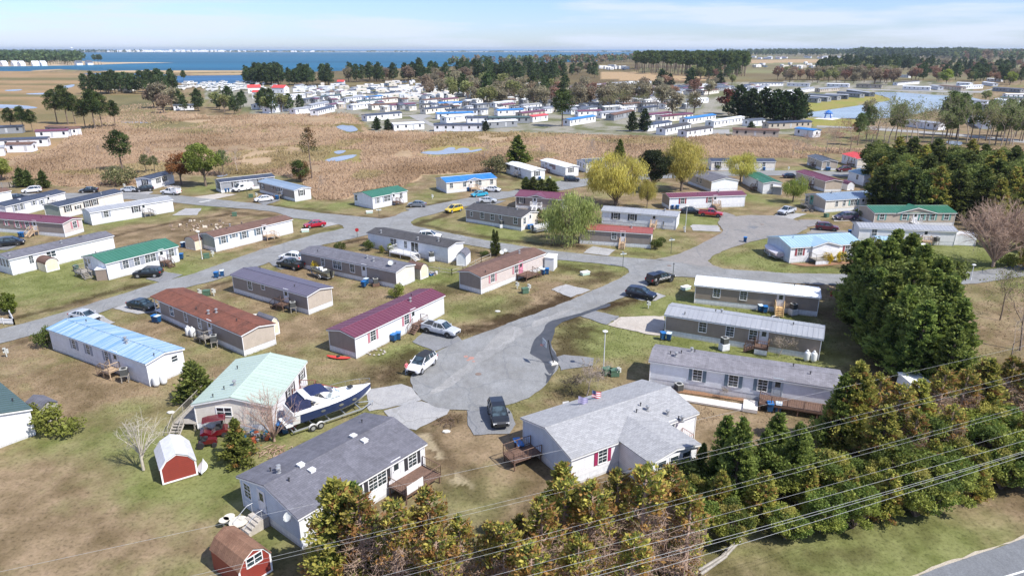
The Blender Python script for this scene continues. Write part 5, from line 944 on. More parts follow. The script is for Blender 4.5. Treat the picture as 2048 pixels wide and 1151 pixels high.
s_ = MB(); s_.box(-4.15, -1.05, 1.2, -3.6, 1.05, 1.7).box(-2.0, -1.0, 1.2, -1.3, -.1, 1.75).box(-2.2, -1.0, 1.7, -2.0, -.1, 2.15).box(-1.9, .2, 1.2, -.8, 1.0, 1.7); s_.build('seats', mplain('vinyl_cream', '#d9d4ca', .6), o, M=Tz)
a_ = MB(); prof = [(-1.7, 1.9), (-2.5, 2.9), (-3.1, 3.15)]
for sg in (-1, 1):
    y = sg * 1.2; a_.add([(-1.3, y, 2.0), (-.2, y, 2.0), (-2.3, y * .92, 3.2), (-3.1, y * .92, 3.2), (-1.3, y - sg * .12, 2.0), (-.2, y - sg * .12, 2.0), (-2.3, y * .92 - sg * .12, 3.2), (-3.1, y * .92 - sg * .12, 3.2)], [(0, 1, 2, 3), (4, 5, 6, 7), (0, 1, 5, 4), (1, 2, 6, 5), (2, 3, 7, 6), (3, 0, 4, 7)])
a_.box(-3.15, -1.1, 3.1, -2.3, 1.1, 3.24); a_.build('radar_arch', GEL, o, M=Tz)
cv = MB().loft([[(x, -1.12, z), (x, 1.12, z), (x, 1.05, z + .06), (x, -1.05, z + .06)] for x, z in ((-2.5, 3.18), (-1.9, 3.3), (-1.1, 3.28), (-.5, 3.1))]); cv.build('bimini_top', CANV, o, M=Tz)
cv = MB().loft([[(x, -1.3, 2.08), (x, -1.1, z), (x, 1.1, z), (x, 1.3, 2.08)] for x, z in ((-4.5, 2.12), (-4.1, 2.7), (-3.0, 3.1), (-2.6, 3.0))]); cv.build('cockpit_cover', mplain('canvas_dark', '#20284a', .8, .35, 3), o, M=Tz)
ws = MB()
for q in ([(-.7, -1.15, 2.1), (.6, -1.0, 2.2), (-.1, -.9, 2.85), (-1.0, -1.05, 2.9)], [(-.7, 1.15, 2.1), (.6, 1.0, 2.2), (-.1, .9, 2.85), (-1.0, 1.05, 2.9)], [(.6, -1.0, 2.2), (1.2, 0, 2.3), (.4, 0, 2.9), (-.1, -.9, 2.85)], [(.6, 1.0, 2.2), (1.2, 0, 2.3), (.4, 0, 2.9), (-.1, .9, 2.85)]): ws.add(q, [(0, 1, 2, 3)])
ws.build('windscreen', mglass('boat_screen', (.45, .52, .55), .05), o, M=Tz)
pt = MB();
for x in (-1.4, .6, 2.2):
    i = min(11, int((x + 4.6) / 9.2 * 12)); f = (x + 4.6) / 9.2 * 12 - i; yy = S[i][2][1] * (1 - f) + S[i + 1][2][1] * f
    for sg in (-1, 1): pt.lathe([(.13, -.03), (.13, .03)], 10, 0, Matrix.Translation((x, sg * (abs(yy) + .0), 1.28)) @ Matrix.Scale(2, 4, (1, 0, 0)) @ Matrix.Rotation(R(90), 4, 'X'))
pt.build('portholes', CHR, o, M=Tz); MB().box(2.0, -.25, 2.3, 2.5, .25, 2.42).build('deck_hatch', BLK, o, M=Tz)
rl = MB(); P1 = [(x, -(abs(S[min(12, int((x + 4.6) / 9.2 * 12))][3][1]) - .1), 2.55) for x in (.6, 1.4, 2.2, 3.0, 3.7, 4.3)]
for sg in (1, -1):
    pp = [(p[0], p[1] * sg, p[2]) for p in P1] + [(4.6, 0, 2.6)]; rl.path(pp, .018, 5)
    for p in pp[::2]: rl.tube(p, (p[0], p[1], 2.1), .014, None, 4)
rl.build('bow_rail', CHR, o, M=Tz); trailer(o, 9.4, 1.7, -2.2)
def small_boat(reg, st, bow, label, L, hullm, inner, cover=None, engine=True):
    c, rz, _ = boat_pose(reg, st, bow); o = thing('small_boat', (c.x, c.y, 0), rz, label, 'boat'); S = hull_secs(L, L * .36, .75, 0, .2, 9); T = Matrix.Translation((0, 0, .55))
    MB().loft(S).build('hull', hullm, o, M=T)
    if cover: k = [[(s[3][0], s[3][1], s[3][2] + .005), (s[3][0], s[3][1] * .5, s[3][2] + .3), (s[3][0], -s[3][1] * .5, s[3][2] + .3), (s[3][0], -s[3][1], s[3][2] + .005)] for s in S[:8]]; MB().loft(k).build('cover', cover, o, M=T)
    else:
        MB().loft([[(s[3][0], s[3][1] * .84, s[3][2] + .004), (s[3][0], s[3][1] * .84, s[3][2] + .02), (s[3][0], -s[3][1] * .84, s[3][2] + .02), (s[3][0], -s[3][1] * .84, s[3][2] + .004)] for s in S[:8]]).build('deck', inner, o, M=T)
        b = MB(); b.box(-.3, -.3, .75, .3, .3, 1.25).box(-1.1, -.5, .78, -.8, .5, 1.05).box(.6, -.2, .9, 1.0, .2, 1.1); b.build('seats', GEL, o, M=T)
    if engine: MB().box(-L / 2 - .35, -.18, .35, -L / 2, .18, 1.15).box(-L / 2 - .25, -.06, -.3, -L / 2 - .1, .06, .35).build('outboard_motor', BLK, o, M=T)
    trailer(o, L, L * .26, -.6, False); return o
small_boat('Z3', (195, 175), (52, 135), 'small camouflage green fishing boat on a trailer beside the weathered grey roof', 5.2, mplain('hull_olive', '#6e6c5c', .5, .3, 4), mplain('deck_dark', '#3b3c38', .8, .4, 4))
small_boat('M3', (1070, 655), (1238, 620), 'white centre console boat on a trailer under the green willow', 7.0, GEL, mplain('deck_grey', '#bcbab2', .7, .3, 3))
small_boat('M4', (1425, 955), (1300, 885), 'white and pink jet boat on a trailer beside the pale blue roofed house', 5.6, mplain('hull_pink', '#cdbcc6', .4, .3, 3), None, cover=mplain('boat_cover_pale', '#d8d4da', .7, .15, 3), engine=False)
small_boat('M5', (1135, 885), (1010, 880), 'white covered boat behind the big evergreen', 6.0, GEL, None, cover=mplain('boat_cover_white', '#dfdfe0', .7, .1, 3), engine=False)
# ================================================================ yard props
BLUE = mplain('bin_blue', '#1d4f7c', .5, .15, 4); BLUEL = mplain('bin_lid_blue', '#2a6fb0', .45, .1, 4); LIDW = mplain('bin_lid_pale', '#c9d6e0', .4, .1, 4); GRN = mplain('bin_green', '#1f5a52', .5, .15)
def mk_bin(body, lid):
    a = MB(); a.loft([[(-.25, -.28, .08), (.25, -.28, .08), (.25, .28, .08), (-.25, .28, .08)], [(-.32, -.36, 1.0), (.32, -.36, 1.0), (.32, .36, 1.0), (-.32, .36, 1.0)]])
    b = MB(); b.box(-.34, -.4, 1.0, .34, .38, 1.07).box(-.28, .38, .98, .28, .44, 1.04); w_ = MB()
    for x in (-.3, .3): w_.lathe([(.13, -.04), (.13, .04)], 10, 0, Matrix.Translation((x, .28, .13)) @ Matrix.Rotation(R(90), 4, 'Y'))
    return [('body', a.mesh('body', body), None, []), ('lid', b.mesh('lid', lid), None, []), ('wheels', w_.mesh('wheels', BLK), None, [])]
BK = {'b': mk_bin(BLUE, BLUEL), 'w': mk_bin(BLUE, LIDW), 'g': mk_bin(GRN, GRN), 'n': mk_bin(mplain('bin_navy', '#1a2c50', .5), BLUEL)}
for reg, x, y, k, lb in [('Z5', 975, 925, 'b', 'blue wheeled bin under the brown deck, left of the white lidded one'), ('Z5', 1023, 928, 'w', 'white lidded blue bin under the brown deck of the slate shuttered home'), ('Z5', 360, 512, 'b', 'blue bin at the left end of the taupe home with grey roof'), ('Z5', 395, 516, 'w', 'pale lidded bin at the left end of the taupe home with grey roof'),
                         ('Z5', 920, 352, 'w', 'pale lidded bin by the fresh wooden stairs'), ('Z5', 948, 358, 'b', 'blue lidded bin by the fresh wooden stairs'), ('Z3', 540, 522, 'b', 'left blue bin by the white wall of the maroon roofed home'), ('Z3', 567, 512, 'b', 'right blue bin by the white wall of the maroon roofed home'), ('Z3', 1398, 140, 'w', 'pale lidded bin by the wooden deck of the pinkish home'),
                         ('Z3', 1422, 136, 'b', 'blue bin by the wooden deck of the pinkish home'), ('Z3', 368, 212, 'b', 'front bin of the pair by the weathered grey roofed home'), ('Z3', 382, 196, 'w', 'rear bin of the pair by the weathered grey roofed home'), ('Z1', 1247, 158, 'b', 'left blue bin at the roadside by the plum roofed home'), ('Z1', 1280, 148, 'w', 'right pale lidded bin at the roadside by the plum roofed home'),
                         ('Z1', 912, 415, 'w', 'pale lidded bin by the small white porch of the rusty roofed home'), ('Z1', 893, 412, 'b', 'blue bin by the small white porch of the rusty roofed home'), ('Z1', 1046, 50, 'b', 'blue bin at the right end of the bright green roofed house'), ('Z2', 1637, 330, 'b', 'blue bin behind the big boat'), ('Z2', 1612, 325, 'n', 'dark bin beside the blue one behind the big boat'),
                         ('M1', 1068, 535, 'b', 'left blue bin by the pale grey metal roofed home'), ('M1', 1100, 530, 'b', 'right blue bin by the pale grey metal roofed home'), ('M1', 167, 690, 'b', 'left bin by the pink shuttered home'), ('M1', 190, 690, 'b', 'right bin by the pink shuttered home'), ('M1', 1455, 770, 'w', 'pale lidded bin by the cream shed left of the brown roof'), ('M2', 205, 335, 'b', 'left blue bin by the grey home with black roof'),
                         ('M2', 228, 332, 'b', 'right blue bin by the grey home with black roof'), ('M2', 613, 392, 'b', 'blue bin by the white steps of the taupe home with steel roof'), ('M3', 540, 325, 'b', 'left blue bin by the blue roofed house'), ('M3', 560, 322, 'b', 'right blue bin by the blue roofed house'), ('M3', 1110, 240, 'b', 'green blue bin by the pair of small white homes'), ('M3', 1022, 628, 'b', 'left blue bin by the cream gable end on the grass island'), ('M3', 1046, 626, 'b', 'right blue bin by the cream gable end on the grass island'),
                         ('M3', 1535, 732, 'b', 'left dark bin by the brick red roofed home'), ('M3', 1562, 732, 'b', 'right dark bin by the brick red roofed home'), ('M4', 1150, 808, 'b', 'lone blue bin standing on the far turning circle'), ('M4', 575, 548, 'b', 'left bin by the maroon roofed white home'), ('M4', 613, 548, 'b', 'right bin by the maroon roofed white home'), ('M4', 1800, 243, 'b', 'left bin by the taupe home with dark navy roof'), ('M4', 1818, 243, 'b', 'right bin by the taupe home with dark navy roof'),
                         ('M4', 1300, 242, 'b', 'bin beside the cream home with navy roof'), ('M5', 600, 752, 'b', 'blue bin by the long pale grey metal roof'), ('Z1', 440, 118, 'g', 'dark green bin by the messy deck of the bright green roofed house'), ('P', 1040, 905, 'b', 'blue bin under the brown ramp of the light grey roofed house'), ('P', 1034, 897, 'n', 'dark bin under the brown ramp of the light grey roofed house')]:
    c = G(reg, x, y); inst(BK[k], 'wheelie_bin', (c.x, c.y, 0), random.uniform(-.5, .5) + math.pi, lb, 'wheelie bin', 'wheeled bins')
def ac(reg, x, y, label, stand=.0, base=None):
    c = G(reg, x, y); o = thing('air_conditioner', (c.x, c.y, 0), .35, label, 'air conditioner'); z = stand
    if stand:
        m = MB()
        if base is None:
            for q in (-.35, .35):
                for p in (-.35, .35): m.box(q - .04, p - .04, 0, q + .04, p + .04, z - .05)
            m.box(-.45, -.45, z - .06, .45, .45, z); m.build('stand', WOODG, o)
        else: m.box(-.55, -.45, 0, .55, .45, z).build('base_box', base, o)
    MB().box(-.38, -.38, z + .002, .38, .38, z + .78).build('casing', mplain('ac_dark', '#4c4e4d', .6, .2, 5), o); g = MB().box(-.41, -.41, z + .78, .41, .41, z + .83).build('top_panel', mplain('ac_top', '#a9aaa6', .5), o)
    MB().lathe([(.3, z + .83), (.3, z + .86), (.08, z + .9)], 14).build('fan_grille', BLK, g)
ac('Z5', 453, 803, 'grey air conditioner on the ground by the white walkway', 0); ac('Z5', 712, 572, 'air conditioner on a white box in front of the taupe home with grey roof', .9, SKW); ac('Z5', 1108, 370, 'air conditioner on a white box right of the fresh wooden stairs', .9, SKW); ac('Z1', 725, 755, 'air conditioner on a wooden stand by the faded blue roofed home', .9)
ac('Z1', 1237, 558, 'air conditioner on a stand beside the steps of the rusty roofed home', .9); ac('Z1', 1690, 358, 'air conditioner on a stand by the plum roofed home', .9); ac('Z3', 437, 205, 'tall brown cooling unit by the weathered grey roofed home', .5, WOODD); ac('M2', 1838, 880, 'small unit on a white stand at the end of the white deck', .9, SKW)
ac('M3', 808, 615, 'unit on a white box by the charcoal roofed house on the grass island', .8, SKW); ac('P', 1385, 897, 'black air conditioner by the right end of the light grey roofed house'); ac('M4', 505, 700, 'unit on a dark stand by the long pale blue white home', .9); ac('M5', 1282, 835, 'unit on a stand by the long pale grey metal roofed home', .9)
TW = mplain('tank_white', '#dcdedf', .4, .08, 3)
def tank(reg, x, y, label, r=.38, h=1.3):
    c = G(reg, x, y); o = thing('gas_tank', (c.x, c.y, 0), 0, label, 'gas tank'); MB().lathe([(r * .8, .02), (r * .8, .12), (r * .95, .16), (r, .3), (r, h - .25), (r * .85, h - .1), (r * .45, h)], 16).build('tank', TW, o, smooth=True); MB().lathe([(.14, h - .03), (.15, h + .16), (.1, h + .2)], 10).build('valve_cap', TW, o)
for a in [('Z5', 1187, 635, 'left white gas tank at the right end of the taupe home with grey roof'), ('Z5', 1226, 640, 'right white gas tank at the right end of the taupe home with grey roof'), ('Z1', 1087, 492, 'left white gas tank by the rusty roofed home'), ('Z1', 1112, 498, 'right white gas tank by the rusty roofed home'), ('Z1', 902, 780, 'left white gas tank at the end wall of the faded blue roofed home'), ('Z1', 945, 768, 'right white gas tank at the end wall of the faded blue roofed home')]: tank(*a)
tank('M2', 1602, 1095, 'slim white gas tank at the cream end wall of the weathered grey roofed home', .3, 1.2)
# sheds ----------------------------------------------------------------
def shed(label, reg, A, B, depth, wall, roofm, hw=1.9, rise=1.1, style='gambrel', trim=True, door=False, stripe=None, name='shed'):
    """gable face runs A->B (near side); body goes back by depth"""
    A = G(reg, *A); B = G(reg, *B); d = B - A; L = d.length; o = thing(name, (A.x, A.y, 0), math.atan2(d.y, d.x), label, 'shed')
    if style == 'gambrel': pr = [(0, hw), (L * .2, hw + rise * .65), (L * .5, hw + rise), (L * .8, hw + rise * .65), (L, hw)]
    elif style == 'arch': pr = [(L * (1 - math.cos(a)) / 2, hw + rise * math.sin(a)) for a in np.linspace(0, math.pi, 9)]
    elif style == 'gable': pr = [(0, hw), (L * .5, hw + rise), (L, hw)]
    else: pr = [(0, hw), (L, hw + .05)]
    MB().extr_y([(0, -.05), (L, -.05)] + pr[::-1], 0, depth).build('wall', wall, o)
    if style != 'box':
        up = [(x, z + .03) for x, z in pr]; lo = up[:]; up2 = [(x + (x - L / 2) * .05, z + .1) for x, z in pr]; r = MB()
        for i in range(len(pr) - 1): r.extr_y([up[i], up[i + 1], up2[i + 1], up2[i]], -.12, depth + .12)
        r.build('roof', roofm, o)
    else: MB().box(-.08, -.08, hw + .06, L + .08, depth + .08, hw + .16).build('roof', roofm, o)
    if trim:
        t_ = MB(); w_ = .12
        t_.box(-.02, -.035, 0, w_, -.002, hw).box(L - w_, -.035, 0, L + .02, -.002, hw).box(w_, -.035, 0, L - w_, -.002, .14)
        for i in range(len(pr) - 1): a, b = pr[i], pr[i + 1]; t_.add([(a[0], -.035, a[1]), (b[0], -.035, b[1]), (b[0], -.035, b[1] - .16), (a[0], -.035, a[1] - .16), (a[0], -.002, a[1]), (b[0], -.002, b[1]), (b[0], -.002, b[1] - .16), (a[0], -.002, a[1] - .16)], [(0, 1, 2, 3), (0, 1, 5, 4), (2, 3, 7, 6)])
        t_.build('trim', TRIM, o)
    if door: d_ = MB().box(L * .3, -.03, .1, L * .7, -.003, hw * .95); d_.build('door', door, o)
    return o, L
PLY = mplain('weathered_ply', '#a39f96', .85, .25, 2); CRM = mplain('shed_cream', '#dccfb8', .7, .12, 2)
shed('red barn shed with white metal gambrel roof and white trim, on the lower left lawn', 'Z2', (935, 628), (1137, 568), 3.6, SID['red'], mplain('shed_roof_white', '#cfd0d6', .45, .12, 2), 1.5, 1.25)
o, L = shed('red barn shed with brown shingle roof, cut off at the bottom edge', 'Z2', (1385, 1235), (1565, 1118), 3.7, SID['red'], mshingle('shed_shingle', k3('#9a7660', .75), k3('#6d4c3c', .7), .5), 1.6, 1.25)
f = link('window', win_mesh('l')[0], o, Matrix.Translation((L / 2, 0, 1.9)) @ Matrix.Scale(.8, 4)); link('pane', win_mesh('l')[1], f)
shed('small grey wooden shed with worn gable roof behind the yellow green shrub', 'Z2', (248, 283), (350, 240), 2.6, PLY, ROOFS['greyd'], 1.8, .5, 'gable', False)
shed('cream barrel roofed shed in front of the streaked grey roofed home', 'M1', (372, 970), (475, 945), 2.9, CRM, ROOFS['brown'], 1.4, .9, 'arch', True)
shed('cream barn shed with brown roof by the weathered grey roofed home', 'M2', (1750, 1028), (1812, 1005), 3.0, CRM, ROOFS['brown'], 1.7, .9, 'gambrel', True)
shed('small pale blue barn shed with grey roof inside the rail fence', 'M3', (450, 915), (525, 920), 3.0, SID['coolshade'], ROOFS['greyd'], 1.7, .9); shed('plain white box shed at the right end of the pinkish home', 'M3', (1147, 950), (1218, 957), 2.6, TW, TRIM, 2.2, .2, 'box', False)
shed('pale gambrel shed with grey roof behind the rusty roofed home', 'Z1', (1565, 495), (1610, 478), 3.2, CRM, ROOFS['greyd'], 1.7, .9); shed('cream shed with brown roof at the left end of the brown roofed home', 'M1', (1478, 778), (1555, 795), 2.4, CRM, ROOFS['brown'], 1.7, .7, 'arch')
shed('dark grey box shed at the end of the white home with light green roof', 'M4', (1367, 430), (1435, 436), 1.8, SID['grey'], PLY, 1.9, .2, 'box', False); shed('pale barn shed with maroon roof behind the blue grey roofed house', 'M5', (578, 400), (632, 398), 3.0, SID['coolshade'], ROOFS['maroon'], 1.6, .8)
shed('brown and white storage box against the bright green roofed house', 'M1', (770, 1035), (858, 1028), 1.6, mplain('box_brown', '#8d7f74', .8), TRIM, 1.8, .1, 'box', False); shed('white shed partly hidden behind the dying evergreens at right', 'Z6', (1335, 150), (1450, 150), 2.5, TW, TRIM, 2.2, .2, 'box', False)
# street furniture --------------------------------------------------------
POLEM = mplain('pole_white', '#cfd0cf', .6, .1, 4)
def lamp(reg, x, y, xt, yt, label, h=None):
    c = G(reg, x, y); px = Q(reg, (x, y)); pt_ = Q(reg, (xt, yt)); h = h or (px[1] - pt_[1]) / (F / math.hypot(c.y, HC) * .92) ; o = thing('lamp_post', (c.x, c.y, 0), 0, label, 'lamp post')
    MB().lathe([(.12, 0), (.12, .25), (.07, .3), (.055, h - .3)], 10).build('post', POLEM, o); MB().lathe([(.1, h - .3), (.3, h - .12), (.33, h - .05), (.12, h + .04)], 12).build('lamp_head', LAMP, o)
lamp('Z3', 1746, 685, 1757, 465, 'tall pale lamp post standing alone between the turning circle and the right row'); lamp('M1', 1606, 865, 1580, 655, 'pale lamp post in front of the plain brown roofed home'); lamp('M4', 675, 730, 680, 535, 'pale lamp post left of the far turning circle'); lamp('M5', 1560, 1108, 1583, 990, 'pale lamp post by the road at the right edge')
def stub(kind, reg, x, y, label, cat, build):
    c = G(reg, x, y); o = thing(kind, (c.x, c.y, 0), random.uniform(0, .6), label, cat); build(o); return o
GBX = mplain('utility_green', '#4d6a56', .6, .15, 4); GYX = mplain('utility_grey', '#c4c7c3', .6, .15, 4)
def ped(o): MB().box(-.5, -.4, 0, .5, .4, .75).build('cabinet', GBX, o); MB().box(-.54, -.44, .75, .54, .44, .84).build('lid', GBX, o)
def meter(o): MB().box(-.06, -.05, 0, .06, .05, 1.25).box(-.26, -.09, .6, -.08, .09, 1.2).box(.1, -.09, .5, .3, .09, 1.05).build('cabinet', GYX, o); MB().box(-.24, -.11, .85, -.1, -.09, 1.1).build('meter_dial', BLK, o)
def wbox(o): MB().box(-.75, -.42, 0, .75, .42, .42).build('box', mplain('box_green_white', '#b9cfc2', .6), o); MB().box(-.8, -.47, .42, .8, .47, .55).build('lid', TRIM, o)
for reg, x, y, lb in [('Z1', 1190, 258, 'green utility cabinet behind the rusty roofed home'), ('Z3', 1295, 245, 'green utility cabinet on the lawn below the pinkish home'), ('M2', 275, 522, 'green utility cabinet on the corner lawn by the upper left street'), ('M1', 1640, 855, 'green utility cabinet beside the lamp post at left'), ('Z3', 1765, 712, 'green utility cabinet near the tall lamp post'), ('M2', 405, 375, 'green utility cabinet by the white sedan'), ('M4', 1795, 610, 'green utility cabinet by the purple minivan'), ('Z3', 1810, 720, 'low green utility cabinet right of the tall lamp post')]: stub('utility_cabinet', reg, x, y, lb, 'utility cabinet', ped)
for reg, x, y, lb in [('Z1', 1152, 265, 'white meter post left of the green cabinet by the rusty roofed home'), ('Z1', 1232, 262, 'white meter post right of the green cabinet by the rusty roofed home'), ('Z3', 1250, 222, 'white meter post below the pinkish home'), ('Z3', 1318, 235, 'white meter post right of the green cabinet below the pinkish home'), ('Z5', 278, 335, 'white meter post by the dark navy suv'), ('Z3', 1832, 725, 'white meter post right of the tall lamp post'), ('Z1', 40, 612, 'white meter post at the left edge by the road'),
                      ('M3', 258, 388, 'white meter post by the blue roofed house'), ('M4', 668, 728, 'white meter post at the foot of the lamp post by the far turning circle'), ('M2', 450, 375, 'white meter post beside the white sedan'), ('M1', 1690, 845, 'white meter post right of the lamp post at left'), ('M1', 990, 300, 'white meter post by the silver sedan at upper left'), ('M3', 1190, 240, 'white meter post between the pair of small white homes'), ('M4', 1495, 240, 'white meter post on the lawn by the upper right street')]: stub('meter_post', reg, x, y, lb, 'utility meter', meter)
for reg, x, y, lb in [('Z3', 1640, 140, 'white topped utility box on the lawn right of the pinkish home'), ('Z5', 492, 225, 'white topped utility box left of the bright white roof'), ('M2', 1345, 500, 'white topped utility box in front of the short green roofed house'), ('M2', 835, 648, 'white topped utility box by the red sedan')]: stub('utility_box', reg, x, y, lb, 'utility box', wbox)
def sign(reg, x, y, h, label, kind):
    c = G(reg, x, y); o = thing('street_sign', (c.x, c.y, 0), .3, label, 'sign'); MB().box(-.04, -.03, 0, .04, .03, h).build('post', mplain('post_green', '#3c4a42', .7), o)
    if kind == 'stop': MB().lathe([(.4, -.01), (.4, .01)], 8, 0, Matrix.Translation((0, -.06, h - .2)) @ Matrix.Rotation(R(90), 4, 'X') @ Matrix.Rotation(R(22.5), 4, 'Z')).build('plate', mplain('stop_red', '#a5272c', .5), o)
    elif kind == 'name': MB().box(-.6, -.04, h, .6, -.02, h + .22).build('plate', mplain('sign_plate', '#cfd6d4', .5), o); MB().box(-.02, -.5, h + .22, .0, .5, h + .42).build('plate', mplain('sign_plate', '#cfd6d4'), o)
    else: MB().lathe([(.09, h - .1), (.1, h + .12)], 8).build('plate', BLK, o)
sign('M3', 1768, 925, 2.3, 'street name sign at the corner of the near side street', 'name'); sign('M4', 562, 900, 2.6, 'pale street name sign left of the far side street', 'name'); sign('Z5', 419, 155, 2.4, 'dark signpost beside the black lettered pickup', 'x'); sign('M2', 1249, 692, 1.8, 'red stop sign at the left street corner', 'stop'); sign('M2', 1422, 542, 1.9, 'white topped signpost on the corner before the short green roofed house', 'name')
sign('M1', 1965, 370, 2.2, 'thin signpost at the upper left street', 'x')
c = G('Z5', 1330, 262); o = thing('fire_hydrant', (c.x, c.y, 0), 0, 'red fire hydrant on the lawn right of the bright white roof', 'hydrant'); HR = mplain('hydrant_red', '#c0281f', .5); MB().lathe([(.2, 0), (.2, .06), (.13, .08), (.13, .6), (.17, .62), (.14, .75), (.04, .82)], 12).build('barrel', HR, o); MB().tube((-.24, 0, .5), (.24, 0, .5), .07, None, 8).build('nozzle', HR, o)
# basketball hoop
c = G('Z3', 1442, 655); o = thing('basketball_hoop', (c.x, c.y, 0), R(200), 'portable basketball hoop with black pole at the edge of the near turning circle', 'basketball hoop')
MB().loft([[(-.9, -.4, 0), (.1, -.5, 0), (.1, .5, 0), (-.9, .4, 0)], [(-.8, -.35, .22), (0, -.42, .22), (0, .42, .22), (-.8, .35, .22)]]).build('base', mplain('hoop_base', '#cfccc4', .7), o)
m = MB(); m.path([(-.4, 0, .2), (.05, 0, 1.6), (.35, 0, 3.3)], .07, 6); m.path([(-.75, 0, .2), (.05, 0, 1.5)], .03).path([(.35, 0, 3.3), (.85, 0, 3.15)], .04).path([(.28, 0, 2.9), (.85, 0, 2.75)], .03); m.build('pole', BLK, o)
MB().box(.86, -.6, 2.6, .9, .6, 3.45).build('backboard', mplain('backboard', '#a9b4bd', .3), o); m = MB()
for i in range(12): a = i * math.pi / 6; b = a + math.pi / 6; m.tube((1.15 + .23 * math.cos(a), .23 * math.sin(a), 2.8), (1.15 + .23 * math.cos(b), .23 * math.sin(b), 2.8), .02, None, 4)
m.build('rim', mplain('hoop_orange', '#c8532a', .5), o)
# kayak, dishes, tables, mower, cart, wood
def lens(L, B, H, n=11): return [[(L * (t - .5), 0, .02 + H * .35 * (2 * t - 1) ** 4), (L * (t - .5), -B / 2 * math.sin(math.pi * max(.02, min(.98, t))) ** .8, H * .5 + H * .2 * (2 * t - 1) ** 4), (L * (t - .5), 0, H), (L * (t - .5), B / 2 * math.sin(math.pi * max(.02, min(.98, t))) ** .8, H * .5 + H * .2 * (2 * t - 1) ** 4)] for t in np.linspace(0, 1, n)]
c = G('Z3', 222, 622); o = thing('kayak', (c.x, c.y, 0), R(-12), 'red kayak lying against the taupe end wall of the maroon roofed home', 'kayak'); KR = mplain('kayak_red', '#d4473f', .4); MB().loft(lens(3.2, .75, .35)).build('hull', KR, o); MB().lathe([(.3, .3), (.26, .37)], 12).build('cockpit', BLK, o)
def dish(loc, rz, label, r=.38, post=.5):
    o = thing('satellite_dish', loc, rz, label, 'satellite dish'); MB().path([(0, 0, 0), (0, 0, post), (0, -.1, post + .12)], .03).build('mast', GALV, o)
    Md = Matrix.Translation((0, -.15, post + .2)) @ Matrix.Rotation(R(50), 4, 'X'); MB().lathe([(.05, -.06), (r * .6, -.03), (r, .06), (r, .08), (r * .6, 0), (.05, -.02)], 16, 0, Md).build('reflector', GYX, o); MB().tube(Md @ Vector((0, -r, 0)), Md @ Vector((0, -.1, .45)), .015).build('feed_arm', GALV, o)
Hh = H10; p = Hh['M'] @ Vector((Hh['L'] - 2.0, 1.2, 3.3)); dish(p, 0, 'satellite dish on the weathered grey shingle roof', .45, .35); p = H9['M'] @ Vector((H9['L'] * .6, H9['W'] - .5, 3.25)); dish(p, 0, 'left satellite dish on the brown shingle roof of the pinkish home', .4, .5); p = H9['M'] @ Vector((H9['L'] * .6 + 1, H9['W'] - .5, 3.25)); dish(p, 0, 'right satellite dish on the brown shingle roof of the pinkish home', .35, .6)
p = H45['M'] @ Vector((-.25, .9, 2.3)); dish(p, -.6, 'pale satellite dish on the blue end wall of the nearest white house', .38, .3); c = G('Z3', 305, 600); dish((c.x, c.y, 0), .3, 'ground satellite dish by the corner of the maroon roofed home', .4, .5)
TBT = mplain('table_top_pale', '#cfc9bb', .7, .15, 3)
for x, y, r, lb in [(1375, 878, .75, 'large pale round table top leaning by the concrete steps'), (1322, 850, .45, 'small pale round table behind the larger one by the concrete steps'), (1292, 868, .4, 'leftmost small pale round table by the concrete steps')]:
    c = G('Z2', x, y); o = thing('round_table', (c.x, c.y, 0), random.random(), lb, 'table'); MB().lathe([(r, .66), (r, .7)], 18).build('table_top', TBT, o); l_ = MB()
    for a in (0, 2.1, 4.2): l_.tube((.7 * r * math.cos(a), .7 * r * math.sin(a), 0), (.3 * r * math.cos(a), .3 * r * math.sin(a), .66), .025)
    l_.build('table_legs', GALV, o)
c = G('Z2', 1235, 345); o = thing('golf_cart', (c.x, c.y, .0), R(200), 'dark red golf cart with glossy roof beside the mint green roofed house', 'golf cart'); CR = mpaint('cart_red', '#5e0d1c')
m = MB().loft([[(x, -.6, zl), (x, -.62, zh), (x, .62, zh), (x, .6, zl)] for x, zl, zh in ((-1.3, .4, .7), (-1.0, .3, .85), (-.2, .28, .8), (.3, .28, .45), (.9, .28, .9), (1.3, .35, .7))]); m.build('body', CR, o)
MB().loft([[(x, -.66, z), (x, .66, z), (x, .6, z + .07), (x, -.6, z + .07)] for x, z in ((-1.2, 1.9), (-.6, 1.97), (.5, 1.95), (1.0, 1.85))]).build('roof', CR, o); m = MB()
for x, y in ((-1.05, -.55), (-1.05, .55), (.95, -.55), (.95, .55)): m.tube((x, y, .7), (x * .92, y, 1.92), .025)
m.build('posts', BLK, o); MB().box(-.7, -.5, .8, -.15, .5, 1.0).box(-.85, -.5, .9, -.7, .5, 1.35).build('seat', BLK, o)
tm = MB().lathe([(.1, -.1), (.26, -.1), (.26, .1), (.1, .1)], 14).mesh('wheel', TYRE)
for x in (-.9, .9):
    for y in (-.55, .55): link('wheel', tm, o, Matrix.Translation((x, y, .26)) @ Matrix.Rotation(R(90), 4, 'X'))
c = G('Z2', 1195, 405); o = thing('riding_mower', (c.x, c.y, 0), R(15), 'dark red riding mower parked in front of the golf cart', 'mower'); MB().loft([[(x, -.26, .35), (x, -.28, zh), (x, .28, zh), (x, .26, .35)] for x, zh in ((-.8, .6), (-.2, .62), (.1, .85), (.8, .8), (.9, .6))]).build('body', CR, o); MB().box(-.5, -.22, .65, -.1, .22, .78).box(-.58, -.22, .75, -.48, .22, 1.1).build('seat', BLK, o); MB().path([(.1, 0, .8), (-.05, 0, 1.05)], .02).lathe([(.16, 1.03), (.16, 1.06)], 10, 0, None, (-.05, 0, 0)).build('steering_wheel', BLK, o)
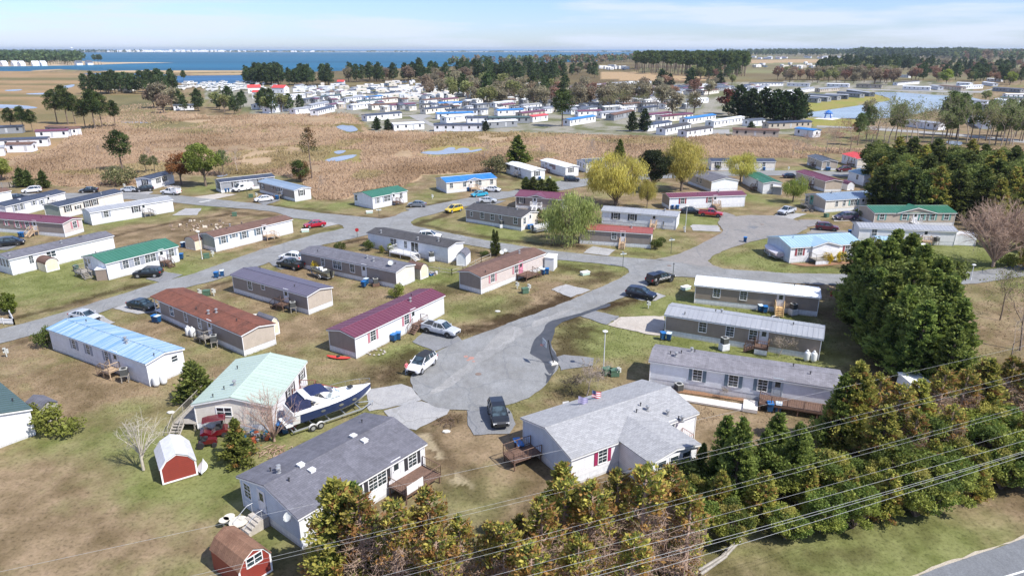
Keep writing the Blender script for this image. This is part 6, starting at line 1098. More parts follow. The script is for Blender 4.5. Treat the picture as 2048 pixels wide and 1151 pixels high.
for x, y, s in ((-.6, -.35, 1.3), (-.6, .35, 1.3), (.65, -.35, .9), (.65, .35, .9)): link('wheel', tm, o, Matrix.Translation((x, y, .26 * s)) @ Matrix.Rotation(R(90), 4, 'X') @ Matrix.Scale(s, 4))
c = G('Z2', 1150, 280); o = thing('covered_grill', (c.x, c.y, 0), .2, 'white and black grill between the grey side deck and the pale gable wall', 'grill'); MB().box(-.6, -.3, 0, .6, .3, .8).build('cabinet', BLK, o); MB().loft([[(-.4, -.3, z), (.4, -.3, z), (.4, .3, z), (-.4, .3, z)] if z < 1 else [(-.35, -.15, z), (.35, -.15, z), (.35, .15, z), (-.35, .15, z)] for z in (.81, 1.15)]).build('hood', GYX, o)
c = G('Z2', 1165, 540); o = thing('white_skiff', (c.x, c.y, 0), R(110), 'small white upturned hull leaning beside the red barn shed with white roof', 'boat'); MB().loft(lens(2.3, .9, .5)).build('hull', TW, o); MB().tube((-1.1, 0, .5), (1.1, 0, .5), .04).build('keel', GYX, o)
c = G('Z3', 440, 590); o = thing('log_ring', (c.x, c.y, 0), 0, 'low heap of pale stones round a plant bed by the maroon roofed home', 'stones'); m = MB()
for i in range(11): a = i * .571; m.lathe([(.12, 0), (.17, .07), (.1, .15)], 7, 0, None, (1.1 * math.cos(a), .8 * math.sin(a), 0))
m.build('stone_ring', mplain('stone_pale', '#a9a29a', .9, .3, 3), o)
def junk(reg, x, y, label, name, n, r, cols, cat='clutter'):
    c = G(reg, x, y); o = thing(name, (c.x, c.y, 0), 0, label, cat); rr = random.Random(int(x * 7 + y))
    for k, cc in enumerate(cols):
        m = MB()
        for i in range(n // len(cols)):
            a = rr.uniform(0, 6.28); d = r * rr.random() ** .6; s = rr.uniform(.12, .35); M = Matrix.Translation((d * math.cos(a), d * math.sin(a) * .7, s / 2)) @ Matrix.Rotation(rr.uniform(0, 3), 4, 'Z') @ Matrix.Rotation(rr.uniform(-.5, .5), 4, 'X'); m.cbox((0, 0, 0), (s * 3.5, .04, .04) if name == 'brush_pile' else (s * rr.uniform(.8, 3), s, s * rr.uniform(.5, 1.8)), 0, M)
        m.build(['crates', 'boards', 'bags', 'scraps'][k % 4], mplain('junk' + cc, cc, .8, .3, 4), o)
junk('Z2', 1490, 345, 'clutter of tubs, tools and bags beside the bare forked shrub', 'yard_clutter', 24, 1.8, ['#3f4a56', '#c0623c', '#a9a8a4', '#2d6a8a']); junk('Z1', 500, 130, 'heap of boards and bags by the messy deck of the green roofed house', 'yard_clutter', 20, 1.8, ['#b8ac98', '#7d8e93', '#5f5a52']); junk('M1', 780, 810, 'red and brown scrap pile behind the bright green roofed house', 'scrap_pile', 36, 4.2, ['#a0543f', '#7a4a42', '#b7a58f'])
junk('M2', 1840, 985, 'tubs and a blue crate beside the cream barn shed', 'yard_clutter', 15, 1.2, ['#2d5f9a', '#c4c4c6', '#6a5d52']); junk('M1', 1640, 600, 'scattered rubble on the empty lot above the brown roofed home', 'rubble', 60, 8, ['#cfc3b2', '#a08b78', '#8b7a6a']); junk('M4', 1650, 560, 'patio furniture by the side door of the blue grey roofed house', 'patio_clutter', 16, 1.8, ['#5a5450', '#9a948c']); junk('Z4', 850, 275, 'low tangle of cut branches beside the driveway', 'brush_pile', 22, 1.3, ['#6f5a48', '#54443a']); junk('Z2', 1590, 440, 'pinkish heap of cut twigs below the forked shrub', 'brush_pile', 50, 1.8, ['#a98a78', '#8d6f60', '#b79c8a']); junk('Z5', 1000, 392, 'white and black lattice pile at the foot of the fresh wooden stairs', 'yard_clutter', 12, .9, ['#d6d6d6', '#2e2e2e'])
for reg, x, y, lb in [('Z4', 840, 323, 'small white slab on the lawn left of the black suv'), ('Z1', 1470, 372, 'pale square slab on the lawn left of the maroon roof') , ('Z3', 1137, 352, 'small white slab on the muddy lawn above the turning circle'), ('Z1', 983, 933, 'round pale stone slab on the lawn left of the side deck')]:
    c = G(reg, x, y); MBo = MB().loft([[(.45 * math.cos(a) * f, .3 * math.sin(a) * f, z) for a in np.linspace(.3, 6.58, 7)[:-1]] for f, z in ((1, 0), (.92, .1))]).build('stone_slab', mplain('slab', '#c9c6bf', .9)); MBo.location = (c.x, c.y, 0); tag(MBo, lb, 'slab')
# fences
def rail_fence(reg, pts, label, mat, h=1.1, name='rail_fence', rails=2, step=2.4, picket=False):
    P = [G(reg, *p) for p in pts]; c = P[0]; o = thing(name, (c.x, c.y, 0), 0, label, 'fence'); r = MB()
    for a, b in zip(P[:-1], P[1:]):
        a = a - c; b = b - c; L = (b - a).length; n = max(1, round(L / step))
        for i in range(n + 1): p = a.lerp(b, i / n); MB().box(p.x - .06, p.y - .06, 0, p.x + .06, p.y + .06, h).build('post', mat, o)
        for k in range(rails): z = h * (k + .6) / rails; r.tube(a + Vector((0, 0, z)), b + Vector((0, 0, z)), .05, None, 4)
        if picket:
            for i in range(int(L / .16)): p = a.lerp(b, i * .16 / L); r.box(p.x - .05, p.y - .02, .08, p.x + .05, p.y + .02, h - .1)
    r.build('rails', mat, o)
rail_fence('M3', [(215, 960), (412, 990), (500, 965), (645, 890), (720, 860)], 'grey wooden rail fence behind the pinkish home', WOODG); rail_fence('Z1', [(-40, 420), (85, 428), (60, 380)], 'low white picket fence at the left edge by the road', WHT, .95, 'picket_fence', 2, 2.0, True); rail_fence('M1', [(-40, 300), (80, 300), (155, 290), (150, 250)], 'thin grey wire fence at the upper left', GALV, 1.6, 'wire_fence', 5, 2.5); rail_fence('F5', [(700, 800), (1000, 815)], 'row of low white railings along the park street', WHT, 1.0, 'white_fence', 2, 3)
# utility poles stacked on the verge (lower right)
c = G('Z6', 250, 1045); o = thing('fallen_pole', (c.x, c.y, 0), 0, 'two long grey wooden poles lying on the verge below the hedge', 'wooden poles')
for k, (p, q) in enumerate([((120, 1140), (290, 1040)), ((150, 1150), (300, 1048)), ((275, 1045), (375, 945)), ((288, 1050), (385, 950)), ((0, 1160), (130, 1145))]): a = G('Z6', *p) - c; b = G('Z6', *q) - c; MB().tube(a + Vector((0, 0, .15)), b + Vector((0, 0, .2)), .13, .11, 7).build('pole', WOODG, o)
# overhead wires
WM = mplain('wire_aluminium', '#96999b', .6, .1, 1)
def wire(p, q, z, label, r=.022, sag=.35, cz=None):
    a = U(*p, z); b = U(*q, z); d = b - a; a2 = a - d * .35; b2 = b + d * .25; pts = []
    for i in range(41): t = i / 40; s = 4 * sag * (t - .5) ** 2; v = a2.lerp(b2, t); pts.append((v.x - a.x, v.y - a.y, z - sag * .3 + s - 0))
    m = MB().path(pts, r, 4); o = m.build('overhead_wire', WM); o.location = (a.x, a.y, 0); tag(o, label, 'wire', 'overhead wires')
for i, (p, q, z, r) in enumerate([((188, 1102), (1990, 706), 8.0, .009), ((383, 1151), (2030, 752), 9.0, .008), ((420, 1150), (2048, 757), 9.0, .008), ((764, 1151), (2048, 813), 10.0, .008), ((823, 1147), (2048, 820), 10.0, .008), ((983, 1151), (2048, 860), 10.6, .008), ((1032, 1157), (2048, 882), 10.6, .011), ((1164, 1151), (2048, 903), 9.5, .013), ((1185, 1153), (2048, 906), 9.5, .012), ((1234, 1160), (2048, 912), 9.0, .013)]):
    wire(p, q, z, ['thin single wire highest in the photo, crossing the nearest roofs', 'upper wire of the first pair over the dying evergreens', 'lower wire of the first pair over the dying evergreens', 'upper wire of the second pair across the hedge', 'lower wire of the second pair across the hedge', 'single wire below the second pair across the hedge', 'dull wire third from the bottom group across the hedge', 'upper wire of the lowest bundle above the verge', 'thick middle wire of the lowest bundle above the verge', 'lowest wire of all above the verge'][i], r)
# yellow blooming bushes handled with the trees; the person
def person(loc, rz, label, shirt, trousers, hair):
    o = thing('person', loc, rz, label, 'person'); J = {'pel': (0, 0, .95), 'bel': (0, .01, 1.12), 'che': (0, .02, 1.33), 'nec': (0, 0, 1.5), 'hd0': (0, -.02, 1.58), 'hd1': (0, -.02, 1.72)}
    vs = []; rad = []; ed = []
    def V(p, r, par=None):
        vs.append(p); rad.append(r)
        if par is not None: ed.append((par, len(vs) - 1))
        return len(vs) - 1
    pe = V((0, 0, .95), (.16, .11)); be = V((0, 0, 1.12), (.14, .1), pe); ch = V((0, .01, 1.34), (.17, .11), be); ne = V((0, 0, 1.49), (.06, .06), ch); h0 = V((0, -.02, 1.6), (.085, .1), ne); h1 = V((0, -.02, 1.71), (.075, .09), h0)
    for sx in (-1, 1):
        hp = V((sx * .1, 0, .88), (.1, .1), pe); kn = V((sx * .12, -.03 * sx, .5), (.065, .065), hp); an = V((sx * .13, .02, .09), (.042, .045), kn); V((sx * .14, -.14, .04), (.04, .03), an)
        sh = V((sx * .18, 0, 1.42), (.06, .06), ch); el = V((sx * .24, .02 - .06 * (sx > 0), 1.14), (.042, .042), sh); wr = V((sx * .24, -.16, .96 + .12 * (sx > 0)), (.03, .028), el); pm_ = V((sx * .24, -.23, .93 + .13 * (sx > 0)), (.035, .018), wr)
        for k in range(4): f1 = V((sx * .24 + (k - 1.5) * .02, -.29, .92 + .13 * (sx > 0)), (.009, .009), pm_); V((sx * .24 + (k - 1.5) * .022, -.315 + abs(k - 1.5) * .006, .9 + .13 * (sx > 0)), (.008, .008), f1)
        V((sx * .24 - sx * .05, -.25, .92 + .13 * (sx > 0)), (.009, .009), pm_)
    me = bpy.data.meshes.new('body'); me.from_pydata(vs, ed, []); b = link('body', me, o); md = b.modifiers.new('skin', 'SKIN'); md.use_smooth_shade = True
    for i, r_ in enumerate(rad): me.skin_vertices[0].data[i].radius = r_
    me.skin_vertices[0].data[0].use_root = True; sb = b.modifiers.new('sub', 'SUBSURF'); sb.levels = sb.render_levels = 1
    t = NT('figure_' + shirt[1:]); sep = t.new('ShaderNodeSeparateXYZ'); t.link(t.coord(), sep.inputs[0]); z = sep.outputs[2]
    skin = lin('#b98a72'); c1 = t.mix(t.math('LESS_THAN', z, 1.47), skin, shirt); ax = t.math('ABSOLUTE', sep.outputs[0]); c1 = t.mix(t.math('MULTIPLY', t.math('LESS_THAN', z, 1.2), t.math('GREATER_THAN', ax, .19)), c1, skin)
    c1 = t.mix(t.math('MULTIPLY', t.math('LESS_THAN', z, .93), t.math('LESS_THAN', ax, .195)), c1, trousers); c1 = t.mix(t.math('LESS_THAN', z, .08), c1, '#3a3636'); t.link(c1, t.b.inputs['Base Color']); me.materials.append(t.m)
    hm = MB().lathe([(.03, -.02), (.1, .03), (.112, .1), (.09, .17), (.03, .2)], 12, 0, Matrix.Translation((0, .015, 1.6))); hm.build('hair', mplain('hair' + hair[1:], hair, .8), o, smooth=True)
    f = MB(); f.cbox((0, -.125, 1.64), (.022, .03, .04)).cbox((-.032, -.112, 1.665), (.024, .012, .01)).cbox((.032, -.112, 1.665), (.024, .012, .01)).cbox((0, -.112, 1.6), (.045, .012, .012)); f.build('face', mplain('face_feature', '#8a5a48', .7), o)
    e_ = MB()
    for sx in (-1, 1): e_.cbox((sx * .09, -.02, 1.65), (.018, .035, .055))
    e_.build('ears', mplain('skin', '#b98a72', .6), o); return o
c = G('Z3', 614, 716); person((c.x, c.y, .03), R(50), 'person in a red and white top and jeans standing at the front of the white suv', '#c86a72', '#6f7f9a', '#5a3a30')
# ================================================================ TREES
def mfoliage():
    t = NT('foliage'); at = t.new('ShaderNodeAttribute', attribute_name='Col'); oi = t.new('ShaderNodeObjectInfo')
    hs = t.new('ShaderNodeHueSaturation'); t.link(at.outputs['Color'], hs.inputs['Color'])
    t.link(t.math('ADD', t.math('MULTIPLY', oi.outputs['Random'], .018), .494), hs.inputs['Hue']); t.link(t.math('ADD', t.math('MULTIPLY', oi.outputs['Random'], .35), .83), hs.inputs['Value']); hs.inputs['Saturation'].default_value = .95
    t.link(hs.outputs[0], t.b.inputs['Base Color']); t.b.inputs['Roughness'].default_value = .7; t.b.inputs['Specular IOR Level'].default_value = .25
    tr = t.new('ShaderNodeBsdfTranslucent'); t.link(hs.outputs[0], tr.inputs[0]); ms = t.new('ShaderNodeMixShader'); ms.inputs[0].default_value = .38
    t.link(t.b.outputs[0], ms.inputs[1]); t.link(tr.outputs[0], ms.inputs[2]); t.link(ms.outputs[0], t.o.inputs['Surface']); return t.m
FOL = mfoliage(); t = NT('dry_grass'); at = t.new('ShaderNodeAttribute', attribute_name='Col'); t.link(at.outputs['Color'], t.b.inputs['Base Color']); t.b.inputs['Roughness'].default_value = .9; t.b.inputs['Specular IOR Level'].default_value = .1
tr = t.new('ShaderNodeBsdfTranslucent'); t.link(at.outputs['Color'], tr.inputs[0]); ms = t.new('ShaderNodeMixShader'); ms.inputs[0].default_value = .5; t.link(t.b.outputs[0], ms.inputs[1]); t.link(tr.outputs[0], ms.inputs[2]); t.link(ms.outputs[0], t.o.inputs['Surface']); DRY = t.m
BARK = mplain('bark', '#77685c', .9, .3, 3); BARKL = mplain('bark_light', '#a3958a', .9, .25, 3); BARKR = mplain('bark_reddish', '#a8907f', .9, .25, 3); BARKD = mplain('bark_dark', '#51463e', .9, .3, 3)
def nrm(a): return a / (np.linalg.norm(a, axis=-1, keepdims=True) + 1e-9)
def leaves(C, D, ln, wd, col, g, jit=.25):
    """rhombic leaf sprays: centres, long axis, sizes, colours -> verts, quads, vertex colours"""
    n = len(C); D = nrm(D); S = nrm(np.cross(D, nrm(g.normal(size=(n, 3))))); ln = np.broadcast_to(ln, n)[:, None] / 2; wd = np.broadcast_to(wd, n)[:, None] / 2
    V = np.stack([C - D * ln, C + S * wd, C + D * ln, C - S * wd], 1).reshape(-1, 3)
    c = col * (1 + jit * (g.random((n, 1)) - .5) * 2); return V, np.arange(n * 4).reshape(-1, 4), np.repeat(np.clip(c, .003, 1), 4, 0)
def tubes_mesh(segs, n=4):
    """segs: list of (p0,p1,r0,r1) -> V, quads"""
    A = np.array([s[0] for s in segs], float); B = np.array([s[1] for s in segs], float); ra = np.array([s[2] for s in segs])[:, None]; rb = np.array([s[3] for s in segs])[:, None]
    d = nrm(B - A); up = np.where(np.abs(d[:, 2:3]) > .9, np.array([[1., 0, 0]]), np.array([[0, 0, 1.]])); x = nrm(np.cross(d, up)); y = np.cross(d, x); V = []
    for P, r in ((A, ra), (B, rb)):
        for i in range(n): a = 2 * math.pi * i / n; V.append(P + (x * math.cos(a) + y * math.sin(a)) * r)
    V = np.stack(V, 1); m = len(segs); base = (np.arange(m) * 2 * n)[:, None]; Fq = np.concatenate([base + np.array([[i, (i + 1) % n, n + (i + 1) % n, n + i]]) for i in range(n)], 0)
    return V.reshape(-1, 3), Fq
def wood(name, segs, mat, n=4): V, Fq = tubes_mesh(segs, n); return fastmesh(name, V, Fq, mat)
def kit2(tr, cr): return [('trunk', tr, None, []), ('crown', cr, None, [])]
def c3(h, f=.8): return np.array(k3(h, f))
def conifer(seed, h=12, r=3, n=2600, cols=('#3c4d22', '#5d6b2c', '#7a8036'), dead=0.0, strip=False, lowcut=.05, sz=.42, tip=.35, narrow=.8):
    g = np.random.default_rng(seed); segs = [((0, 0, 0), (0, 0, h * .97), (.16 + h * .012) * (1.35 if strip else 1), .04)]; nb = int(70 + h * 9); C = []; D = []; K = []; lob = g.random(7) * 6.28
    ca, cb, cc = [c3(x) for x in cols]; br = c3('#b08346'); br2 = c3('#bb8a52'); per = max(3, int(n / nb))
    for i in range(nb):
        t = (i + g.random()) / nb; z = h * (lowcut + (1 - lowcut) * t); a = g.random() * 6.283; prof = (1 - t) ** narrow * (1.0 if t > .12 else .75 + t * 2)
        R_ = r * prof * (.72 + .28 * math.sin(3 * a + lob[0] + z * .6) * math.sin(2 * a + lob[1]) + .25 * g.random()) + .25
        cam_side = (-math.sin(a) > -.2) and t < .68
        b0 = np.array([0, 0, z - .15 * R_]); tipp = np.array([math.cos(a) * R_, math.sin(a) * R_, z + tip * R_ * (.5 + .5 * t)])
        segs.append((tuple(b0), tuple(tipp), .02 + .018 * R_, .012))
        if strip and cam_side and g.random() < .9:
            # pruned side: bare twigs
            for k in range(15):
                s = g.uniform(.25, 1); p = b0 + (tipp - b0) * s; q = p + g.normal(size=3) * .3 * R_ * .6; segs.append((tuple(p), tuple(q), .018, .009))
            if g.random() < .35:
                s = g.uniform(.55, 1, 6)[:, None]; P = b0 + (tipp - b0) * s + g.normal(size=(6, 3)) * .2; C.append(P); D.append(g.normal(size=(6, 3)) + (tipp - b0)); K.append(np.repeat(((br + br2) / 2)[None], 6, 0))
            continue
        if strip and t < .5 and g.random() < .45: continue
        m = max(2, int(per * (.5 + prof * 1.3))); s = g.uniform(.28, 1.05, m) ** .8; P = b0 + (tipp - b0) * s[:, None] + g.normal(size=(m, 3)) * np.array([.16, .16, .13]) * (.6 + R_ * .32)
        dd = nrm(tipp - b0)[None] + g.normal(size=(m, 3)) * .55 + np.array([0, 0, .35]); col = np.where((s > .8)[:, None], cc, np.where((g.random(m) < .5)[:, None], ca, cb)) * (1 + .25 * (g.random() - .5))
        if dead and g.random() < dead: bb = br if g.random() < .6 else br2; col = np.where((g.random(m) < .75)[:, None], bb, col)
        C.append(P); D.append(dd); K.append(col)
    tp = np.array([[0, 0, h * .97]]) + g.normal(size=(30, 3)) * np.array([.12, .12, .3]); C.append(tp); D.append(g.normal(size=(30, 3)) * .3 + np.array([0, 0, 1])); K.append(np.repeat(cb[None], 30, 0))
    C = np.concatenate(C); D = np.concatenate(D); K = np.concatenate(K); s = sz * g.uniform(.7, 1.4, len(C)); V, Fq, vc = leaves(C, D, s * 1.25, s * .62, K, g)
    return kit2(wood('trunk', segs, BARKR if strip else BARKD), fastmesh('crown', V, Fq, FOL, vc))
def branchy(seed, h, spread, levels=4, kids=5, trunk=.25, up=.55, r0=.2, first=.25, bend=.15):
    """recursive bare branching; returns segments and twig ends"""
    g = np.random.default_rng(seed); segs = []; tips = []
    def grow(p, d, L, r, lv):
        n = 3; q = p
        for i in range(n):
            d2 = nrm(d + g.normal(size=3) * bend + np.array([0, 0, .06])); q2 = q + d2 * L / n; ra = r * (1 - i / n * .45); rb = r * (1 - (i + 1) / n * .45); segs.append((tuple(q), tuple(q2), ra, rb)); q = q2; d = d2
            if lv < levels and (i > 0 or lv > 0):
                for k in range(max(1, int(kids * (.6 if i < n - 1 else 1) / 1.6))):
                    a = g.random() * 6.283; sd = nrm(np.cross(d, nrm(g.normal(size=3)))); nd = nrm(d * up + sd * spread + np.array([0, 0, .12])); grow(q, nd, L * g.uniform(.5, .75), rb * .55, lv + 1)
        if lv >= levels - 1: tips.append((q, d))
    grow(np.zeros(3), np.array([0, 0, 1.]), h * .48, r0, 0); return segs, tips
def scaleh(segs, tips, h):
    mz = max(s[1][2] for s in segs); k = h / mz; segs = [(tuple(np.array(a) * k), tuple(np.array(b) * k), ra, rb) for a, b, ra, rb in segs]; return segs, [(t[0] * k, t[1]) for t in tips]
def bare(seed, h=8, spread=.8, levels=4, kids=4, mat=None, buds=None, r0=.16, budn=2, bs=.16):
    segs, tips = scaleh(*branchy(seed, h, spread, levels, kids, r0=r0), h); g = np.random.default_rng(seed + 5)
    if len(segs) > 9000: segs = segs[:1] + [s for i, s in enumerate(segs) if i % (len(segs) // 9000 + 1) == 0 or s[2] > .02]
    segs = [(a, b, max(ra, .014), max(rb, .010)) for a, b, ra, rb in segs]; w_ = wood('trunk', segs, mat or BARKL, 3)
    T = np.array([t[0] for t in tips]); Dd = np.array([t[1] for t in tips])
    if buds is not None:
        C = np.repeat(T, budn, 0) + g.normal(size=(len(T) * budn, 3)) * .25; V, Fq, vc = leaves(C, g.normal(size=C.shape), bs * g.uniform(.6, 1.4, len(C)), bs * .7, np.repeat(c3(buds)[None], len(C), 0), g); return kit2(w_, fastmesh('crown', V, Fq, FOL, vc))
    # fine twigs as the crown
    tw = []
    for p, d in tips[:2500]:
        for k in range(3): q = p + nrm(d + g.normal(size=3) * .5) * h * .05; tw.append((tuple(p), tuple(q), .012, .006))
    return kit2(w_, wood('crown', tw, mat or BARKL, 3))
def blobby(seed, h, r, n, cols, clumps=26, trunk_h=.3, flat=.8, sz=.4, droop=0.0, mat=None, trunks=1, cz=None, solid=.35):
    """broad crown built of leaf clumps on limbs"""
    g = np.random.default_rng(seed); segs = []; C = []; D = []; K = []; cols = [c3(x) for x in cols]; hc = h * (trunk_h + 1) / 2; hr = h * (1 - trunk_h) / 2
    for k in range(trunks): off = g.normal(size=2) * .3 * (trunks > 1); segs.append(((off[0], off[1], 0), (off[0] * 2, off[1] * 2, h * (trunk_h + .15)), .03 * h, .018 * h))
    pts = []
    for i in range(clumps):
        u = nrm(g.normal(size=3)); u[2] = u[2] * .9 + .1; rad = g.uniform(.45, 1.0) ** .6; p = np.array([u[0] * r * rad * .82, u[1] * r * rad * .82, hc + u[2] * hr * rad * .82]); pts.append(p)
        s0 = np.array([0, 0, h * (trunk_h + g.uniform(-.05, .15))]); mid = (s0 + p) / 2 + g.normal(size=3) * .1 * r + np.array([0, 0, .05 * h]); segs.append((tuple(s0), tuple(mid), .011 * h, .007 * h)); segs.append((tuple(mid), tuple(p), .007 * h, .003 * h))
    per = n // clumps
    for p in pts:
        cr = r * g.uniform(.24, .42) * (26 / clumps) ** .33; u = g.normal(size=(per, 3)); u = nrm(u) * (g.random((per, 1)) ** solid); q = p + u * cr * np.array([1, 1, flat]); d = u + g.normal(size=(per, 3)) * .7
        col = cols[int(g.integers(len(cols)))] * (.85 + .3 * g.random())
        if droop:
            dz = g.random((per, 1)) ** 1.5 * droop * h * .32; q = q - np.concatenate([np.zeros((per, 2)), dz], 1) * (np.linalg.norm(p[:2]) / r > .35); d = np.array([[0, 0, -1.]]) + g.normal(size=(per, 3)) * .22 + u * .15
        q[:, 2] = np.maximum(q[:, 2], .25); C.append(q); D.append(d); K.append(np.repeat(col[None], per, 0))
    C = np.concatenate(C); D = np.concatenate(D); K = np.concatenate(K); s = sz * g.uniform(.6, 1.4, len(C)); V, Fq, vc = leaves(C, D, s * (1.9 if droop else 1.1), s * (.28 if droop else .7), K, g, .3)
    return kit2(wood('trunk', segs, mat or BARK, 5), fastmesh('crown', V, Fq, FOL, vc))
PINEC = ('#4a5a2c', '#62703a', '#3d4b28'); 
def pine(seed, h=14, r=3.2, n=2600, cols=PINEC, bare_f=.45, sz=.5, mat=None, clumps=22):
    g = np.random.default_rng(seed); segs = [((0, 0, 0), (g.normal() * .3, g.normal() * .3, h * .95), .015 * h + .05, .04)]; C = []; D = []; K = []; cols = [c3(x) for x in cols]
    for i in range(clumps):
        t = (i + .5) / clumps; z = h * (bare_f + (.94 - bare_f) * t); a = i * 2.4 + g.uniform(-.5, .5); prof = math.sin(math.pi * (t * .72 + .26)) ** .7; R_ = r * prof * g.uniform(.35, .8); p = np.array([math.cos(a) * R_, math.sin(a) * R_, z + .1 * R_]); segs.append(((0, 0, z - .12 * R_), tuple(p), .008 * h * (1.1 - t), .02))
        m = n // clumps; u = nrm(g.normal(size=(m, 3))) * g.random((m, 1)) ** .42; cr = r * g.uniform(.38, .6) * (.6 + .4 * prof); C.append(p + u * cr * np.array([1, 1, .72])); D.append(u + np.array([0, 0, .5]) + g.normal(size=(m, 3)) * .5); K.append(np.repeat((cols[int(g.integers(len(cols)))] * (.85 + .3 * g.random()))[None], m, 0))
    for i in range(5): z = h * g.uniform(.2, bare_f + .05); a = g.random() * 6.28; segs.append(((0, 0, z), (math.cos(a) * r * .4, math.sin(a) * r * .4, z + .2), .03, .01))
    C = np.concatenate(C); D = np.concatenate(D); K = np.concatenate(K); s = sz * g.uniform(.6, 1.4, len(C)); V, Fq, vc = leaves(C, D, s, s * .6, K, g); return kit2(wood('trunk', segs, mat or BARK, 5), fastmesh('crown', V, Fq, FOL, vc))
def put(kit, reg, x, y, label, name, cat, group=None, s=1.0, rz=None, sx=None, dz=0.0):
    c = G(reg, x, y); sc = (s * (sx or 1), s * (sx or 1), s); return inst(kit, name, (c.x, c.y, dz), random.uniform(0, 6.28) if rz is None else rz, label, cat, group, sc)
def fan(seed, h, r, stems, mat, col, zb=.5, n2=9, n3=7):
    g = np.random.default_rng(seed); segs = [((0, 0, 0), (0, 0, zb), .028 * h, .024 * h)]; tw = []
    for i in range(stems):
        a = g.random() * 6.283; q = g.random() ** .6; e = np.array([math.cos(a) * r * q, math.sin(a) * r * q, h * (1 - .42 * q * q) * g.uniform(.85, 1)]); s = np.array([0, 0, zb * g.uniform(.6, 1)]); m = s + (e - s) * .5 + np.array([-math.cos(a), -math.sin(a), 0]) * r * q * .1; segs += [(tuple(s), tuple(m), .011 * h, .007 * h), (tuple(m), tuple(e), .007 * h, .002 * h)]
        for k in range(n2):
            t_ = g.uniform(.3, 1); p = m + (e - m) * (t_ * 1.4 - .4) if t_ > .3 else m; d = nrm((e - s) / h + g.normal(size=3) * .45) * h * g.uniform(.1, .22); e2 = p + d; segs.append((tuple(p), tuple(e2), .003 * h, .0012 * h))
            for j in range(n3): p3 = p + d * g.uniform(.3, 1); tw.append((tuple(p3), tuple(p3 + nrm(d + g.normal(size=3) * h * .08) * h * g.uniform(.04, .1)), .0012 * h, .0008 * h))
    return kit2(wood('trunk', segs, mat, 4), wood('crown', tw, col, 3))
# --- hero conifers
CYP = [conifer(s, 12, 3.1, 9000, cols=('#4b622e', '#6a8038', '#94a24a'), sz=.31) for s in (1, 2, 3)]
CYB = [conifer(s, 12, 3.4, 9000, cols=('#6b7a34', '#99a046', '#bfb956'), dead=.16, sz=.31, narrow=.7) for s in (11, 12)]
CYD = [conifer(s, 11, 2.7, 4300, cols=('#6c7a3a', '#98963f', '#bdaf50'), dead=.36, strip=True, sz=.27, narrow=.55) for s in (21, 22, 23)]
GB = [blobby(s, 8, 4.2, 12000, ('#80933e', '#a3aa4a', '#6b7c36', '#b3aa54'), 46, .0, .75, .3, solid=.5) for s in (35, 36)]; GD = blobby(37, 12, 5.0, 15000, ('#4d5f2c', '#637234', '#7a843e'), 60, .0, .7, .34, solid=.5)
CYL = [conifer(s, 12, 3.6, 5200, cols=('#44542c', '#5a6832', '#747e3e'), sz=.42, narrow=.6) for s in (31, 32)]
# big evergreen mass at right centre
gr = 'dense evergreens massed right of the three homes'; rr = random.Random(5)
M_ = [('Z5', 1480, 330, 1.0), ('Z5', 1560, 260, .95), ('Z5', 1650, 300, 1.05), ('Z5', 1500, 420, 1.0), ('Z5', 1600, 400, 1.1), ('Z5', 1720, 380, 1.1), ('Z5', 1560, 500, 1.0), ('Z5', 1660, 490, 1.1), ('Z5', 1780, 470, 1.1), ('Z5', 1620, 590, 1.0), ('Z5', 1730, 580, 1.1), ('Z5', 1850, 570, 1.1), ('Z5', 1700, 670, 1.0), ('Z5', 1810, 670, 1.05), ('Z5', 1930, 650, 1.05), ('Z5', 1800, 760, .95), ('Z5', 1900, 750, 1.0), ('Z5', 2000, 740, 1.0), ('Z5', 1760, 300, .9), ('Z5', 1850, 400, 1.0), ('Z5', 1900, 490, 1.0), ('Z5', 1960, 570, 1.0), ('Z5', 1640, 220, .8), ('Z5', 1980, 830, .85)]
for i, (reg, x, y, s) in enumerate(M_): put(GD if i % 6 == 1 else CYP[i % 3], reg, x - 12, y + 25, 'dense dark green evergreen in the mass beyond the right row of homes', 'evergreen_tree', 'tree', gr, s * rr.uniform(.84, .98), sx=1.2)
# far right evergreen mass behind houses
gr = 'dark evergreens massed behind the upper right houses'
for i in range(60):
    t = i / 43; col = i % 12; row = i // 12; x = 1752 + col * 29 + rr.uniform(-8, 8); y = 432 - row * 17 + rr.uniform(-5, 5) + (col - 5) * 1.5
    put((CYL[i % 2], GD, CYL[0], GD, CYB[1])[i % 5], 'P', x, y, 'dark green evergreen in the mass behind the sea green roofed house', 'evergreen_tree', 'tree', gr, rr.uniform(.85, 1.05), sx=1.2)
for i, (x, y, s) in enumerate([(1985, 455, .9), (2010, 440, 1.0), (2035, 470, 1.0), (2055, 500, 1.1), (2040, 430, 1.0), (2075, 450, 1.1), (2065, 540, .8), (1960, 430, .9)]): put(CYB[i % 2], 'P', x, y, 'evergreen with yellowish patches at the right edge behind the big bare tree', 'evergreen_tree', 'tree', 'evergreens at the right edge', s)
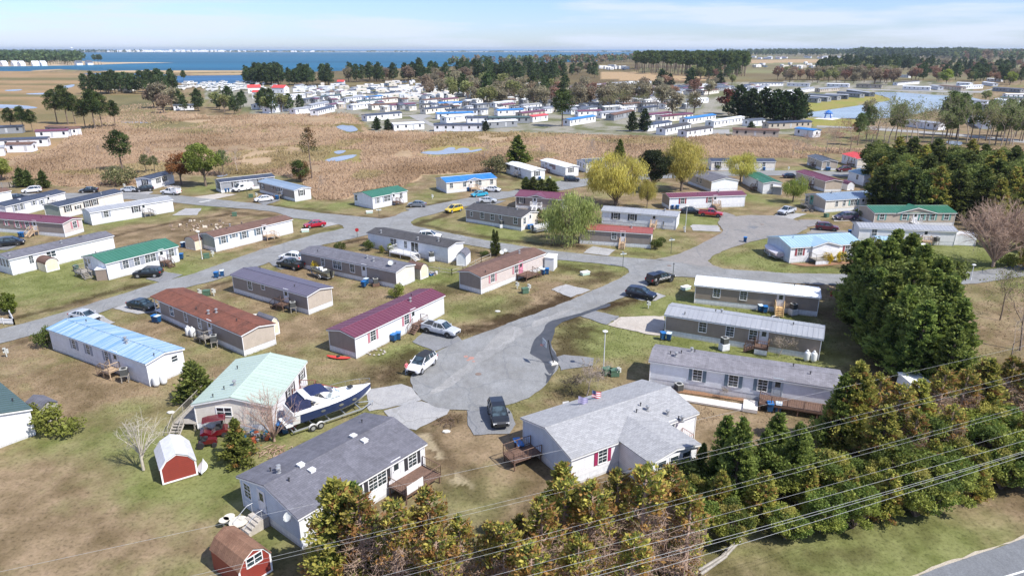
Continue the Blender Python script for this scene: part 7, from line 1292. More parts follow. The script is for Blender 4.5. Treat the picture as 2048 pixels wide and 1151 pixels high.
# hedge of evergreens lower right
gr = 'green evergreens of the roadside hedge'
H_ = [(1385, 1010, .72), (1435, 1030, .85), (1480, 985, .8), (1455, 1085, .8), (1520, 1040, .85), (1560, 985, .8), (1570, 1075, .75), (1610, 1020, .85), (1640, 1060, .75), (1655, 980, .85), (1690, 1030, .8), (1705, 1055, .7), (1730, 990, .85), (1765, 1040, .8), (1790, 985, .85), (1830, 1030, .8), (1850, 975, .9), (1885, 1010, .8), (1910, 960, .9), (1940, 1000, .8), (1965, 945, .9), (2000, 975, .85), (2030, 930, .95), (2045, 965, .85), (2075, 900, 1.0), (2090, 940, .9), (1395, 1080, .6), (1975, 905, .9), (1900, 915, .9), (1830, 930, .9)]
for i, (x, y, s) in enumerate(H_): put((GB[0], CYB[0], GB[1], GB[0], CYB[1], GB[1])[i % 6], 'P', x, y, 'yellowish green evergreen in the hedge along the bottom right verge', 'evergreen_tree', 'tree', gr, s * rr.uniform(.46, .6) * (1, .92, 1.3, 1.25, .9, 1.35)[i % 6], sx=rr.uniform(1.0, 1.25))
put(CYP[0], 'P', 1545, 940, 'upright dark evergreen on the lawn side of the hedge, below the long brown deck', 'evergreen_tree', 'tree', None, .5, sx=1.3); put(CYP[2], 'P', 1600, 945, 'smaller dark evergreen just right of the upright one below the brown deck', 'evergreen_tree', 'tree', None, .36, sx=1.3); put(CYB[0], 'P', 1690, 905, 'tall half green evergreen right of the long brown deck', 'evergreen_tree', 'tree', None, .8); put(CYP[1], 'P', 1665, 905, 'dark tall evergreen at the left end of the browning row', 'evergreen_tree', 'tree', None, .7)
for i, (x, y, s) in enumerate([(1520, 975, .5), (1400, 960, .32), (1580, 990, .6), (1440, 980, .62), (1465, 1010, .7)]): put(CYP[i % 3], 'P', x, y, 'low dark evergreen at the left end of the roadside hedge', 'evergreen_tree', 'tree', 'low evergreens at the hedge end', s)
# browning trees
gr = 'browning half stripped evergreens in the bottom row'
B_ = [(735, 1210, 1.0), (800, 1235, 1.0), (865, 1205, 1.0), (925, 1230, .85), (985, 1235, .82), (1040, 1200, .75), (1080, 1230, 1.0), (1125, 1185, 1.0), (1175, 1205, 1.05), (1225, 1165, 1.0), (1275, 1180, 1.1), (1325, 1140, .95), (1365, 1170, .85), (1010, 1260, .9), (880, 1270, .9), (1150, 1285, .9), (1255, 1270, .85), (1060, 1320, .95)]
for i, (x, y, s) in enumerate(B_): put(CYD[i % 3], 'P', x, y, 'browning evergreen with bare stripped branches along the bottom edge', 'browning_evergreen', 'tree', gr, s * .86, rr.uniform(-.5, .5), sx=1.05)
put(CYB[0], 'P', 690, 1190, 'full green yellow evergreen at the left end of the browning bottom row', 'evergreen_tree', 'tree', None, .80, sx=1.15); put(CYP[1], 'P', 725, 1175, 'dark evergreen second in the browning bottom row', 'evergreen_tree', 'tree', None, .74); put(CYB[1], 'P', 1120, 1120, 'green topped evergreen before the corner of the light grey roofed house', 'evergreen_tree', 'tree', None, .72)
gr = 'browning evergreens right of the brown deck'
for i, (x, y, s) in enumerate([(1735, 900, 1.0), (1775, 915, .95), (1815, 900, .85), (1860, 885, 1.0), (1905, 880, .95), (1945, 870, .95), (1995, 850, .95), (2035, 860, 1.0), (1750, 950, .8), (1810, 950, .8), (1880, 935, .8), (2070, 830, 1.0)]): put(CYD[i % 3] if i % 3 != 2 else CYB[0], 'P', x, y, 'orange brown evergreen thinning out below the right evergreen mass', 'browning_evergreen', 'tree', gr, s * .74, rr.uniform(-.5, .5), sx=1.2)
# --- single trees
W1 = blobby(41, 13.5, 8.0, 17000, ('#d8c95e', '#e2d46a', '#c0b254', '#cfc05c'), 60, .12, .7, .36, droop=.35, trunks=2, solid=.5); W2 = blobby(42, 11, 6.4, 14000, ('#a0a75c', '#aeb468', '#8f9850'), 46, .1, .7, .34, droop=.9, solid=.5)
W3 = blobby(43, 13, 6.7, 13000, ('#d8cc66', '#cabf5c', '#e4d870'), 44, .15, .75, .36, droop=.4, solid=.5); W4 = blobby(44, 9, 5.5, 7500, ('#d4c866', '#c6bc60'), 30, .2, .6, .34, droop=.45, solid=.5); W5 = blobby(45, 7, 3.8, 4500, ('#8f9a42', '#a0a850'), 22, .2, .7, .3, droop=.5, solid=.5)
put(W1, 'M3', 1710, 445, 'huge golden yellow willow right of the grey carport roof', 'willow_tree', 'tree', None, 1.08); put(W2, 'M3', 1365, 745, 'drooping green willow on the grass island beside the boat', 'willow_tree', 'tree'); put(W3, 'M4', 645, 402, 'bright yellow willow behind the white home with maroon roof', 'willow_tree', 'tree', None, 1.1)
put(W4, 'M4', 1110, 345, 'small yellow willow in front of the cream home with navy roof', 'willow_tree', 'tree'); put(W5, 'M4', 1530, 490, 'small yellow green tree left of the tan home with maroon roof', 'tree', 'tree'); put(W4, 'M3', 1960, 460, 'narrow yellow tree right of the huge golden willow', 'willow_tree', 'tree', None, .8, sx=.6)
DP = blobby(51, 13, 5.2, 9000, ('#3f4a2c', '#4d5833', '#364226'), 36, .15, .75, .4); put(DP, 'M4', 425, 412, 'dark rounded pine between the two yellow willows', 'pine_tree', 'tree', None, 1.0, sx=.95)
CN = conifer(52, 8, 2.9, 3000, cols=('#4a5a2a', '#66742f', '#7c863a'), sz=.45, narrow=.9); put(CN, 'M4', 155, 152, 'small pointed pine at the marsh edge above the golden willow', 'pine_tree', 'tree', None, .85); put(CN, 'M3', 935, 118, 'pointed pine behind the small white roofed pair by the marsh', 'pine_tree', 'tree', None, 1.2, sx=1.3)
for x, y, s in [(1000, 318, .55), (1060, 325, .6), (1120, 335, .55), (1180, 338, .6), (1220, 342, .5)]: put(CYL[0], 'M3', x, y, 'low spreading cedar in the row behind the maroon roofed dormer house', 'cedar_bush', 'bush', 'low cedars behind the dormer house', s * .55, sx=1.6)
P1 = [pine(s, 14, 3.4, 3200, bare_f=.42) for s in (61, 62)]; P2 = pine(63, 16, 3.0, 900, ('#6a6338', '#8a6a3c', '#565a34'), .52, .42, clumps=12); P3 = blobby(64, 12, 5.0, 7000, ('#86903c', '#7a8438', '#98a048'), 30, .22, .75, .4); P4 = blobby(65, 9.5, 4.0, 4500, ('#9a5f38', '#8a5434', '#7c5a3a'), 24, .2, .8, .38); P5 = pine(66, 8, 2.6, 1200, ('#7f8858', '#6f7a4a'), .45, .4, clumps=14)
put(P1[0], 'M1', 975, 172, 'lone tall pine with flat tufts standing in the reeds at left', 'pine_tree', 'tree', None, .95, sx=1.15); put(P4, 'M1', 1440, 275, 'rust brown tree beside the small white home with dark roof', 'tree', 'tree'); put(P3, 'M1', 1633, 285, 'broad yellow green pine behind the rust brown tree', 'pine_tree', 'tree', None, 1.03); put(P5, 'M1', 1775, 205, 'small thin pine right of the broad yellow green pine', 'pine_tree', 'tree')
put(P2, 'M2', 890, 235, 'tall sparse half dead pine with long bare trunk in the marsh', 'pine_tree', 'tree'); put(blobby(67, 6.5, 3.2, 3600, ('#66743a', '#56632f', '#8a6a44'), 22, .1, .9, .34), 'M2', 800, 252, 'bushy pine right of the taupe home with steel roof', 'pine_tree', 'tree')
BU = [blobby(s, 2.2, 1.7, 1500, c, 14, .02, .85, .2) for s, c in ((71, ('#8d9440', '#a3a84a')), (72, ('#5e6b30', '#6f7c38')), (73, ('#e0c51e', '#d8b818')), (74, ('#7a7a50', '#8d8a60')))]
for reg, x, y, k, s, sx, lb in [('Z2', 350, 335, 0, 1.25, 1.2, 'large yellow green shrub in front of the small grey wooden shed'), ('Z2', 215, 290, 0, 1.0, .8, 'smaller yellow green shrub left of the small grey wooden shed'), ('Z1', 275, 550, 1, 1.2, .8, 'dark shrub at the left end of the faded blue roofed home'), ('Z3', 555, 272, 0, .95, .9, 'round yellow green bush with dark shadow above the maroon roof'),
                             ('Z1', 1825, 120, 2, .8, .8, 'yellow blooming bush behind the small fishing boat'), ('M5', 420, 978, 2, .85, .75, 'left yellow blooming bush before the pale blue roofed house'), ('M5', 532, 972, 2, .9, .7, 'right yellow blooming bush before the pale blue roofed house'), ('M2', 1115, 800, 1, .8, 1.0, 'green bush inside the yard left of the dark shingle roof'), ('M2', 1340, 795, 1, 1.0, .7, 'green bush against the left end of the home with white deck'),
                             ('M2', 1445, 812, 0, .6, .8, 'small yellow bush against the home with white deck'), ('M2', 1515, 820, 0, .85, .7, 'taller yellow bush beside the white deck'), ('M4', 440, 862, 1, .9, .9, 'dark round bush at the right end of the brick red roofed home'), ('M4', 478, 840, 1, .8, .9, 'second dark bush at the right end of the brick red roofed home'), ('M5', 1850, 1000, 0, 1.0, 1.3, 'low yellow green shrub beside the big bare tree'),
                             ('M3', 670, 840, 1, .5, 1.1, 'low green bush right of the pale blue barn shed'), ('M3', 770, 100 + 80, 3, 2.2, 1.3, 'brownish thicket behind the blue roofed house'), ('M1', 960, 278, 3, 2.2, 1.2, 'grey green thicket at the reed edge by the silver sedan'), ('M3', 1155, 590, 1, 1.8, .8, 'tall dark green shrub at the cream gable end'), ('Z4', 1330, 60 + 0, 3, .01, 1, ''), ('P', 1362, 985, 1, 1.4, 1.1, 'dark green shrub at the right corner of the light grey roofed house'),
                             ('Z1', 60, 368, 0, 1.0, 1.0, ''), ('M5', 700, 620, 1, 1.2, 1.2, 'dark shrub at the left end of the sea green roofed house'), ('M4', 935, 238, 1, 1.0, .8, 'dark shrub at the left end of the cream home with navy roof'), ('Z1', 1100, 905, 1, .01, 1, '')]:
    if lb: put(BU[k], reg, x, y, lb, 'bush', 'bush', None, s, sx=sx)
HG = blobby(75, 3.4, 1.1, 4200, ('#7f8a34', '#6d7a2e'), 40, -.1, 1.3, .2); put(HG, 'Z1', 60, 362, 'clipped tall green hedge at the left edge by the picket fence', 'hedge', 'hedge', None, 1.0, 0, sx=1.25)
for x, y, lb in [(745, 835, 'left narrow dark cypress inside the rail fence'), (770, 838, 'right narrow brownish cypress inside the rail fence')]: put(CYL[1], 'M3', x, y, lb, 'cypress_tree', 'tree', None, .42 if x < 750 else .4, sx=.5)
JN = conifer(76, 4.5, 1.9, 1800, cols=('#44542c', '#5c6b34', '#6c7840'), sz=.36); 
for x, y, s, lb in [(180, 292, 1.15, 'left dark juniper of the upper left pair'), (235, 290, 1.0, 'right dark juniper of the upper left pair'), (355, 302, 1.05, 'lone dark juniper right of the upper left pair')]: put(JN, 'M1', x, y, lb, 'juniper_tree', 'tree', None, s)
put(blobby(77, 6.5, 3.4, 3200, ('#98a04a', '#a8ad55'), 20, .2, .7, .36), 'M1', 20, 240, 'yellow green tree at the left edge of the marsh', 'tree', 'tree'); put(P5, 'M1', 1160, 185, 'small yellow green pine behind the small white home', 'pine_tree', 'tree', None, .75); put(P5, 'M1', 1230, 175, 'second small yellow green pine behind the small white home', 'pine_tree', 'tree', None, .65)
EV = conifer(78, 5.5, 2.2, 2400, cols=('#5a6a34', '#76843c', '#8a9446'), sz=.34, narrow=.8); put(EV, 'Z2', 1130, 150, 'bushy pine beside the grey side deck', 'pine_tree', 'tree', None, .85, sx=1.25); CD = conifer(79, 6, 2.6, 3200, cols=('#4f5c26', '#6c7430', '#7f8238'), dead=.1, sz=.34, narrow=1.3, tip=.1); put(CD, 'Z2', 1375, 490, 'spreading juniper with a pointed top beside the dark red golf cart', 'juniper_tree', 'tree', None, .72, sx=1.2)
B1 = fan(81, 6.8, 2.6, 16, mplain('bark_pale', '#b8b0a2', .9), mplain('bark_pale', ''), 2.0, 7, 4); put(B1, 'Z2', 825, 542, 'pale leafless tree on the lawn left of the red barn shed', 'bare_tree', 'tree', None, .86); B2 = fan(82, 6, 3.2, 26, mplain('bark_pinkish', '#a58c7c', .9), mplain('twig_rosy', '#c2a298', .9), .5, 8, 6); put(B2, 'Z2', 1575, 378, 'leafless forked shrub with pinkish twigs before the pale gable wall', 'bare_tree', 'tree', None, .95, sx=.95)
B3 = fan(83, 11.5, 6.4, 70, BARKR, mplain('twig_pinkish', '#b39a88', .9), 1.3, 12, 9); put(B3, 'M5', 1735, 1005, 'big round leafless tree beside the long pale grey roof', 'bare_tree', 'tree'); B4 = bare(84, 4.2, .9, 4, 5, BARKL, r0=.08, buds='#8f8a4a', budn=1, bs=.08)
put(B4, 'Z3', 1650, 838, 'small leafless tree above the flags', 'bare_tree', 'tree', None, 1.0, sx=1.2); put(B4, 'Z5', 1025, 612, 'small leafless shrub right of the dark brown porch', 'bare_tree', 'tree', None, .75); put(B4, 'Z5', 705, 848, 'tuft of dry ornamental stems before the slate shuttered home', 'dry_shrub', 'bush', None, .35); put(bare(85, 2.5, .9, 3, 5, BARKD, r0=.05), 'Z3', 1570, 830, 'dark tangled twiggy bush left of the small leafless tree', 'dry_shrub', 'bush', None, 1.0, sx=1.4)
BR = [bare(86, 8, .7, 4, 4, BARKL, r0=.13), bare(87, 8, .7, 4, 4, BARKR, r0=.14, buds='#9c5248', budn=2, bs=.2), bare(88, 9, .6, 4, 4, BARK, r0=.14, buds='#8d9450', budn=2, bs=.2)]
for reg, x, y, k, s, lb in [('M1', 1885, 180, 0, 1.0, 'leafless tree between the thin pine and the grey home with black roof'), ('F1', 1250, 1060, 0, .6, 'leafless tree in the reeds left of the rust tree'), ('M2', 940, 330, 0, .55, 'small leafless snag at the reed edge'), ('F4', 1650, 1030, 0, 1.1, 'leafless tree in the reeds above the cream home with navy roof'), ('F5', 340, 985, 1, .9, 'small red budding maple in the reeds at right'), ('F5', 620, 1000, 1, 1.5, 'large red budding maple behind the coral red roof'), ('F5', 420, 1010, 0, 1.3, 'tall leafless tree between the two red maples'),
                         ('F5', 150, 1040, 0, 1.0, 'leafless tree left of the small red maple'), ('F5', 530, 1010, 1, 1.1, 'narrow reddish tree left of the large red maple'), ('F3', 1195, 1045, 0, .6, 'leafless tree in the marsh behind the small white pair'), ('F3', 1525, 1050, 0, .9, 'leafless tree in the marsh above the golden willow'), ('F3', 690, 1050, 0, .8, 'thin leafless snag in the marsh right of the pool'), ('F1', 785, 1030, 0, .5, 'leafless snag in the reeds at left'), ('F5', 740, 1000, 2, 1.1, 'grey green budding tree right of the large red maple'), ('Z1', 3000, 0, 0, 0, '')]:
    if lb: put(BR[k], reg, x, y, lb, 'bare_tree', 'tree', None, s)
put(BR[2], 'P', 2040, 700, 'leafless tree with pale green buds at the right edge behind the hedge', 'bare_tree', 'tree', None, 1.2); put(BR[0], 'P', 2010, 740, 'leafless pale tree at the right edge behind the hedge', 'bare_tree', 'tree', None, 1.0); put(BR[2], 'P', 2000, 640, 'white flecked budding tree at the right edge by the road', 'bare_tree', 'tree', None, .9)
# --- reeds
g = np.random.default_rng(3); N = 90000; px_ = g.uniform(-60, 2110, N * 3); py_ = 205 + (400 - 205) * g.random(N * 3) ** .8
jit = fbm(px_, py_ * 3, 40, 71, 3)
dzz = -sp - (py_ - 575.5) / F * cp; tt = -HC / dzz; X_ = (px_ - CX) / F * tt; Y_ = (cp - (py_ - 575.5) / F * sp) * tt
ok = inpoly(px_ + (jit - .5) * 14, py_ + (jit - .5) * 8, REEDS) & (fbm(X_, Y_, 16, 72, 3) > .30)
for reg, pts in [('F2', [(1090, 790), (1160, 765), (1330, 780), (1330, 840), (1200, 850)]), ('F2', [(1000, 1080), (1090, 975), (1320, 985), (1320, 1090)]), ('F3', [(120, 1030), (220, 985), (400, 945), (560, 955), (720, 965), (640, 1010), (330, 1035)]), ('F1', [(-200, 600), (350, 600), (350, 650), (-200, 650)])]: ok &= ~inpoly(px_, py_, PX(reg, pts))
ok &= ~inpoly(px_, py_, [(590, 330), (640, 330), (640, 345), (590, 345)])
X_, Y_ = X_[ok][:N], Y_[ok][:N]; n = len(X_); hgt = g.uniform(.25, 1.15, n) * (.6 + .8 * fbm(X_, Y_, 9, 73, 3)); wd = g.uniform(.14, .42, n) * (1 + Y_ / 500); a = g.random(n) * 3.14; dx = np.cos(a) * wd / 2; dy = np.sin(a) * wd / 2; lx = g.normal(size=n) * .5; ly = g.normal(size=n) * .5 + .5; hgt *= .8
V = np.stack([np.stack([X_ - dx, Y_ - dy, np.full(n, -.1)], 1), np.stack([X_ + dx, Y_ + dy, np.full(n, -.1)], 1), np.stack([X_ + dx * .5 + lx, Y_ + dy * .5 + ly, hgt], 1), np.stack([X_ - dx * .6 + lx, Y_ - dy * .6 + ly, hgt * .93], 1)], 1).reshape(-1, 3)
t1 = np.clip((fbm(X_, Y_, 26, 74, 4) - .35) * 2.6, 0, 1)[:, None]; col = (c3('#c4ab90', .95) * (1 - t1) + c3('#a68c70', .9) * t1) * (1 + .06 * (g.random((n, 1)) - .5)); grn_ = (fbm(X_, Y_, 34, 75, 3) > .62)[:, None]; col = np.where(grn_, col * np.array([.88, .97, .8]), col)
me = fastmesh('reeds', V, np.arange(n * 4).reshape(-1, 4), DRY, np.repeat(col, 4, 0)); o = link('reeds', me); tag(o, 'dry tan reeds filling the marsh behind the homes', 'reeds', kind='stuff')
# --- lawn tufts near the camera
N = 45000; px_ = g.uniform(-30, 2080, N * 2); py_ = 480 + 720 * g.random(N * 2) ** 1.0; dzz = -sp - (py_ - 575.5) / F * cp; tt = -HC / dzz; X_ = (px_ - CX) / F * tt; Y_ = (cp - (py_ - 575.5) / F * sp) * tt
bad = inpoly(px_, py_, R1) | inpoly(px_, py_, CUL2)
for o_ in list(COL.objects):
    if o_.name.startswith(('driveway', 'mulch', 'planting')) or o_.name in ('road', 'road.001', 'road.002', 'gravel_shoulder'):
        for p_ in o_.data.polygons: bad |= inpoly(X_, Y_, [tuple(o_.data.vertices[i].co[:2]) for i in p_.vertices])
ok = ~bad & (fbm(X_, Y_, 3, 81, 3) > .44) & (Y_ > 63); X_, Y_ = X_[ok][:N], Y_[ok][:N]; n = len(X_)
iy = np.clip(np.searchsorted(ys, Y_), 0, nr - 1); ix = np.clip(np.searchsorted(us, X_ / (Y_ + 10)), 0, nc - 1); col = C[iy, ix] * (1 + .5 * (g.random((n, 1)) - .45)) * 1.35
hgt = g.uniform(.01, .055, n); wd = g.uniform(.05, .13, n) * np.clip(Y_ / 90, .45, 1.6); hgt *= np.clip(Y_ / 90, .4, 1.3); a = g.random(n) * 3.14; dx = np.cos(a) * wd; dy = np.sin(a) * wd
V = np.stack([np.stack([X_ - dx, Y_ - dy, np.full(n, -.06)], 1), np.stack([X_ + dx, Y_ + dy, np.full(n, -.06)], 1), np.stack([X_ + dx * .7, Y_ + dy * .7 + .12, hgt], 1), np.stack([X_ - dx * .7, Y_ - dy * .7 + .12, hgt * .8], 1)], 1).reshape(-1, 3)
tag(link('grass', fastmesh('grass', V, np.arange(n * 4).reshape(-1, 4), DRY, np.repeat(col, 4, 0))), 'patchy tufts of dry and green grass on the lawns', 'grass', kind='stuff')
# ================================================================ FAR PARK
rr = random.Random(9)
def scat(reg, poly, n):
    P = PX(reg, poly); x0 = min(p[0] for p in P); x1 = max(p[0] for p in P); y0 = min(p[1] for p in P); y1 = max(p[1] for p in P); out = []
    while len(out) < n:
        x, y = rr.uniform(x0, x1), rr.uniform(y0, y1)
        if inpoly(x, y, P): out.append((x, y))
    return sorted(out, key=lambda p: p[1])
FW = MB().box(-.45, -.05, -.6, .45, .02, .6).mesh('window', mplain('far_window', '#2d333b', .3, .2)); FD = MB().box(-.45, -.05, -1, .45, .02, 1).mesh('door', mplain('far_door', '#b9bcc0', .6))
RN = {'n': ('navy', 'navy roof'), 'w': ('white', 'white roof'), 'g': ('steel', 'pale grey roof'), 'd': ('greyd2', 'dark grey roof'), 'b': ('blue', 'blue roof'), 'm': ('maroon', 'maroon roof'), 'G': ('teal', 'teal green roof'), 'B': ('brown', 'brown roof'), 'r': ('red', 'red roof'), 'k': ('black', 'charcoal roof')}
WN = {'w': ('white', 'White'), 'c': ('cream', 'Cream'), 't': ('beige', 'Beige'), 'g': ('grey', 'Grey'), 'x': ('dark', 'Dark walled'), 'p': ('pink', 'Pinkish')}
def far(reg, ax, ay, bx, by, rk='g', wk='w', W=4.8, where='in the crowded park beyond the marsh', eave=3.0, nm='mobile_home', pitch=.2):
    A = G(reg, ax, ay); B = G(reg, bx, by); d = B - A; L = d.length; o = thing(nm, (A.x, A.y, 0), math.atan2(d.y, d.x), f'{WN[wk][1].lower()} mobile home with {RN[rk][1]} {where}', 'mobile home', 'mobile homes beyond the marsh'); rise = pitch * W / 2
    MB().extr_x([(0, 0), (W, 0), (W, eave), (W / 2, eave + rise), (0, eave)], 0, L).build('wall', SID[WN[wk][0]], o); z = .02; h = .3
    MB().extr_x([(-h, eave - .05), (W / 2, eave + rise + z), (W + h, eave - .05), (W + h, eave + .13), (W / 2, eave + rise + .2), (-h, eave + .13)], -h, L + h).build('roof', ROOFS[RN[rk][0]], o)
    n = max(2, int(L / 3.6))
    for i in range(n): link('door' if i == n // 2 else 'window', FD if i == n // 2 else FW, o, Matrix.Translation((L * (i + .5) / n + random.uniform(-.4, .4), 0, 1.5 if i == n // 2 else 1.9)))
    link('window', FW, o, Matrix.Translation((L, W / 2, 1.9)) @ Matrix.Rotation(R(90), 4, 'Z')); link('window', FW, o, Matrix.Translation((0, W / 2, 1.9)) @ Matrix.Rotation(R(-90), 4, 'Z')); return o
for s_ in '''1370,748,1655,722,n,w 1590,828,1838,814,w,w 1918,830,2310,830,n,w 568,684,735,662,g,w 480,652,618,627,b,w 785,692,915,677,g,w 915,657,1060,627,g,w 970,702,1105,667,n,w 1085,652,1190,632,m,w 1255,657,1400,637,w,w 1310,622,1500,604,G,w 1410,657,1630,642,B,c 1575,657,1770,642,m,w
1850,690,2060,670,n,c 1945,732,2240,722,b,w 1840,612,1995,597,B,w 1200,597,1340,577,g,w 1010,582,1150,567,G,w 1370,587,1500,572,b,w 1500,604,1620,592,B,c 730,572,865,557,w,w 870,604,960,592,d,g 640,624,740,606,k,g 2020,765,2240,740,w,w 2015,700,2275,698,n,w 2190,768,2370,764,n,w 2365,768,2700,764,G,g 2345,808,2600,792,w,g
2440,704,2650,694,b,w 2640,728,2830,704,m,t 2725,758,2850,742,r,w 3030,788,3240,752,b,w 3100,712,3290,704,m,w 3020,692,3170,664,n,w 3290,724,3500,712,g,w 3390,744,3560,704,B,g 1990,608,2120,592,m,c 1960,638,2150,632,b,w 2190,618,2320,602,w,w 2270,654,2370,644,d,g 2420,638,2570,622,w,w 2485,654,2585,642,m,p 2650,658,2800,642,g,w
2590,578,2790,572,g,w 2970,588,3090,582,d,w 3080,604,3205,597,g,c 3200,608,3315,602,g,w 2830,564,2950,557,d,w 3290,564,3410,552,d,c 3400,562,3500,557,g,w 3480,579,3600,572,d,w 2900,532,3040,524,n,t 3050,535,3200,526,d,w 3210,522,3330,512,k,w 3330,518,3460,508,d,t 3470,500,3600,492,k,c'''.split():
    a = s_.split(','); far('F2', *[float(x) for x in a[:4]], a[4], a[5])
for s_ in '''390,832,585,802,n,w 535,862,740,822,k,w 710,884,920,852,k,w 715,777,945,742,b,w 930,802,1180,762,w,w 1225,792,1350,782,d,w 1378,817,1730,802,n,t 1590,862,1740,882,b,w 1085,870,1460,882,B,t 395,742,585,722,m,w 510,757,760,732,m,c 40,722,250,702,g,w 150,567,255,552,d,w 245,567,340,562,m,t 340,577,430,567,m,w 430,562,540,542,k,w
540,557,670,540,g,w 740,527,850,517,k,t 850,532,975,517,B,c 1140,532,1255,527,g,w 1280,549,1400,532,w,w 1375,557,1520,537,w,w 1500,540,1620,522,w,w 1645,515,1755,500,g,w 1800,512,1960,500,g,t 440,500,600,492,g,w 600,500,800,484,n,g 810,478,920,470,w,w 960,500,1100,490,d,g 1240,462,1500,458,d,w 1530,462,1710,466,g,w 1290,505,1350,500,g,w 240,450,420,446,w,w 100,460,240,452,g,w 0,470,90,460,m,w
1480,600,1690,607,d,g 1530,582,1780,598,d,g 1640,572,1860,587,g,g 1700,560,1940,576,d,g 1840,560,2025,567,g,x'''.split():
    a = s_.split(','); far('F4', *[float(x) for x in a[:4]], a[4], a[5], where='by the woods and pond at upper right' if float(a[1]) < 620 else 'beyond the right part of the marsh')
for s_ in '''510,540,700,556,d,g 590,520,775,546,g,x 1050,489,1275,496,w,w 1277,480,1340,492,g,w 670,474,880,480,k,t 430,466,610,471,w,w 110,462,290,466,g,w 1785,500,2015,515,d,g 1530,487,1710,480,w,w 1400,600,1740,622,g,w 1380,655,1660,700,d,g 1430,630,1840,662,g,t 1760,640,1945,660,g,w 1800,600,2035,640,w,w 1850,585,2300,600,G,c 1075,790,1340,822,g,w 1470,700,1640,735,w,w 1560,735,1690,810,w,w
1000,388,1100,392,d,w 1110,370,1200,368,g,w 1010,455,1190,440,k,w 1340,480,1530,498,B,t 1490,455,1600,460,w,w 1600,350,1780,352,w,c 1740,420,1860,424,w,w 1940,340,2300,352,B,c 1700,450,1790,462,w,w 1620,238,1720,240,B,w 1900,560,2300,560,w,w'''.split():
    a = s_.split(','); far('F5', *[float(x) for x in a[:4]], a[4], a[5], where='around the pond at right')
for s_ in '''-150,858,190,845,n,g 0,968,395,952,n,w 60,1005,265,1000,B,w -200,1045,42,1030,g,w 300,890,565,880,m,w 590,866,672,858,B,w 380,850,590,862,B,g 1425,660,1590,655,d,w'''.split():
    a = s_.split(','); far('F1', *[float(x) for x in a[:4]], a[4], a[5], where='at the far left edge of the marsh')
fl_ = scat('F3', [(-900, 470), (0, 450), (1000, 480), (2000, 470), (3000, 460), (3000, 500), (2200, 560), (1800, 640), (1500, 700), (300, 700), (-700, 640)], 150) + scat('F3', [(1200, 480), (2000, 465), (3000, 460), (3000, 500), (2300, 540), (1800, 620), (1250, 640)], 95)
fl_.sort(key=lambda q: q[1]); KM = list('gwddnBmgwk'); mw = MB(); mr = MB()
for i, (x, y) in enumerate(fl_):
    L_ = rr.uniform(34, 62) * y / 600; X4, Y4 = (x - 800) * 4.096, (y - 60) * 4.096
    if i >= 155: far('F3', X4, Y4, X4 + L_ * 2.6, Y4 - L_ * .22, rr.choice(KM), rr.choice('wwwctg'), where='packed among the rows of the far park'); continue
    A = U(x, y); B = G('F3', X4 + L_ * 2.6, Y4 - L_ * .22); d = B - A; M = Matrix.Translation(A) @ Matrix.Rotation(math.atan2(d.y, d.x), 4, 'Z'); L = d.length; k = rr.randrange(3)
    mw.extr_x([(0, 0), (4.8, 0), (4.8, 3), (2.4, 3.5), (0, 3)], 0, L, k, M); mr.extr_x([(-.3, 2.95), (2.4, 3.52), (5.1, 2.95), (5.1, 3.13), (2.4, 3.7), (-.3, 3.13)], -.3, L + .3, rr.randrange(6), M)
    for q in range(4): mw.box(L * (q + .4) / 4, -.04, 1.4, L * (q + .4) / 4 + .9, .02, 2.4, 3, M)
o = mw.build('distant_homes', [SID['white'], SID['cream'], SID['coolshade'], GLASS]); tag(o, 'crowded tiny homes in the deepest rows of the far park', kind='stuff'); mr.build('roof', [ROOFS[k] for k in ('steel', 'white', 'greyd2', 'navy', 'brown', 'maroon')], o)
for k in range(22): x = -500 + (k % 8) * 175 + rr.uniform(-25, 25); y = 600 + (k // 8) * 34 + rr.uniform(-6, 6); far('F4', x, y + 12, x + rr.uniform(110, 150), y, rr.choice(KM), rr.choice('wwcwg'), where='in the rows behind the thin leafless trees')
# red roofed club house
for ax, ay, bx, by, W, e in ((395, 520, 500, 518, 8, 4.8), (590, 518, 690, 520, 8, 4.6), (430, 545, 530, 545, 5, 3.4), (1125, 452, 1180, 452, 6, 3.5)): far('F2', ax, ay, bx, by, 'r', 'w', W, 'among the white trailers by the marina', e, 'club_house', .55)
o = far('F2', 430, 562, 728, 556, 'w', 'w', 2.2, 'low and wall like below the red roofed buildings', 2.2)
# trailers and boats: many small white things
RVK = []
for k, (L, Wd, H_, c_) in enumerate([(8, 2.6, 3.1, '#dddddd'), (10, 2.6, 3.6, '#e3e3e0'), (7, 2.5, 2.9, '#c8cdd2'), (9, 2.6, 3.4, '#d6cfc4'), (6, 2.3, 2.2, '#5c6b80')]):
    b = MB().loft([[(x, -Wd / 2, .5), (x, -Wd / 2, z), (x, Wd / 2, z), (x, Wd / 2, .5)] for x, z in ((-L / 2, H_ - .3), (-L / 2 + .3, H_), (L / 2 - .8, H_), (L / 2, H_ * .6))], 0); b.box(-L / 2 + .8, -Wd / 2 - .02, 1.3, L / 2 - 1.2, Wd / 2 + .02, 1.6, 1); b.box(-1, -Wd / 2 - .03, 1.7, .6, Wd / 2 + .03, 2.2, 2); b.lathe([(.35, -Wd / 2), (.35, Wd / 2)], 8, 2, Matrix.Translation((0, 0, .35)) @ Matrix.Rotation(R(90), 4, 'X'))
    RVK.append([('camper', b.mesh('camper', [mplain('rv' + c_, c_, .5, .1), mplain('rv_stripe%d' % k, ['#6b7f94', '#8a6f5a', '#55606b', '#7b8f6e', '#3a4656'][k], .5), GLASS]), None, [])])
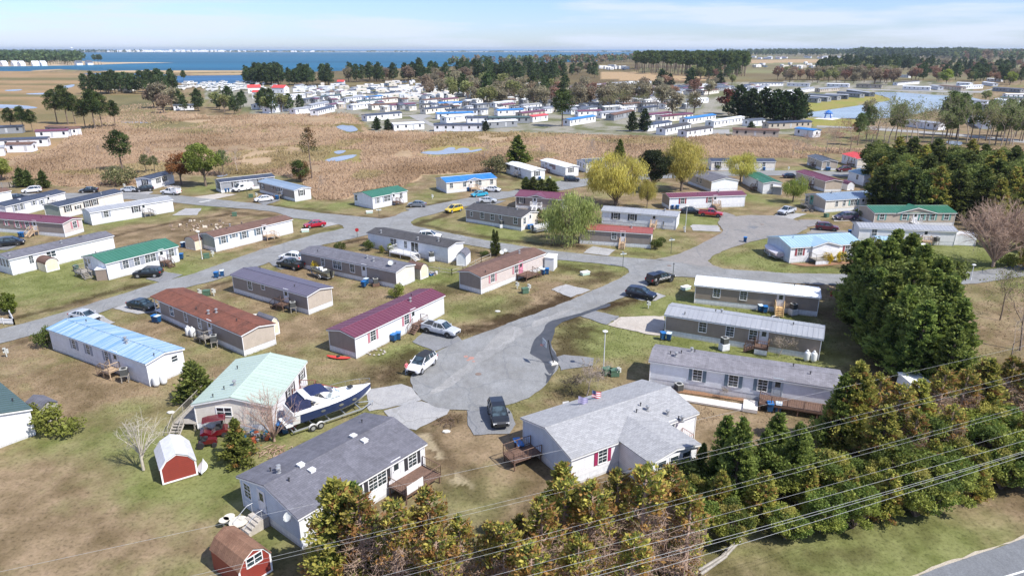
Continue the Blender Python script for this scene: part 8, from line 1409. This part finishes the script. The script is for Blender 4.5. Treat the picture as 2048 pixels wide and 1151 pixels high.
for x, y in scat('F2', [(780, 480), (1180, 450), (1700, 430), (2350, 450), (2500, 520), (2350, 555), (1700, 590), (1100, 560), (780, 530)], 190) + scat('F2', [(2300, 440), (3000, 470), (3000, 500), (2500, 560), (2300, 560)], 26):
    inst(RVK[rr.randrange(5)], 'camper_trailer', U(x, y, 0), rr.choice([.3, .35, 1.9, 1.85, .4]) + rr.uniform(-.1, .1), 'small camping trailer in the packed white rows before the far woods', 'camper', 'camping trailers in the packed rows', rr.uniform(.9, 1.2))
for x, y in scat('F4', [(-20, 310), (250, 300), (250, 330), (0, 332)], 14) + scat('F4', [(1230, 290), (1900, 265), (2100, 300), (1700, 320), (1240, 322)], 30): inst(RVK[rr.randrange(5)], 'camper_trailer', U(x, y, 0), rr.uniform(0, 3), 'tiny trailer in the far rows beyond the tall pines', 'camper', 'trailers beyond the tall pines', 1.7)
BT = MB().loft([[(p[0], p[1], p[2]) for p in s] for s in hull_secs(9, 3, 1.6, 0, .5, 7)], 0); BT.box(-2.5, -1.1, 1.5, 1.5, 1.1, 2.9, 0).box(-2.6, -1.12, 2.1, 1.2, 1.12, 2.6, 1); BTM = [('boat', BT.mesh('boat', [GEL, GLASS]), None, [])]
for x, y in scat('F1', [(1430, 450), (1700, 440), (2040, 430), (2300, 450), (2300, 480), (2040, 505), (1450, 500)], 60) + scat('F1', [(900, 470), (1180, 470), (1180, 510), (900, 520)], 10): inst(BTM, 'moored_boat', U(x, y, 0), rr.choice([.2, 1.7]) + rr.uniform(-.2, .2), 'white boat berthed in the crowded marina at upper left', 'boat', 'boats in the marina', rr.uniform(.9, 1.4))
# --- trees of the middle distance
FP = [pine(s, 16, 4.4, 1300, cols=('#566a3e', '#66784a', '#4a5c36'), bare_f=.2, sz=1.05, clumps=20) for s in (101, 102, 103)]; FT = [pine(s, 20, 4.0, 800, cols=('#5b6e3a', '#6c7e44', '#78884c'), bare_f=.5, sz=1.3, clumps=12) for s in (104, 105)]
FB = [blobby(s, 12, 5, 1000, c, 18, .2, .8, .9) for s, c in ((111, ('#a8947c', '#9a8570')), (112, ('#a3a56a', '#93965c')), (113, ('#b08a74', '#a07a66')), (114, ('#b0a688', '#9c9278')))]; FC = conifer(115, 12, 5.5, 1500, cols=('#2f4226', '#3a4e2d', '#4a5c36'), sz=.8, narrow=.55)
SL = [bare(s, 18, .45, 4, 4, BARKL, r0=.28, buds=c, budn=3, bs=.42) for s, c in ((121, '#8f9a58'), (122, '#a58a6c'), (123, '#9d9c60'))]; SP = pine(124, 18, 4.2, 2400, cols=('#6b7a44', '#7c8a50', '#5c6c3c'), bare_f=.42, sz=.75, clumps=22)
def belt(reg, poly, n, kits, label, name, grp, hmin, hmax, base):
    for x, y in scat(reg, poly, n): k = rr.choice(kits); inst(k, name, U(x, y, 0), rr.uniform(0, 6.28), label, 'tree', grp, rr.uniform(hmin, hmax) / base)
belt('F1', [(590, 520), (900, 505), (1250, 500), (1450, 490), (1440, 515), (900, 530)], 26, FP, 'pine in the dark line left of the marina', 'pine_tree', 'pines left of the marina', 16, 21, 16); belt('F1', [(1230, 640), (1400, 600), (1500, 660), (1460, 695), (1260, 680)], 6, [FB[0], FB[1], FB[3]], 'grey leafless tree at the left end of the park woods', 'bare_tree', 'leafless trees at the park edge', 12, 17, 12)
belt('F1', [(1440, 650), (2100, 620), (2500, 660), (2400, 690), (1450, 695)], 20, FP + [FB[1]], 'pine at the marsh edge before the marina', 'pine_tree', 'pines at the marsh edge', 10, 16, 16)
for x, y, s, lb in [(470, 765, 1.0, 'left tall pine of the group by the brown roofed cabin'), (560, 775, 1.15, 'broad tall pine left of centre by the brown roofed cabin'), (620, 770, .9, 'third tall pine by the brown roofed cabin'), (700, 800, .8, 'low pine between the two tall groups at left'), (780, 810, 1.1, 'tall pine right of the brown roofed cabin'), (840, 800, 1.0, 'second tall pine right of the brown roofed cabin'), (945, 790, .75, 'separate slender pine at the right of the left group'), (100, 835, .65, 'small pine behind the far left homes'), (200, 838, .7, 'second small pine behind the far left homes'), (270, 835, .6, 'third small pine behind the far left homes'), (1510, 430, .8, 'lone dark pine standing by the marina water')]: put(P1[rr.randrange(2)], 'F1', x, y, lb, 'pine_tree', 'tree', None, s * 1.25)
belt('F2', [(370, 435), (620, 430), (700, 450), (1080, 440), (1080, 455), (380, 450)], 42, FP, 'pine in the woods behind the red roofed buildings', 'pine_tree', 'pines behind the red roofs', 16, 24, 16); belt('F2', [(1190, 420), (1540, 400), (2048, 400), (2400, 410), (2400, 425), (1230, 430)], 56, FP + [FP[0], FB[0], FB[3]], 'tree in the dark woods between the bay and the white trailers', 'pine_tree', 'woods before the bay', 16, 27, 16)
belt('F2', [(2048, 360), (2500, 330), (3200, 340), (3250, 400), (2700, 440), (2200, 410)], 95, FP + FP + FP + FB, 'tree in the mixed woods across the middle of the far park', 'woodland_tree', 'mixed woods of the far park', 15, 25, 16); belt('F2', [(2050, 560), (2500, 520), (3000, 500), (3100, 560), (2700, 600), (2400, 640)], 34, [FB[0], FB[3], FB[1], FP[0]], 'budding tree among the homes of the far park', 'park_tree', 'trees among the far homes', 9, 15, 12); belt('F3', [(1300, 480), (2048, 470), (2600, 470), (2600, 560), (1800, 620), (1200, 640)], 40, [FB[0], FB[3], BR[1], BR[0], FB[2]], 'small leafless tree among the right rows of the far park', 'park_tree', 'leafless trees among the right rows', 8, 12, 10)
belt('F3', [(300, 410), (900, 500), (1000, 580), (700, 620), (250, 570), (60, 560)], 26, [FB[0], FB[3], FP[0], FB[1]], 'leafless tree between the trailers and the homes of the far park', 'park_tree', 'trees between the trailers and homes', 12, 17, 12); belt('F4', [(-800, 560), (0, 560), (700, 600), (900, 700), (600, 720), (0, 680), (-800, 650)], 60, [BR[0], BR[2], FB[3]], 'thin leafless tree in front of the far park homes', 'bare_tree', 'thin trees before the far homes', 9, 13, 9)
put(P1[1], 'F3', 1330, 790, 'large pine at the marsh edge in the middle of the far park', 'pine_tree', 'tree', None, 1.35, sx=1.35); put(FC, 'F4', 260, 830, 'left round dark pine at the marsh edge', 'pine_tree', 'tree', None, .75, sx=.8); put(FC, 'F4', 360, 830, 'right round dark pine at the marsh edge', 'pine_tree', 'tree', None, .85, sx=.8); put(FC, 'F3', 705, 830, 'low dark pine before the white gabled house', 'pine_tree', 'tree', None, .4); put(FC, 'F2', 1450, 820, 'dark bush by the marsh pool', 'bush', 'bush', None, .5); put(FC, 'F2', 1540, 825, 'second dark bush by the marsh pool', 'bush', 'bush', None, .45)
put(FC, 'F4', 1230, 850, 'small pine before the brown roofed far home', 'pine_tree', 'tree', None, .45); put(blobby(131, 9, 4.5, 1500, ('#8a5040', '#9a6048'), 16, .25, .8, .7), 'F4', 1050, 690, 'rust red tree left of the dark round evergreens', 'tree', 'tree', None, 1.6)
for i, (x, y, s) in enumerate([(1130, 715, 1.25), (1230, 725, 1.15), (1330, 735, 1.2), (1430, 740, 1.15), (1500, 742, 1.1), (1590, 745, 1.2), (1630, 738, .95)]): put(FC, 'F4', x, y, 'round dark evergreen in the clump left of the pond', 'evergreen_tree', 'tree', 'dark evergreens left of the pond', s * 1.15, sx=1.1)
for x, y, s, lb in [(500, 480, 1.0, 'left dark evergreen among the far homes'), (570, 465, .7, 'small evergreen right of the left dark one'), (740, 460, 1.0, 'dark round evergreen among the far homes right of centre'), (980, 452, .7, 'small dark evergreen at the foot of the tall pines'), (2128, 0, 0, '')]:
    if lb: put(FC, 'F4', x, y, lb, 'evergreen_tree', 'tree', None, s * 1.5)
put(FB[1], 'F4', 1080, 450, 'pale blossoming tree at the foot of the tall pines', 'tree', 'tree', None, .9)
belt('F4', [(270, 350), (720, 380), (1190, 385), (1210, 330), (1100, 300), (700, 300), (290, 305)], 250, FT, 'tall straight pine in the big stand above the far homes', 'tall_pine', 'tall pines of the big stand', 30, 36, 20); belt('F4', [(740, 420), (1200, 390), (1200, 350), (760, 360)], 28, [FP[0], FB[2], FT[0], FB[1]], 'mixed tree at the right foot of the tall pine stand', 'woodland_tree', 'trees at the foot of the tall pines', 16, 25, 16)
for i in range(30): x = 640 + i * 49 + rr.uniform(-22, 22); y = 905 + rr.uniform(-20, 45) + (i > 20) * 10; inst(rr.choice(SL + [SP, SL[0]]), 'slender_tree', G('F5', x, y), rr.uniform(0, 6.28), 'tall slender budding tree in the row before the pond', 'tree', 'slender trees before the pond', rr.uniform(.75, 1.15) * (.7 if i < 3 else 1.0))
for i in range(12): inst(rr.choice([SP, SP, SL[2]]), 'pine_tree', G('F5', rr.uniform(1380, 2120), rr.uniform(860, 950)), rr.uniform(0, 6), 'bushy topped tree in the right half of the row before the pond', 'tree', 'bushy trees before the pond', rr.uniform(.6, .95))
put(FB[3], 'F5', 770, 730, 'leafless tree on the near bank of the pond', 'bare_tree', 'tree', None, .9); put(FB[1], 'F5', 1730, 590, 'pale tree beside the homes right of the pond', 'tree', 'tree', None, .7)
belt('F5', [(0, 440), (600, 440), (980, 460), (980, 400), (600, 380), (0, 400)], 60, [FB[1], FB[2], FB[0], FB[3]], 'budding tree in the belt above the pond', 'woodland_tree', 'budding trees above the pond', 13, 18, 12); belt('F5', [(300, 370), (1000, 350), (1300, 320), (1300, 280), (700, 260), (350, 300)], 90, FP + [FB[1]], 'tree in the green woods beyond the pond', 'woodland_tree', 'green woods beyond the pond', 18, 27, 16)
belt('F5', [(1000, 420), (1400, 430), (2100, 440), (2100, 260), (1300, 270)], 100, FP + [FB[0], FB[1], FB[2], FB[3], FB[2]], 'tree among the houses at the far upper right', 'park_tree', 'trees at the far upper right', 13, 20, 14)
for x, y, s, lb in [(1410, 440, 1.6, 'bright yellow green tree above the pond'), (1930, 450, 1.4, 'bright green tree at the right edge above the pond')]: put(blobby(141, 10, 5, 1500, ('#a3b048', '#94a344'), 16, .15, .8, .8), 'F5', x, y, lb, 'tree', 'tree', None, s)
for x, y, s, lb in [(1555, 345, 1.5, 'left dark cone of the pair at upper right'), (1590, 342, 1.4, 'right dark cone of the pair at upper right')]: put(FC, 'F5', x, y, lb, 'evergreen_tree', 'tree', None, s, sx=.6)
# --- far woods as one mass
def farwood(name, items, label):
    """merged low-detail trees: items = (x,y,h,r,col)"""
    A = np.array([i[:4] for i in items], float); K = np.array([i[4] for i in items]); n = len(A); q = 26; g2 = np.random.default_rng(8); u = nrm(g2.normal(size=(n, q, 3))); sc = np.stack([A[:, 3], A[:, 3], A[:, 2] * .36], 1)[:, None, :]; Cc = np.stack([A[:, 0], A[:, 1], A[:, 2] * .64], 1)[:, None, :]
    P = (Cc + u * sc * g2.uniform(.55, 1, (n, q, 1))).reshape(-1, 3); sz = np.repeat(A[:, 3] * .95, q) * g2.uniform(.6, 1.3, n * q); V, Fq, vc = leaves(P, u.reshape(-1, 3) + g2.normal(size=(n * q, 3)) * .7, sz, sz * .75, np.repeat(K, q, 0), g2, .3)
    T, Tq = tubes_mesh([((a[0], a[1], -.1), (a[0], a[1], a[2] * .7), a[2] * .015, a[2] * .01) for a in A], 3); V = np.concatenate([V, T]); vc = np.concatenate([vc, np.tile(c3('#5f5347'), (len(T), 1))]); Fq = np.concatenate([Fq, Tq + len(P) * 4]); tag(link(name, fastmesh(name, V, Fq, FOL, vc)), label, kind='stuff')
GC = [c3(x) for x in ('#4c603a', '#5a6d44', '#647548', '#526846')]; MX = GC + [c3('#94816a'), c3('#987a66'), c3('#858f5c')]
def mass(poly, n, h0, h1, cols, reg='P'):
    out = []; P = PX(reg, poly); W_ = [U(*p) for p in P]; xs = [p.x for p in W_]; ys_ = [p.y for p in W_]; wp = [(p.x, p.y) for p in W_]; 
    while len(out) < n:
        x = rr.uniform(min(xs), max(xs)); y = rr.uniform(min(ys_), max(ys_))
        if inpoly(x, y, wp): h = rr.uniform(h0, h1); out.append((x, y, h, h * rr.uniform(.22, .34), rr.choice(cols)))
    return out
farwood('woodland', mass([(-250, 131.5), (0, 131.5), (150, 130.5), (172, 127), (175, 123.5), (90, 119), (-250, 118)], 1100, 26, 33, GC), 'distant pine woods on the headland at the left')
farwood('woodland', mass([(-200, 112), (0, 108), (170, 107.2), (290, 106), (100, 105.2), (-200, 106)], 500, 25, 36, GC), 'very distant low tree line beyond the headland')
farwood('woodland', mass([(1480, 113.5), (1700, 114.5), (1960, 117), (2500, 121), (2500, 109), (1700, 108), (1500, 108.5)], 1500, 30, 40, GC) + mass([(1700, 119), (1950, 119), (1950, 114), (1720, 114)], 500, 34, 44, GC) + mass([(1900, 127), (2500, 130), (2500, 112), (2000, 112)], 700, 26, 36, MX), 'distant woods along the right horizon')
farwood('woodland', mass([(1440, 107.5), (1500, 108), (2600, 107.5), (2600, 103.5), (1430, 104.5)], 900, 30, 45, GC), 'hazy last tree line on the right horizon')
farwood('woodland', mass([(1180, 122), (1290, 119), (1290, 124), (1180, 130), (1000, 132), (900, 135), (900, 130)], 260, 15, 24, MX), 'thin woods along the bay shore')
# barrier island: low land, scrub line, tiny houses
sheet('barrier_island', [(-1200, 104.6), (200, 104.5), (700, 104.55), (1300, 104.0), (1500, 103.6), (1500, 102.9), (700, 103.4), (-1200, 103.4)], .06, mplain('island_sand', '#b9ad97', .95, .2, .001))
it = []
for i in range(900): x = rr.uniform(-300, 1520); y = rr.uniform(103.5, 104.1); p = U(x, y); h = rr.uniform(4, 13) * (1.0 if fbm(x, 0 * x, 30, 91, 2) > .42 else .35); it.append((p.x, p.y, h, h * 1.6, GC[3]))
farwood('woodland', it, 'dark scrub line on the barrier island at the horizon')
m = MB(); WT = mplain('far_white', '#e2e4e6', .7, .1)
for i in range(130): x = rr.gauss(300, 90) if i < 100 else rr.uniform(100, 640); p = U(x, rr.uniform(103.7, 104.4)); w_ = rr.uniform(12, 40); h = rr.uniform(8, 22) * (.6 if x > 480 else 1); m.box(p.x - w_ / 2, p.y, 0, p.x + w_ / 2, p.y + 20, h); m.extr_x([(p.y, h), (p.y + 20, h), (p.y + 10, h + 5)], p.x - w_ / 2, p.x + w_ / 2)
tag(m.build('distant_town', WT), 'tiny white houses of the beach town on the horizon', kind='stuff')
p = U(145, 105.5); o = thing('water_tower', (p.x, p.y, 0), 0, 'tiny white water tower on the horizon at upper left', 'water tower'); MB().lathe([(3, 0), (2, 8), (2, 34)], 12).build('stem', WT, o); MB().lathe([(2, 33), (9, 37), (13, 43), (11, 49), (3, 53)], 14).build('tank', WT, o, smooth=True)
for i, (x, y, x2) in enumerate([(28, 132.3, 39), (42, 132.5, 52), (154, 131, 166), (176, 130.6, 187), (6, 132.2, 17), (66, 132.4, 80), (84, 132.2, 95)]): far('P', x, y, x2, y - .2, 'd' if i in (2, 3) else 'w', 'w', 14, ['tucked left under the headland trees', 'with steep gable under the headland trees', 'in the pair on the headland shore', 'right of the pair on the headland shore', 'leftmost under the headland trees', 'with broad roof under the headland trees', 'rightmost of the row under the headland trees'][i], 5.5, 'shore_house', .8)
for i, (x, s) in enumerate([(190, 1.2), (197, 1.3), (203, 1.2)]): inst(FT[i % 2], 'pine_tree', U(x, 129.8), 1.0 * i, ['left', 'middle', 'right'][i] + ' lone pine right of the shore houses on the headland', 'tree', None, 1.25)
for x, y in scat('F5', [(0, 225), (600, 222), (800, 240), (800, 245), (0, 240)], 26): far('P', x, y, x + rr.uniform(7, 11), y + .1, rr.choice('gdwB'), 'w', 9, 'in the tiny far row at upper right', 5, 'far_house', .4)
for x, y in scat('F4', [(1240, 225), (1500, 228), (1500, 240), (1240, 240)], 10): far('P', x, y, x + rr.uniform(6, 9), y + .1, rr.choice('gdw'), 'w', 9, 'in the tiny far row beyond the tall pines', 5, 'far_house', .4)
# blue structure on a white mat by the pond
c = G('F5', 440, 722); sheet('mat', PX('F5', [(325, 728), (400, 715), (555, 724), (480, 738)]), .05, WHT); o = thing('play_structure', (c.x, c.y, .05), .4, 'small blue and white structure on a pale mat by the pond', 'play structure'); bl = mplain('play_blue', '#2f6fc0', .5)
m = MB();
for a in (0, 1.57, 3.14, 4.71): m.tube((2.2 * math.cos(a), 2.2 * math.sin(a), 0), (1.4 * math.cos(a), 1.4 * math.sin(a), 3.4), .3, .2)
m.box(-1.6, -1.6, 2.2, 1.6, 1.6, 2.6); m.build('frame', bl, o); MB().lathe([(2.3, 3.0), (1.4, 3.6), (.2, 4.4)], 8).build('canopy', bl, o); MB().path([(1.5, 0, 2.4), (3.2, .5, 1.2), (4.4, 1.5, .2)], .45).build('slide', WHT, o)
# haze
hz = MB(); hz.box(-29000, -600, -2.2, 29000, 28000, 78); t = NT('haze'); t.t.nodes.remove(t.b); pv = t.new('ShaderNodeVolumePrincipled'); pv.inputs['Color'].default_value = (.74, .86, 1, 1); pv.inputs['Density'].default_value = .00005; pv.inputs['Anisotropy'].default_value = .2; t.link(pv.outputs[0], t.o.inputs['Volume'])
if HAZE: tag(hz.build('haze', t.m), 'thin pale air haze over the far land', kind='stuff')
# ================================================================ finish: unique labels for single things that still share one
_by = {}
for o in list(COL.objects):
    if o.parent is None and o.get('label') and o.get('kind') is None: _by.setdefault(o['label'], []).append(o)
_ord = ['leftmost'] + [f'{n} from the left' for n in ('second', 'third', 'fourth', 'fifth', 'sixth', 'seventh', 'eighth', 'ninth', 'tenth', 'eleventh', 'twelfth')]
for lb, os_ in _by.items():
    if len(os_) > 1 and len(os_) <= 12 and os_[0]['category'] != 'camper':
        os_.sort(key=lambda o: Ppx(o.location.x, o.location.y)[0])
        for i, o in enumerate(os_): o['label'] = ('rightmost' if i == len(os_) - 1 else _ord[i]) + ' ' + lb
    for o in os_:
        w_ = o['label'].split()
        if len(w_) > 16: o['label'] = ' '.join(w_[:16]); print('LONG', o['label'])
        if len(os_) > 12 and not o.get('group'): o['group'] = lb
